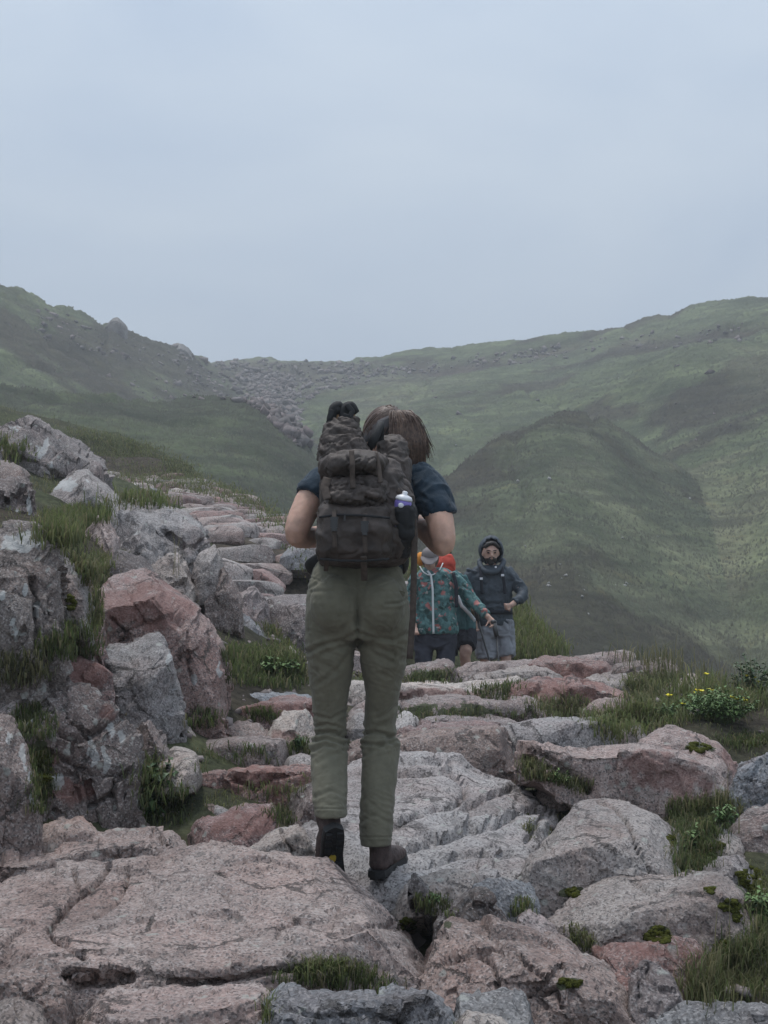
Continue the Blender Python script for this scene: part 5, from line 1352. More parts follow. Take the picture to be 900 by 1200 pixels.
def floral():
    m, nt, b = new_mat('floral_teal_cloth')
    tc = nt.nodes.new('ShaderNodeTexCoord').outputs['Object']
    n = noise_n(nt, 16, 5, 0.6, tc, 0.5)
    c = mixc(nt, maprange(nt, n, 0.38, 0.62), (0.028, 0.085, 0.082), (0.10, 0.205, 0.20))
    def blot(scale, lo, hi, rgb, seedoff):
        mp = nt.nodes.new('ShaderNodeMapping'); mp.inputs['Location'].default_value = (seedoff, seedoff * 2, 0)
        nt.links.new(tc, mp.inputs[0])
        dn = nt.nodes.new('ShaderNodeTexNoise'); dn.inputs['Scale'].default_value = 22; nt.links.new(mp.outputs[0], dn.inputs['Vector'])
        ad = nt.nodes.new('ShaderNodeMix'); ad.data_type = 'VECTOR'; ad.inputs[0].default_value = 0.08
        nt.links.new(mp.outputs[0], ad.inputs[4]); nt.links.new(dn.outputs['Color'], ad.inputs[5])
        v = nt.nodes.new('ShaderNodeTexVoronoi'); v.inputs['Scale'].default_value = scale
        nt.links.new(ad.outputs[1], v.inputs['Vector'])
        return maprange(nt, v.outputs['Distance'], lo, hi, 1, 0), rgb
    for args in ((13.0, 0.26, 0.33, (0.02, 0.055, 0.05), 5.1), (10.0, 0.22, 0.30, (0.34, 0.12, 0.105), 0.3), (13.0, 0.16, 0.22, (0.40, 0.38, 0.36), 2.7), (17.0, 0.17, 0.22, (0.26, 0.10, 0.10), 8.3), (19.0, 0.15, 0.2, (0.12, 0.22, 0.2), 11.3)):
        f, rgb = blot(*args)
        c = mixc(nt, f, c, rgb)
    nt.links.new(c, b.inputs['Base Color']); b.inputs['Roughness'].default_value = 0.7
    return m


M['floral'] = floral()


def rings(rs, n=32, p=2.0):
    """stack of (centre, half-width vec, half-depth vec[, exponent]) closed at both ends"""
    V, Fc = [], []
    a = np.linspace(0, 2 * np.pi, n, endpoint=False)
    for r in rs:
        e = r[3] if len(r) > 3 else p
        ca, sa = np.cos(a), np.sin(a)
        cx = np.sign(ca) * np.abs(ca) ** (2 / e); sx = np.sign(sa) * np.abs(sa) ** (2 / e)
        V.append(np.asarray(r[0])[None] + cx[:, None] * np.asarray(r[1])[None] + sx[:, None] * np.asarray(r[2])[None])
    for i in range(len(rs) - 1):
        for k in range(n):
            k2 = (k + 1) % n
            Fc.append((i * n + k, i * n + k2, (i + 1) * n + k2, (i + 1) * n + k))
    Fc.append(tuple(range(n))[::-1]); Fc.append(tuple((len(rs) - 1) * n + k for k in range(n)))
    return np.concatenate(V), Fc


def pxr(rows, p=2.0):
    """rings from pixel rows (y, x_left, x_right, distance of the centre, half depth)"""
    out = []
    for r in rows:
        y, l, rr, d, hd = r[:5]
        c = W((l + rr) / 2, y, d)
        hw = (rr - l) / 2 / F_PX * d
        out.append((c, (hw, 0, 0), (0, hd, 0), r[5] if len(r) > 5 else p))
    return rings(out)


def tube(pts, rad, n=14, flat=1.0, sub=4):
    P = np.array([np.array(p, float) for p in pts]); R = np.array(rad, float)
    if len(P) > 2 and sub > 1:                  # Catmull-Rom
        Q, RR = [], []
        for i in range(len(P) - 1):
            a, b, c, d = P[max(i - 1, 0)], P[i], P[i + 1], P[min(i + 2, len(P) - 1)]
            for t in np.linspace(0, 1, sub, endpoint=False):
                Q.append(0.5 * ((2 * b) + (-a + c) * t + (2 * a - 5 * b + 4 * c - d) * t * t + (-a + 3 * b - 3 * c + d) * t ** 3)); RR.append(R[i] * (1 - t) + R[i + 1] * t)
        Q.append(P[-1]); RR.append(R[-1]); P = np.array(Q); R = np.array(RR)
    T = np.gradient(P, axis=0); T /= np.linalg.norm(T, axis=1, keepdims=True) + 1e-12
    u = np.cross(T[0], (0.3, 1, 0.2)); u /= np.linalg.norm(u)
    rs = []
    for i in range(len(P)):
        u = u - T[i] * np.dot(u, T[i]); u /= np.linalg.norm(u) + 1e-12
        w = np.cross(T[i], u)
        rs.append((P[i], u * R[i], w * R[i] * flat))
    return rings(rs, n)


def ell(c, r, n=20, rot=None):
    V, Fc = [], []
    m = n // 2 + 1
    rs = []
    for i in range(m):
        th = np.pi * (i + 0.5) / m
        rs.append((np.array([0, 0, math.cos(th)]) , (math.sin(th), 0, 0), (0, math.sin(th), 0)))
    V, Fc = rings(rs, n)
    V = V * np.asarray(r)
    if rot is not None: V = V @ np.array(rot).T
    return V + np.asarray(c), Fc


def box(c, s, rot=None, bev=0.0):
    V = np.array([(x, y, z) for x in (-.5, .5) for y in (-.5, .5) for z in (-.5, .5)]) * np.asarray(s)
    if rot is not None: V = V @ np.array(rot).T
    return V + np.asarray(c), [(0, 1, 3, 2), (4, 6, 7, 5), (0, 4, 5, 1), (2, 3, 7, 6), (0, 2, 6, 4), (1, 5, 7, 3)]


def remesh(parts, voxel, it=2):
    Vs, Fs, o = [], [], 0
    for V, Fc in parts:
        Vs += np.asarray(V).tolist(); Fs += [tuple(int(i) + o for i in f) for f in Fc]; o += len(V)
    me = bpy.data.meshes.new('tmp'); me.from_pydata(Vs, [], Fs); me.update()
    bm = bmesh.new(); bm.from_mesh(me); bmesh.ops.recalc_face_normals(bm, faces=bm.faces[:]); bm.to_mesh(me); bm.free()
    ob = bpy.data.objects.new('tmp', me); col.objects.link(ob)
    md = ob.modifiers.new('r', 'REMESH'); md.mode = 'VOXEL'; md.voxel_size = voxel
    dg = bpy.context.evaluated_depsgraph_get()
    ev = ob.evaluated_get(dg).to_mesh()
    V = np.empty(len(ev.vertices) * 3); ev.vertices.foreach_get('co', V); V = V.reshape(-1, 3)
    Fq = np.array([list(p.vertices) + ([p.vertices[2]] if len(p.vertices) == 3 else []) for p in ev.polygons if len(p.vertices) in (3, 4)])
    ob.evaluated_get(dg).to_mesh_clear()
    bpy.data.objects.remove(ob); bpy.data.meshes.remove(me)
    V = smooth_mesh(V, Fq, it)
    return V, Fq


def cloth(V, Fq, amp, scale, seed, aniso=(1, 1, 1), ridge=1.0):
    n = vert_normals(V, Fq)
    P = V / (np.asarray(aniso) * scale)
    w = np.stack([fbm(P * 0.6, 2, seed + 7), fbm(P * 0.6, 2, seed + 8), fbm(P * 0.6, 2, seed + 9)], 1) * 0.9
    r = 1 - 2 * np.abs(vnoise(P + w, seed))
    r = np.sign(r) * np.abs(r) ** 1.3
    cr = np.exp(-(vnoise(P * 0.8 + w * 1.3 + 5.5, seed + 4) / 0.09) ** 2)
    d = amp * (ridge * 0.6 * r + 0.45 * fbm(P * 1.7 + w, 3, seed + 3) - 0.75 * cr)
    if np.ndim(amp): pass
    return V + n * np.asarray(d)[:, None]


def solid(name, parts, voxel, mat, parent, it=2, wr=None, label=None, attrs=None):
    V, Fq = remesh(parts, voxel, it)
    if wr:
        for w in (wr if isinstance(wr, list) else [wr]): V = w(V, Fq)
    return part(name, V, Fq, mat, parent, True, label=label)


def raw(name, parts, mat, parent, smooth=True, label=None):
    Vs, Fs, o = [], [], 0
    for V, Fc in parts:
        Vs += np.asarray(V).tolist(); Fs += [tuple(int(i) + o for i in f) for f in Fc]; o += len(V)
    return part(name, np.array(Vs), Fs, mat, parent, smooth, label=label)


def hand_parts(wrist, knuck, side, curl, s=1.0, thumb=1):
    """palm and five bent fingers: wrist -> knuckles direction, side = across the palm, curl = bending direction"""
    wrist = np.array(wrist, float); k = np.array(knuck, float); side = np.array(side, float); curl = np.array(curl, float)
    d = k - wrist; L = np.linalg.norm(d); d /= L
    side -= d * np.dot(side, d); side /= np.linalg.norm(side)
    curl -= d * np.dot(curl, d); curl /= np.linalg.norm(curl)
    out = [tube([wrist - d * .02, wrist + d * L * .5, k], [.026 * s, .034 * s, .036 * s], 12, 0.5)]
    for i, (o, ln) in enumerate(((-.030, .062), (-.010, .072), (.010, .068), (.030, .052))):
        b0 = k + side * o * s - d * .008
        p1 = b0 + (d * .75 + curl * .45) * ln * .5 * s; p2 = p1 + (d * .05 + curl) * ln * .38 * s; p3 = p2 + (-d * .65 + curl * .45) * ln * .3 * s
        out.append(tube([b0, p1, p2, p3], [.0095 * s, .009 * s, .0085 * s, .007 * s], 8))
    tb = wrist + d * L * .35 - side * .03 * s * thumb
    out.append(tube([tb, tb - side * .022 * s * thumb + (d * .7 + curl * .5) * .03 * s, tb - side * .012 * s * thumb + (d * .7 + curl) * .055 * s], [.013 * s, .011 * s, .008 * s], 8))
    return out


def head_parts(c, r, yaw=0.0, pitch=0.0):
    """skull, jaw, nose, ears, brow; facing -Y when yaw is 0"""
    c = np.array(c, float)
    cy, sy = math.cos(yaw), math.sin(yaw); cp, sp = math.cos(pitch), math.sin(pitch)
    Rm = np.array([[cy, -sy, 0], [sy, cy, 0], [0, 0, 1]]) @ np.array([[1, 0, 0], [0, cp, -sp], [0, sp, cp]])
    def q(x, y, z): return c + Rm @ (np.array([x, y, z]) * np.array([r, r, r]))
    P = [ell(c + Rm @ np.array([0, .08 * r, .12 * r]), (.76 * r, .92 * r, .92 * r), 20, Rm), ell(q(0, -.22, -.42), (.55 * r, .62 * r, .62 * r), 16, Rm), ell(q(0, -.52, -.85), (.26 * r, .24 * r, .2 * r), 12, Rm),
         tube([q(0, -.80, .05), q(0, -.98, -.20), q(0, -1.02, -.28), q(0, -.84, -.36)], [.09 * r, .13 * r, .15 * r, .1 * r], 10), tube([q(-.42, -.70, .14), q(0, -.86, .16), q(.42, -.70, .14)], [.08 * r, .1 * r, .08 * r], 8),
         tube([q(-.2, -.80, -.56), q(0, -.88, -.55), q(.2, -.80, -.56)], [.05 * r, .08 * r, .05 * r], 8)]
    for s in (-1, 1): P.append(ell(q(.76 * s, .08, -.08), (.09 * r, .17 * r, .26 * r), 12, Rm))
    return P, q


def boot(parent, M4, name_side, scale=1.0, yellow=False, lean=0.0):
    """ankle boot: foot along +Y from the heel at the origin, up +Z; M4 places it"""
    def tr(V): return np.array([list(M4 @ Vector(v)) for v in np.asarray(V) * scale])
    up = [rings([((0, .045, .028), (.034, 0, 0), (0, .042, 0)), ((0, .050 - lean * .04, .07), (.037, 0, 0), (0, .046, 0)), ((0, .052 - lean * .09, .12), (.040, 0, 0), (0, .049, 0)), ((0, .052 - lean * .10, .140), (.041, 0, 0), (0, .048, 0))], 20),
          rings([((0, .02, .045), (.034, 0, 0), (0, 0, .03)), ((0, .08, .055), (.040, 0, 0), (0, 0, .045)), ((0, .15, .045), (.046, 0, 0), (0, 0, .038)), ((0, .21, .038), (.048, 0, 0), (0, 0, .03)), ((0, .265, .032), (.036, 0, 0), (0, 0, .022)), ((0, .285, .03), (.018, 0, 0), (0, 0, .014))], 18)]
    V, Fq = remesh([(tr(a[0]), a[1]) for a in up], 0.006, 3)
    V = cloth(V, Fq, 0.003, 0.03, 3)
    o = part('boot', V, Fq, M['leather'], parent)
    a = np.linspace(0, 2 * np.pi, 40, endpoint=False)
    yy = .14 + .155 * np.cos(a)
    hw = np.interp(yy, [-.015, .0, .04, .10, .15, .21, .26, .295], [.012, .030, .036, .034, .040, .050, .040, .012])
    xx = np.sign(np.sin(a)) * hw * np.clip(np.abs(np.sin(a)) * 2.5, 0, 1)
    prof = np.stack([xx, yy], 1)
    rs = []
    V1 = np.concatenate([np.c_[prof, np.full(40, .000)], np.c_[prof * [1.06, 1.01], np.full(40, .009)], np.c_[prof * [1.0, 1.0], np.full(40, .026)]])
    Fc = [(i * 40 + k, i * 40 + (k + 1) % 40, (i + 1) * 40 + (k + 1) % 40, (i + 1) * 40 + k) for i in range(2) for k in range(40)] + [tuple(range(40))[::-1], tuple(range(80, 120))]
    s = part('sole', tr(V1), Fc, M['rubber'], o, False)
    lugs = []
    for j in range(9):
        y = .015 + j * .031
        w = float(np.interp(y, [0, .04, .10, .15, .21, .26], [.026, .032, .028, .036, .044, .034]))
        if j == 3: continue
        for sgn in (-1, 1):
            lugs.append(box((sgn * w * .62, y, -.004), (w * .62, .017, .012)))
        lugs.append(box((0, y + .012, -.003), (w * .35, .012, .009)))
    Vs, Fs, oo = [], [], 0
    for Vv, Ff in lugs:
        Vs += Vv.tolist(); Fs += [tuple(i + oo for i in f) for f in Ff]; oo += 8
    part('tread', tr(np.array(Vs)), Fs, M['rubber'], o, False, kind='stuff')
    if yellow:
        e = np.linspace(0, 2 * np.pi, 8, endpoint=False) + .39
        part('sole_badge', tr(np.concatenate([np.c_[.012 * np.cos(e), .115 + .018 * np.sin(e), np.full(8, -.004)], np.c_[.012 * np.cos(e), .115 + .018 * np.sin(e), np.full(8, .004)]])), [tuple(range(8)), tuple(range(8, 16))] + [(k, (k + 1) % 8, 8 + (k + 1) % 8, 8 + k) for k in range(8)], M['yellow'], o, False)
    return o


# ---------------- the hiker seen from behind
HD = 5.06
hk = empty('person', wv(425, 1027, HD), 'person in olive trousers and dark blue t-shirt climbing with a big rucksack', 'person')
nb_, q_ = head_parts(W(452, 521, 5.40), 0.112, math.pi - 0.15, -0.1)
body = nb_ + [tube([W(452, 560, 5.30), W(452, 538, 5.36)], [.055, .05], 14, 1, 1),
              pxr([(550, 395, 485, 5.29, .07), (570, 378, 498, 5.26, .10), (600, 382, 486, 5.22, .10), (640, 380, 474, 5.16, .095), (665, 374, 466, 5.10, .10), (700, 364, 474, 5.07, .11), (730, 366, 472, 5.07, .10)]),
              tube([W(372, 574, 5.23), W(361, 590, 5.20), W(350, 615, 5.15), W(349, 629, 5.16), W(376, 628, 5.34), W(398, 612, 5.46)], [.050, .054, .049, .040, .041, .028], 16), ell(W(345, 630, 5.13), (.022, .022, .024), 12),
              tube([W(498, 572, 5.22), W(510, 592, 5.17), W(518, 622, 5.11), W(518, 640, 5.115), W(500, 622, 5.28), W(478, 606, 5.44)], [.050, .053, .049, .040, .042, .028], 16), ell(W(520, 643, 5.09), (.022, .022, .026), 12),
              tube([W(392, 730, 5.07), W(386, 850, 5.15), W(388, 940, 4.99), W(391, 950, 4.96)], [.075, .045, .038, .034], 14), tube([W(450, 730, 5.07), W(446, 850, 5.19), W(442, 960, 5.09), W(441, 992, 5.07)], [.075, .045, .038, .034], 14)]
body += hand_parts(W(398, 612, 5.46), W(408, 600, 5.52), (0.3, .2, .9), (0.9, -.5, 0.1), 1.0)
body += hand_parts(W(478, 606, 5.44), W(466, 596, 5.50), (-0.3, .2, .9), (-0.9, -.5, 0.1), 1.0)
solid('body', body, 0.006, M['skin'], hk, 3, lambda V, Fq: V + vert_normals(V, Fq) * (0.0022 * fbm(V / .045, 3, 5) + .0008 * fbm(V / .012, 2, 6))[:, None])

# trousers: rows traced along both legs
def trouser_wr(V, Fq):
    px, py = to_px(V)
    n = vert_normals(V, Fq)
    kn = np.exp(-((py - 864) / 13) ** 2); hm = np.exp(-((py - 950) / 30) ** 2); th = np.exp(-((py - 770) / 40) ** 2); wst = np.exp(-((py - 668) / 14) ** 2)
    P = V / np.array([.11, .11, .028])
    sl = V.copy(); sl[:, 2] += 0.5 * (V[:, 0] - np.round(V[:, 0] / .17) * .17)
    Q = sl / np.array([.10, .10, .020])
    w = fbm(V / .06, 2, 5)[:, None] * .8
    r1 = 1 - 2 * np.abs(vnoise(P + w, 71)); r2 = 1 - 2 * np.abs(vnoise(Q + w, 81))
    d = .010 * kn * r1 + .003 * hm * r2 + .0035 * th * r2 + .003 * wst * r1 + .0030 * fbm(V / .05, 3, 91) + .0016 * fbm(V / .018, 3, 92)
    crease = -.016 * np.exp(-((py - 861 - 2.5 * np.sin(px / 9)) / 2.6) ** 2)      # fold behind the knees
    seat = -.030 * np.exp(-((px - 419) / 3.2) ** 2) * np.exp(-((py - 722) / 26) ** 2) * (n[:, 1] < 0)
    drag = -.007 * np.exp(-((py - (752 + .35 * (419 - px) * np.sign(419 - px))) / 4) ** 2) * (np.abs(px - 419) < 45)
    seam = -.003 * np.exp(-((py - 690 - .06 * np.abs(px - 419)) / 1.8) ** 2) * (n[:, 1] < 0)
    back = n[:, 1] < 0.15
    ex = 0
    for ln_, w_, dp_ in FOLDS:
        q = seg_dist(px, py, ln_)
        ex = ex + (-dp_ * np.exp(-(q / w_) ** 2) + 0.55 * dp_ * np.exp(-((q - 2.2 * w_) / w_) ** 2)) * back
    cr = np.exp(-(vnoise(V / np.array([.09, .09, .05]) + w * 1.2, 97) / .08) ** 2)
    ex = ex - cr * (.0012 + .003 * kn + .001 * hm)
    return V + n * (d + crease + seat + drag + seam + ex)[:, None]


FOLDS = [([(368, 852), (384, 848), (400, 853)], 1.6, .004), ([(366, 869), (382, 866), (404, 872)], 1.8, .007), ([(365, 880), (380, 873), (392, 876)], 1.9, .005), ([(372, 894), (390, 884), (405, 880)], 2.4, .003), ([(424, 871), (445, 874), (466, 868)], 1.8, .007), ([(426, 886), (440, 879), (452, 876)], 2.2, .004),
         ([(417, 742), (400, 751), (378, 756), (362, 764)], 2.4, .006), ([(421, 742), (440, 748), (462, 750), (478, 743)], 2.4, .005), ([(422, 752), (440, 768), (460, 777)], 2.6, .004), ([(408, 768), (392, 788), (372, 802)], 2.6, .003),
         ([(366, 838), (388, 843), (404, 834)], 2.0, .004), ([(440, 842), (452, 838), (464, 828)], 2.0, .003), ([(361, 690), (372, 684), (382, 676)], 1.6, .003), ([(478, 702), (468, 707), (452, 708)], 1.6, .004), ([(425, 962), (440, 955), (458, 966)], 2.2, .003), ([(370, 934), (388, 926), (404, 933)], 2.2, .004),
         ([(419, 668), (419, 740)], 0.9, .003), ([(362, 676), (390, 686), (419, 690), (448, 686), (474, 676)], 0.9, .002), ([(384, 790), (384, 850)], 0.8, .0015), ([(423, 981), (459, 981)], 0.9, .003), ([(370, 948), (406, 948)], 0.9, .003)]


tr_parts = [pxr([(658, 372, 468, 5.09, .105), (668, 367, 471, 5.085, .115), (690, 360, 477, 5.07, .13), (715, 358, 480, 5.06, .135), (738, 358, 480, 5.065, .12), (750, 362, 476, 5.075, .10)], 2.4),
            ell(W(392, 708, 4.985), (.088, .085, .105)), ell(W(446, 708, 4.985), (.088, .085, .105)),
            pxr([(725, 357, 420, 5.07, .11), (745, 357.5, 418.5, 5.08, .108), (762, 359.5, 415.5, 5.09, .105), (782, 361.5, 413.5, 5.105, .10), (806, 364.5, 409.5, 5.12, .093), (832, 366.5, 406, 5.14, .085), (855, 369, 404.5, 5.145, .076), (862, 367, 406.5, 5.14, .076), (874, 363.5, 407, 5.12, .078), (895, 364.5, 407, 5.075, .078), (926, 366, 406.5, 5.00, .072), (946, 368.5, 406, 4.955, .068), (957, 370.5, 406, 4.94, .066)], 2.2),
            pxr([(725, 418, 481, 5.07, .11), (745, 418, 480.5, 5.085, .108), (762, 420, 478.5, 5.10, .105), (782, 424, 475, 5.12, .10), (806, 428, 469.5, 5.15, .093), (832, 428, 466, 5.18, .085), (855, 426, 463, 5.19, .076), (862, 423.5, 465, 5.188, .076), (874, 424, 468.5, 5.175, .078), (895, 424, 467, 5.15, .078), (926, 423.5, 463.5, 5.115, .074), (952, 422.5, 461, 5.09, .070), (978, 422, 459.5, 5.075, .068), (990, 423, 458.5, 5.07, .064)], 2.2)]
tro = solid('trousers', tr_parts, 0.0044, M['trouser'], hk, 3, trouser_wr)
for lx in (388, 419, 448):
    raw('belt_loop', [box(W(lx, 662, 4.972), (.010, .008, .028))], M['trouser'], tro, False)
raw('pocket_flap', [strap_flat for strap_flat in [box(W(466, 694, 4.955), (.052, .010, .016), Matrix.Rotation(.25, 3, 'Y'))]], M['trouser'], tro, False)
raw('waistband', [pxr([(655, 372, 468, 5.09, .108), (663, 370, 470, 5.088, .112)], 2.4)], M['trouser'], tro)

# t-shirt
def shirt_wr(V, Fq):
    return cloth(V, Fq, 0.007, 0.05, 17, (1.2, 1.2, .8))


solid('t_shirt', [pxr([(543, 425, 478, 5.32, .07), (550, 400, 490, 5.30, .085), (562, 378, 505, 5.27, .11), (585, 374, 498, 5.24, .118), (620, 375, 486, 5.19, .115), (650, 372, 478, 5.13, .112), (666, 369, 472, 5.10, .115)], 2.3),
                  tube([W(384, 567, 5.25), W(370, 577, 5.22), W(363, 585, 5.20)], [.075, .070, .064], 18, 1, 3), tube([W(486, 562, 5.25), W(503, 577, 5.20), W(513, 596, 5.16), W(515, 603, 5.155)], [.082, .076, .068, .066], 18, 1, 3)], 0.006, M['shirt'], hk, 3, shirt_wr)

# boots
Ml = Matrix.Translation(wv(392, 974, 4.88)) @ Matrix.Rotation(math.radians(8), 4, 'Z') @ Matrix.Rotation(math.radians(-56), 4, 'X') @ Matrix.Rotation(math.radians(-8), 4, 'Y')
boot(hk, Ml, 'l', 1.08, True, 0.5)
Mr = Matrix.Translation(wv(441, 1029, 5.035)) @ Matrix.Rotation(math.radians(-17), 4, 'Z') @ Matrix.Rotation(math.radians(4), 4, 'X')
boot(hk, Mr, 'r', 1.0)

# hair: cap over the skull, high pony tail of strands
hc = W(452, 516, 5.40)
hair = solid('hair', [ell(hc + np.array([0.004, -.015, .012]), (.092, .105, .118), 22)], 0.008, M['hair'], hk, 2)
rh = random.Random(12)
for tone in ('hair', 'hairb'):
    st = []
    for k in range(620 if tone == 'hair' else 240):
        a = rh.gauss(0, 1); b = rh.random()
        p0 = W(464 + 4 * a, 487 + 2.0 * abs(a), 5.30 + .02 * rh.random())
        if k % 9 == 0:        # wisps blown to the side
            pts = [p0, W(478 + 3 * a, 488 + 3 * b, 5.27), W(490 + 3 * a, 504 + 6 * b, 5.25), W(496 + 4 * a, 518 + 22 * b * b, 5.25)]
        else:
            e = max(-1.3, min(1.3, rh.gauss(0, .62)))
            pts = [p0, W(470 + 10 * e, 481 + 9 * b, 5.25), W(476 + 15 * e + 2 * b, 506 + 4 * a, 5.22), W(478 + 16 * e, 530 + 2 * a, 5.225), W(479 + 12 * e + 2 * a, 538 + 24 * b, 5.24)]
        st.append(tube(pts, [.0017, .0020, .0019, .0015, .0006][:len(pts)], 4, 1, 4))
    Vs, Fs, oo = [], [], 0
    for Vv, Ff in st:
        Vs.append(Vv); Fs += [tuple(i + oo for i in f) for f in Ff]; oo += len(Vv)
    part('pony_tail_strands', np.concatenate(Vs), Fs, M[tone], hair)
cst = []
for k in range(420):                          # hair combed over the skull towards the tie
    a = rh.uniform(0, 2 * math.pi); z = rh.uniform(-.55, .75)
    hcc = hc + np.array([0.004, -.015, .012]); rad = np.array([.0935, .1065, .1195])
    u0 = np.array([math.cos(a) * math.sqrt(1 - z * z), math.sin(a) * math.sqrt(1 - z * z), z]); u1 = np.array([.34, -.50, .80]); u1 /= np.linalg.norm(u1)
    if u0 @ u1 > .93: continue
    pts = []
    for t in np.linspace(0, 1, 6):
        u = u0 * (1 - t) + u1 * t; u /= np.linalg.norm(u) + 1e-9; pts.append(hcc + u * rad)
    cst.append(tube(pts, [.0022] * 5 + [.0016], 4, 1, 2))
fly = []
for k in range(46):                           # loose lock and fly-aways blown to the side
    a = rh.gauss(0, 1); f = rh.random()
    fly.append(tube([W(468 + 2 * a, 486, 5.29), W(482 + 2 * a, 486 + 4 * f, 5.26), W(493 + 2 * a, 500 + 6 * f, 5.25), W(499 + 2 * a, 514 + 8 * f, 5.25), W(503 + 3 * a, 526 + 16 * f, 5.25)], [.0014, .0015, .0013, .0010, .0004], 4, 1, 4))
raw('loose_lock', fly, M['hair'], hair)
raw('combed_strands', cst, M['hair'], hair)
raw('headband', [rings([(hc + np.array([0, -.012, .012]), (.0925, 0, .035), (0, .109, 0)), (hc + np.array([0, -.012, .038]), (.0925, 0, .035), (0, .109, 0)), (hc + np.array([0, -.012, .062]), (.0890, 0, .035), (0, .106, 0)), (hc + np.array([0, -.012, .076]), (.082, 0, .035), (0, .100, 0))], 32)], M['band'], hair)

# ---------------- rucksack
bp = empty('backpack', wv(424, 661, 5.0), 'bulging dark brown canvas rucksack with rolled top and buckled pocket on the hiker\'s back', 'backpack')


def pack_wr(a, s, seed, an=(1.3, 1, .8)):
    return lambda V, Fq: cloth(cloth(V, Fq, a, s, seed, an), Fq, a * .22, s * .35, seed + 3)


solid('main_bag', [pxr([(540, 386, 462, 5.04, .10), (556, 376, 474, 5.03, .13), (580, 375, 482, 5.02, .15), (610, 374, 487, 5.01, .16), (640, 373.5, 483, 5.01, .155), (655, 374, 477, 5.02, .14), (664, 380, 470, 5.03, .11)], 3.2)], 0.006, M['pack'], bp, 3, pack_wr(.015, .09, 5))
pk = solid('front_pocket', [pxr([(588, 380, 448, 4.92, .09), (598, 374, 456, 4.90, .11), (625, 372.5, 460, 4.885, .12), (648, 372.5, 458, 4.895, .115), (661, 377, 452, 4.92, .09)], 3.4)], 0.006, M['pack'], bp, 3, pack_wr(.011, .08, 15))
solid('middle_pocket', [pxr([(560, 384, 446, 4.93, .07), (570, 379, 452, 4.905, .10), (584, 380, 454, 4.895, .11), (596, 384, 450, 4.90, .10), (603, 394, 440, 4.92, .06)], 2.8)], 0.005, M['pack'], bp, 3, [pack_wr(.016, .055, 25, (1.5, 1, .6)), pack_wr(.006, .02, 26, (1.5, 1, .6))])
solid('rolled_collar', [rings([(W(376, 552, 5.02), (0, .10, 0), (-.01, 0, .045)), (W(390, 549, 4.95), (0, .12, 0), (0, 0, .052)), (W(415, 545, 4.92), (0, .13, 0), (0, 0, .046)), (W(440, 546, 4.94), (0, .12, 0), (0, 0, .046)), (W(453, 547, 5.0), (0, .08, 0), (0, 0, .042))], 28)], 0.0055, M['pack'], bp, 3, pack_wr(.012, .07, 35))
solid('bag_neck', [pxr([(490, 386, 419, 5.03, .05), (500, 381, 422, 5.03, .065), (516, 375, 426, 5.02, .09), (532, 373, 434, 5.01, .10), (545, 374, 450, 5.0, .11)], 2.8)], 0.005, M['pack'], bp, 3, [pack_wr(.010, .05, 45), pack_wr(.004, .02, 46)])
solid('lid_pocket', [rings([(W(459, 511, 5.16), (.030, 0, 0), (0, .05, 0)), (W(460, 520, 5.13), (.055, 0, 0), (0, .075, 0)), (W(462, 545, 5.10), (.062, 0, 0), (0, .09, 0)), (W(465, 566, 5.09), (.05, 0, 0), (0, .085, 0)), (W(464, 578, 5.09), (.035, 0, 0), (0, .06, 0))], 26)], 0.0055, M['pack'], bp, 3, pack_wr(.008, .045, 55))
solid('side_pocket', [pxr([(586, 463, 482, 4.94, .06), (598, 459, 488, 4.925, .08), (630, 460, 487, 4.94, .08), (655, 461, 478, 4.97, .06)], 2.6)], 0.0055, M['packd'], bp, 3, pack_wr(.006, .05, 65))
solid('back_panel', [pxr([(545, 382, 478, 5.17, .05), (600, 378, 484, 5.13, .05), (655, 376, 476, 5.09, .045)], 3.0)], 0.008, M['packd'], bp, 3)


def strap(pts, w, th=0.0025):
    """flat webbing ribbon along points, width across x/z"""
    P = polyl(np.array([list(p) for p in pts]), max(8, len(pts) * 6))
    T = np.gradient(P, axis=0); T /= np.linalg.norm(T, axis=1, keepdims=True)
    s = np.cross(T, (0, -1, 0)); s /= np.linalg.norm(s, axis=1, keepdims=True) + 1e-9
    nrm = np.cross(s, T)
    rs = [(P[i], s[i] * w / 2, nrm[i] * th) for i in range(len(P))]
    return rings(rs, 8, 4)


raw('compression_strap', [strap([W(384, 560, 4.83), W(380, 572, 4.81), W(384, 585, 4.79)], .030)], M['web'], bp)
raw('hanging_strap', [strap([W(483, 596, 4.90), W(486, 625, 4.885), W(485, 670, 4.90), W(484, 720, 4.905), W(480, 772, 4.92)], .022)], M['web'], bp)
raw('load_strap', [strap([W(470, 596, 4.90), W(476, 603, 4.885), W(482, 612, 4.89), W(484, 640, 4.91)], .026)], M['web'], bp)
raw('bottom_strap', [strap([W(426, 652, 4.775), W(426.5, 662, 4.80), W(427, 680, 4.855)], .022, .002)], M['web'], bp)
raw('bottom_strap', [strap([W(383, 655, 4.80), W(382, 669, 4.87)], .016, .002)], M['web'], bp)
for (bx, by) in ((391.5, 613), (427.5, 618)):
    d_ = 4.748 if bx > 400 else 4.757
    bk = raw('buckle', [box(W(bx, by, d_), (.024, .012, .030)), box(W(bx, by + 6.5, d_ - .002), (.018, .010, .016)), box(W(bx, by - 6, d_), (.028, .010, .008))], M['plastic'], bp, False)
    raw('buckle_strap', [strap([W(bx, by - 16, d_ + .03), W(bx, by - 4, d_ + .006), W(bx, by + 16, d_ + .004), W(bx + 1, by + 30, d_ + .012)], .016, .002)], M['web'], bk)
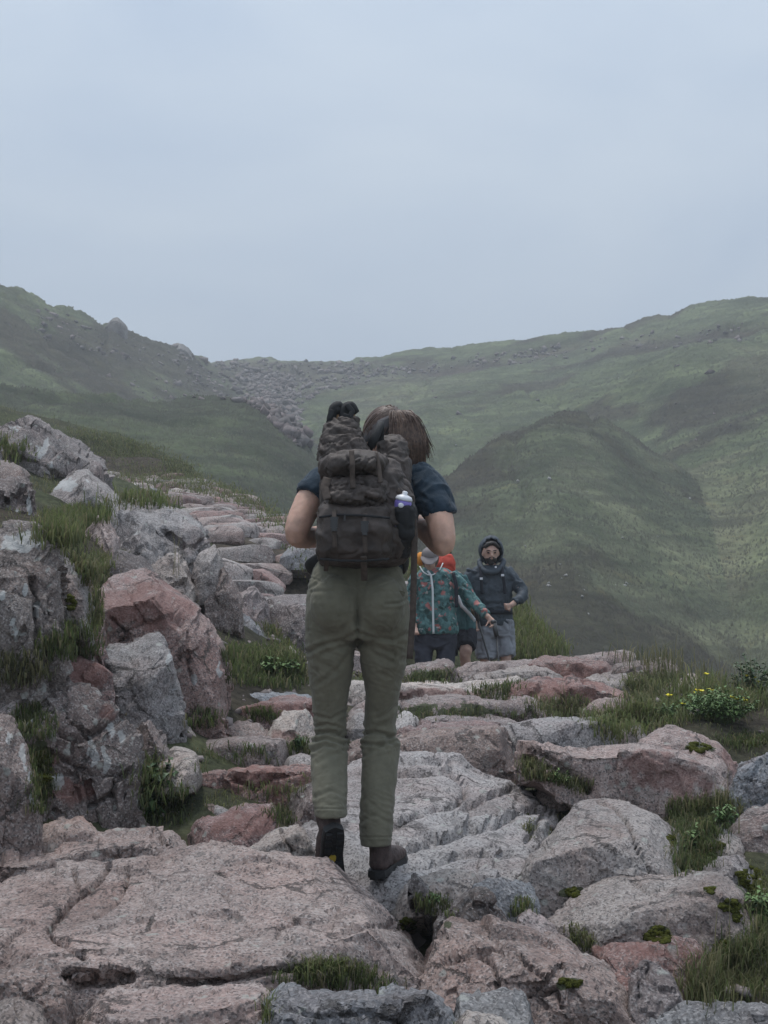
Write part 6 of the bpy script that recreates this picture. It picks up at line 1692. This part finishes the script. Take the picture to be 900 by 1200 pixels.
raw('shoulder_strap', [tube([W(398, 560, 5.16), W(396, 548, 5.26), W(402, 560, 5.40), W(404, 600, 5.40), W(396, 640, 5.28)], [.022] * 5, 10, .4)], M['packd'], bp)
raw('shoulder_strap', [tube([W(470, 560, 5.16), W(474, 548, 5.26), W(470, 560, 5.40), W(468, 600, 5.40), W(474, 640, 5.28)], [.022] * 5, 10, .4)], M['packd'], bp)
raw('hip_belt', [tube([W(374, 655, 5.05), W(362, 664, 5.12), W(368, 668, 5.22), W(420, 668, 5.25), W(468, 668, 5.22), W(476, 664, 5.12), W(474, 655, 5.05)], [.022] * 7, 10, .35)], M['packd'], bp)
raw('grab_loop', [tube([W(432, 527, 5.05), W(438, 515, 5.03), W(445, 500, 5.05), W(447, 497, 5.08), W(446, 520, 5.10)], [.013, .017, .014, .010, .012], 10, .6)], M['packd'], bp)
raw('collar_strap', [strap([W(412, 528, 4.80), W(413, 545, 4.775), W(413, 562, 4.79), W(414, 572, 4.785)], .018, .002)], M['web'], bp)
raw('collar_strap', [strap([W(440, 530, 4.85), W(444, 548, 4.83), W(446, 566, 4.81)], .016, .002)], M['web'], bp)
raw('seam_tape', [strap([W(374, 606, 4.80), W(395, 603, 4.775), W(425, 604, 4.765), W(457, 607, 4.79)], .008, .0015)], M['packd'], pk)
raw('seam_tape', [strap([W(375, 655, 4.80), W(400, 657, 4.785), W(430, 657, 4.785), W(456, 655, 4.80)], .008, .0015)], M['packd'], pk)
raw('zip_pull', [box(W(404, 607, 4.762), (.006, .004, .018))], M['plastic'], pk, False)
raw('cinch_strap', [strap([W(458, 560, 4.93), W(466, 575, 4.885), W(474, 590, 4.90)], .016, .002)], M['web'], bp)
raw('side_buckle', [box(W(477, 601, 4.872), (.03, .012, .02))], M['plastic'], bp, False)

bt = empty('water_bottle', wv(470, 600, 4.97), 'purple water bottle with pale cap in the rucksack\'s side pocket', 'bottle')
ax = np.array(W(473, 577, 4.96)) - np.array(W(468, 604, 4.97)); ax /= np.linalg.norm(ax)
c0 = np.array(W(471, 597, 4.882))
ux = np.cross(ax, (0, 1, 0)); ux /= np.linalg.norm(ux); uy = np.cross(ax, ux)
def brings(prof): return rings([(c0 + ax * h, ux * r, uy * r) for h, r in prof], 24)
raw('bottle_body', [brings([(-.06, .028), (.0, .030), (.022, .0305), (.034, .028)])], M['purple'], bt)
cp_ = raw('cap', [brings([(.032, .0300), (.038, .0305), (.046, .026), (.051, .014), (.053, .009), (.062, .0095), (.065, .005)])], M['white'], bt)
raw('print', [ell(c0 + ax * .012 - np.array([.006, .0315, 0]), (.010, .004, .009), 12)], M['white'], bt)

# grips sticking out of the rucksack
for k_, (x0, tilt) in enumerate(((391, 0), (404, 1))):
    tp = empty('trekking_pole', wv(x0 + 3, 500, 5.05), ('black and cork pole grip with a folded strap poking out of the rucksack', 'dark pole grip with a hooked top poking out of the rucksack')[k_], 'trekking pole')
    raw('shaft', [tube([W(402, 545, 5.08), W(x0 + 2, 500, 5.05)], [.008, .009], 10, 1, 1)], M['plastic'], tp)
    raw('cork_grip', [tube([W(x0 + 2, 502, 5.05), W(x0 + 4 + tilt, 490, 5.04), W(x0 + 6 + tilt, 482, 5.04)], [.017, .021, .019], 12)], M['cork'], tp)
    raw('grip_head', [tube([W(x0 - 4, 500, 5.03), W(x0 - 2, 490, 5.02), W(x0 + 0, 480, 5.025), W(x0 + 6 + tilt, 476, 5.03), W(x0 + 12 + tilt * 2, 484, 5.03)], [.008, .015, .019, .019, .012], 12), ell(W(x0 + 4 + tilt, 481, 5.03), (.026, .022, .020), 12)], M['packd'], tp)
    raw('wrist_strap', [strap([W(x0 - 2, 480, 5.0), W(x0 - 5, 490, 4.995), W(x0 - 5, 500, 5.0), W(x0, 494, 4.99)] if k_ == 0 else [W(x0 + 2, 474, 5.0), W(x0 + 9, 482, 4.995), W(x0 + 6, 489, 4.99), W(x0 - 2, 487, 4.99)], .02)], M['packd'], tp)


# ---------------- walkers coming down behind the crest
def gz_at(x, y): return float(h_near(np.array([x]), np.array([y]))[0]) + 0.04


def shoe(parent, x, y, z, mat, yaw=0.0):
    c, s = math.cos(yaw), math.sin(yaw)
    def g(v): return (x + v[0] * c - v[1] * s, y + v[0] * s + v[1] * c, z + v[2])
    solid('shoe', [tube([g((0, .07, .05)), g((0, -.02, .055)), g((0, -.12, .045)), g((0, -.19, .03))], [.045, .05, .045, .03], 12), tube([g((0, .03, .04)), g((0, .03, .14))], [.045, .045], 12, 1, 1)], .012, mat, parent, 2)


def leg_pts(x0, d, ytop, xk, yk, xf, zf):
    return [W(x0, ytop, d), W(xk, yk, d - .05), np.array([xf, d, zf + .10])]


def wr_j(seed): return lambda V, Fq: cloth(V, Fq, .016, .09, seed)


def eyes_of(q, parent):
    for s in (-1, 1):
        raw('eye', [ell(q(.30 * s, -.79, .03), (.014, .010, .008), 10)], M['haird'], parent)
        raw('eyebrow', [tube([q(.12 * s, -.90, .20), q(.32 * s, -.84, .24), q(.50 * s, -.70, .18)], [.004, .005, .003], 6)], M['haird'], parent)


# man in slate jacket
DM = 14.4
xm = float(W(577, 700, DM)[0]); zm = gz_at(xm, DM)
mn = empty('person', Vector((xm, DM, zm)), 'bearded person in dark slate jacket with hood up and grey shorts', 'person')
hp, qm = head_parts(W(575, 648, DM - .075), 0.110, 0.05, 0.05)
fl_, fr_ = xm - .13, xm + .12
bd = hp + [tube([W(575, 672, DM), W(575, 660, DM - .02)], [.06, .055], 12, 1, 1), pxr([(668, 556, 594, DM, .10), (700, 558, 592, DM, .11), (735, 558, 596, DM, .11)]),
           tube([W(594, 672, DM), W(611, 696, DM - .08), W(598, 710, DM - .24)], [.045, .04, .027], 12), tube([W(554, 672, DM), W(550, 702, DM + .02), W(556, 730, DM - .08)], [.045, .04, .027], 12),
           tube([W(567, 735, DM), W(569, 772, DM - .05), (fl_, DM, zm + .09)], [.085, .055, .042], 12), tube([W(591, 735, DM), W(593, 772, DM - .06), (fr_, DM - .03, zm + .09)], [.085, .055, .042], 12)]
bd += hand_parts(W(599, 710, DM - .23), W(592, 711, DM - .27), (0, .2, 1), (-.6, -.8, 0), 1.0) + hand_parts(W(556, 729, DM - .08), W(557, 738, DM - .10), (1, 0, 0), (.2, -1, 0), 1.0)
bdo = solid('body', bd, 0.011, M['skin2'], mn, 2)
eyes_of(qm, mn)
bv, bf = ell(qm(0, -.24, -.50), (.0625, .071, .066), 40)
bz_ = float(qm(0, 0, -.50)[2]); bc_ = float(qm(0, -.24, 0)[1])
raw('beard', [(bv, [f for f in bf if len(f) == 4 and bv[list(f)][:, 2].mean() < bz_ and bv[list(f)][:, 1].mean() < bc_ + .02]), ell(qm(0, -.56, -.88), (.032, .030, .026), 12), ell(qm(0, -.83, -.42), (.032, .014, .007), 10)], M['haird'], mn)
solid('hair', [ell(qm(0, .24, .46), (.088, .090, .082), 16), tube([qm(-.66, -.45, .50), qm(-.2, -.62, .85), qm(.3, -.60, .85), qm(.70, -.40, .45)], [.02, .022, .022, .018], 8)], .008, M['haird'], mn, 1)
jk = solid('jacket', [pxr([(663, 560, 590, DM, .09), (670, 549, 600, DM, .12), (690, 550, 600, DM, .15), (712, 555, 599, DM, .145), (728, 556, 602, DM, .14), (733, 558, 603, DM, .135)], 2.3),
                      tube([W(592, 670, DM), W(603, 681, DM - .02), W(613, 697, DM - .09), W(603, 706, DM - .20)], [.080, .068, .057, .045], 14), tube([W(556, 670, DM), W(549, 685, DM), W(549, 703, DM + .02), W(555, 724, DM - .07)], [.085, .075, .066, .05], 14)], .011, M['jacket'], mn, 2, wr_j(3))
# hood: open shell around the face
hv, hf = ell(W(575.5, 645, DM - .01), (.122, .14, .150), 36)
hfc = []
hc_ = np.array(W(575.5, 645, DM - .01))
for f in hf:
    if len(f) != 4: hfc.append(f); continue
    c = (hv[list(f)].mean(0) - hc_) / np.array([.122, .14, .150])
    if c[1] < -0.25 and (c[0] / .88) ** 2 + ((c[2] + .20) / 1.0) ** 2 < 1: continue
    if c[2] < -.93: continue
    hfc.append(f)
hv = hv + (hv - hc_) * (0.07 * fbm(hv / .07, 3, 9) - 0.05 * np.exp(-(vnoise(hv / .06, 12) / .12) ** 2))[:, None]
ho = part('hood', hv, hfc, M['jacket'], mn)
sm_ = ho.modifiers.new('thick', 'SOLIDIFY'); sm_.thickness = .012; sm_.offset = 0
raw('collar', [tube([W(562, 660, DM - .05), W(566, 668, DM - .13), W(575, 671, DM - .16), W(584, 668, DM - .13), W(590, 659, DM - .05), W(586, 656, DM + .08), W(565, 656, DM + .08), W(562, 660, DM - .05)], [.028, .03, .026, .03, .028, .028, .028, .028], 10)], M['jacket'], mn)
for xs in ((563, 664, 565, 690), (588, 664, 592, 690)):
    raw('chest_strap', [strap([W(xs[0], xs[1], DM - .13), W((xs[0] + xs[2]) / 2 + 0, 677, DM - .175), W(xs[2], xs[3] + 6, DM - .17)], .03, .004)], M['dark'], mn)
    raw('strap_clip', [box(W(xs[0] + 1, 678 if xs[0] < 570 else 674, DM - .19), (.03, .012, .022))], M['white'], mn, False)
raw('toggle', [box(W(581, 664.5, DM - .19), (.02, .012, .02))], M['white'], mn, False)
raw('waist_belt', [pxr([(715, 554.5, 600.5, DM, .155), (720, 554.5, 601, DM, .155)], 2.3)], M['dark'], mn)
sh = solid('shorts', [pxr([(726, 557, 602, DM, .13), (738, 556, 603, DM, .13), (746, 557, 602, DM, .12)], 2.4), tube([W(568, 740, DM), W(569, 757, DM - .02), W(570, 773, DM - .04)], [.112, .108, .102], 14), tube([W(591, 740, DM), W(592, 757, DM - .02), W(593, 770, DM - .05)], [.108, .10, .094], 14)], .011, M['shorts'], mn, 2, wr_j(8))
shoe(mn, fl_, DM, zm - .03, M['leather'], .1); shoe(mn, fr_, DM - .03, zm - .03, M['leather'], -.1)

# woman in floral jacket and cap
DW = 13.5
xw = float(W(509, 700, DW)[0]); zw = gz_at(xw, DW)
wm = empty('person', Vector((xw, DW, zw)), 'person in teal floral zip jacket and taupe cap looking down at the steps', 'person')
hp, qw = head_parts(W(504, 655, DW - .08), 0.100, -0.1, 0.38)
bd = hp + [tube([W(507, 676, DW), W(505, 663, DW - .04)], [.055, .05], 12, 1, 1), pxr([(672, 490, 528, DW, .09), (700, 490, 528, DW, .11), (745, 488, 532, DW, .12)]),
           tube([W(528, 678, DW), W(552, 703, DW - .05), W(573, 724, DW - .22)], [.045, .04, .027], 12), tube([W(490, 678, DW), W(482, 710, DW - .02), W(486, 735, DW - .15)], [.045, .04, .027], 12),
           tube([W(497, 745, DW), W(497, 785, DW - .1), (xw - .11, DW - .05, zw + .09)], [.085, .055, .04], 12), tube([W(522, 745, DW), W(522, 785, DW - .05), (xw + .11, DW, zw + .09)], [.085, .055, .04], 12)]
bd += hand_parts(W(573, 724, DW - .22), W(579, 731, DW - .26), (1, .2, 1), (.2, -.7, -.7), 1.0) + hand_parts(W(486, 735, DW - .15), W(487, 743, DW - .2), (1, 0, 0), (0, -1, -.2), 1.0)
solid('body', bd, 0.011, M['skin2'], wm, 2)
eyes_of(qw, wm)
solid('hair', [ell(qw(0, .25, .0), (.086, .09, .11), 14)], .009, M['hair'], wm, 1)
cpo = solid('cap', [ell(qw(0, .10, .38), (.084, .096, .078), 18)], .007, M['cap'], wm, 2)
raw('cap_brim', [rings([(qw(0, -.55, .42), (.085, 0, 0), (0, .012, .006)), (qw(0, -.95, .28), (.080, 0, 0), (0, .012, .006)), (qw(0, -1.35, .06), (.055, 0, 0), (0, .010, .006)), (qw(0, -1.48, -.02), (.02, 0, 0), (0, .008, .005))], 20)], M['cap'], cpo)
jw = solid('jacket', [pxr([(666, 496, 520, DW, .09), (671, 488, 530, DW, .12), (690, 485, 533, DW, .155), (720, 484.5, 534, DW, .16), (738, 484, 537, DW, .165), (743, 485, 536, DW, .16)], 2.4),
                      tube([W(527, 675, DW), W(540, 687, DW - .02), W(554, 704, DW - .06), W(570, 721, DW - .20)], [.078, .068, .058, .045], 14), tube([W(491, 675, DW), W(484, 692, DW), W(482, 711, DW - .02), W(485, 731, DW - .13)], [.082, .075, .066, .05], 14)], .0105, M['floral'], wm, 2, wr_j(21))
raw('zip', [strap([W(501, 669, DW - .115), W(505, 674, DW - .15), W(507, 690, DW - .172), W(507.5, 720, DW - .178), W(508, 742.5, DW - .180)], .02, .004)], M['zip'], jw)
raw('hood_edge', [tube([W(492, 664, DW - .05), W(497, 671, DW - .12), W(505, 674, DW - .14), W(514, 669, DW - .11), W(519, 660, DW - .04)], [.006] * 5, 8)], M['zip'], jw)
raw('chest_strap', [strap([W(531, 671, DW - .10), W(534.5, 685, DW - .13), W(535, 712, DW - .14)], .035, .005)], M['dark'], wm)
raw('chest_strap', [strap([W(487, 671, DW - .10), W(485, 685, DW - .13), W(484, 700, DW - .14)], .03, .005)], M['dark'], wm)
solid('trousers', [pxr([(738, 486, 535, DW, .14), (752, 485.5, 535, DW, .135), (760, 487, 534, DW, .12)], 2.4), tube([W(497, 752, DW), W(497, 785, DW - .09), (xw - .11, DW - .05, zw + .10)], [.105, .075, .06], 14), tube([W(522, 752, DW), W(522, 785, DW - .05), (xw + .11, DW, zw + .10)], [.105, .075, .06], 14)], .011, M['navyt'], wm, 2, wr_j(31))
shoe(wm, xw - .11, DW - .05, zw - .03, M['leather']); shoe(wm, xw + .11, DW, zw - .03, M['leather'])
rp = empty('backpack', wv(510, 690, DW + .2), 'red and orange rucksack showing behind the floral jacket\'s shoulders', 'backpack')
solid('pack_bag', [pxr([(650, 500, 530, DW + .22, .06), (660, 496, 533, DW + .22, .10), (690, 494, 532, DW + .24, .11), (725, 496, 528, DW + .22, .09)], 3.0)], .011, M['red'], rp, 2, wr_j(41))
solid('pack_lid', [ell(W(493, 655, DW + .2), (.05, .07, .07), 14)], .011, M['orange'], rp, 2)
pl = empty('trekking_pole', Vector((float(W(581, 738, DW - .28)[0]), DW - .28, zw)), 'pole with black grip held by the floral jacket walker', 'trekking pole')
raw('grip', [tube([W(579, 730, DW - .27), W(582, 746, DW - .29)], [.026, .022], 10, 1, 1), ell(W(578.5, 729, DW - .27), (.03, .03, .025), 10)], M['plastic'], pl)
raw('shaft', [tube([W(582, 745, DW - .29), np.array([float(W(588, 800, DW - .4)[0]), DW - .4, zw])], [.009, .007], 8, 1, 1)], M['plastic'], pl)

# third walker, half hidden between the two
DB = 14.1
xb = float(W(537, 700, DB)[0]); zb = gz_at(xb, DB)
tb = empty('person', Vector((xb, DB, zb)), 'person in plain teal jacket and black shorts with a bare knee', 'person')
hp, qb = head_parts(W(519, 650, DB - .05), 0.102, 0.1, 0.35)
bd = hp + [tube([W(522, 670, DB), W(519, 657, DB - .03)], [.055, .05], 12, 1, 1), pxr([(670, 508, 540, DB, .09), (700, 512, 547, DB, .11), (740, 513, 556, DB, .11)]),
           tube([W(540, 678, DB), W(551, 698, DB - .05), W(556, 710, DB - .26)], [.045, .04, .027], 12), tube([W(514, 674, DB), W(510, 705, DB), W(514, 730, DB - .1)], [.045, .04, .027], 12),
           tube([W(524, 740, DB), W(524, 775, DB), (xb - .12, DB + .05, zb + .09)], [.085, .055, .042], 12), tube([W(546, 740, DB), W(546, 763, DB - .20), W(545, 770, DB - .19), (xb + .10, DB - .08, zb + .09)], [.085, .062, .055, .042], 12)]
bd += hand_parts(W(556, 709, DB - .25), W(560, 717, DB - .29), (1, 0, .3), (.3, -.8, -.3), 1.0) + hand_parts(W(514, 729, DB - .1), W(514, 738, DB - .14), (1, 0, 0), (0, -1, -.2), 1.0)
solid('body', bd, 0.011, M['skin2'], tb, 2)
eyes_of(qb, tb)
solid('hair', [ell(qb(0, .15, .25), (.092, .10, .10), 14)], .009, M['haird'], tb, 1)
solid('jacket', [pxr([(667, 512, 532, DB, .09), (673, 505, 541, DB, .12), (700, 509, 549, DB, .14), (728, 509, 557, DB, .145), (738, 510, 558, DB, .14)], 2.4), tube([W(538, 678, DB), W(549, 697, DB - .03), W(555, 707, DB - .20)], [.08, .066, .05], 14), tube([W(515, 673, DB), W(510, 703, DB), W(513, 726, DB - .08)], [.08, .066, .05], 14)], .011, M['teal'], tb, 2, wr_j(51))
raw('pale_strap', [strap([W(536, 698, DB - .16), W(541, 710, DB - .165), W(549, 718, DB - .165), W(557, 728, DB - .15)], .035, .005)], M['zip'], tb)
solid('shorts', [pxr([(732, 511, 557, DB, .13), (744, 511, 558, DB, .13)], 2.4), tube([W(524, 742, DB), W(524, 768, DB)], [.11, .10], 14, 1, 1), tube([W(546, 742, DB - .02), W(546.5, 752, DB - .12), W(546, 759, DB - .19)], [.105, .10, .092], 14)], .011, M['dark'], tb, 2, wr_j(61))
shoe(tb, xb - .12, DB + .05, zb - .03, M['leather']); shoe(tb, xb + .10, DB - .08, zb - .03, M['leather'])
gl = raw('glove', [ell(W(557.5, 714, DB - .28), (.05, .045, .07), 12)], plain('khaki_glove', (0.16, 0.14, 0.09), .9), tb)
pl = empty('trekking_pole', Vector((float(W(573, 772, DB - .33)[0]), DB - .33, zb)), 'slim dark pole slanting in front of the grey shorts', 'trekking pole')
raw('grip', [tube([W(556, 706, DB - .31), W(560, 727, DB - .31)], [.022, .02], 10, 1, 1)], M['plastic'], pl)
raw('shaft', [tube([W(560, 726, DB - .31), W(573, 772, DB - .36), np.array([float(W(588, 825, DB - .42)[0]), DB - .42, gz_at(float(W(588, 825, DB - .42)[0]), DB - .42) - .05])], [.011, .010, .008], 8, 1, 1)], M['plastic'], pl)

# ------------------------------------------------------------------ damp air over the whole place
hz, hnt, hb = new_mat('haze_air')
hnt.nodes.remove(hb)
pv_ = hnt.nodes.new('ShaderNodeVolumePrincipled')
pv_.inputs['Color'].default_value = (0.90, 0.93, 0.96, 1)
pv_.inputs['Density'].default_value = 0.0018
pv_.inputs['Anisotropy'].default_value = 0.1
hnt.links.new(pv_.outputs[0], [n for n in hnt.nodes if n.type == 'OUTPUT_MATERIAL'][0].inputs['Volume'])
hV, hF = box((0, 430, 22), (1900, 960, 76))
link('haze', make_mesh('haze', hV, hF, False), hz, label='thin damp mist veiling the far hillsides', cat='mist', kind='stuff')
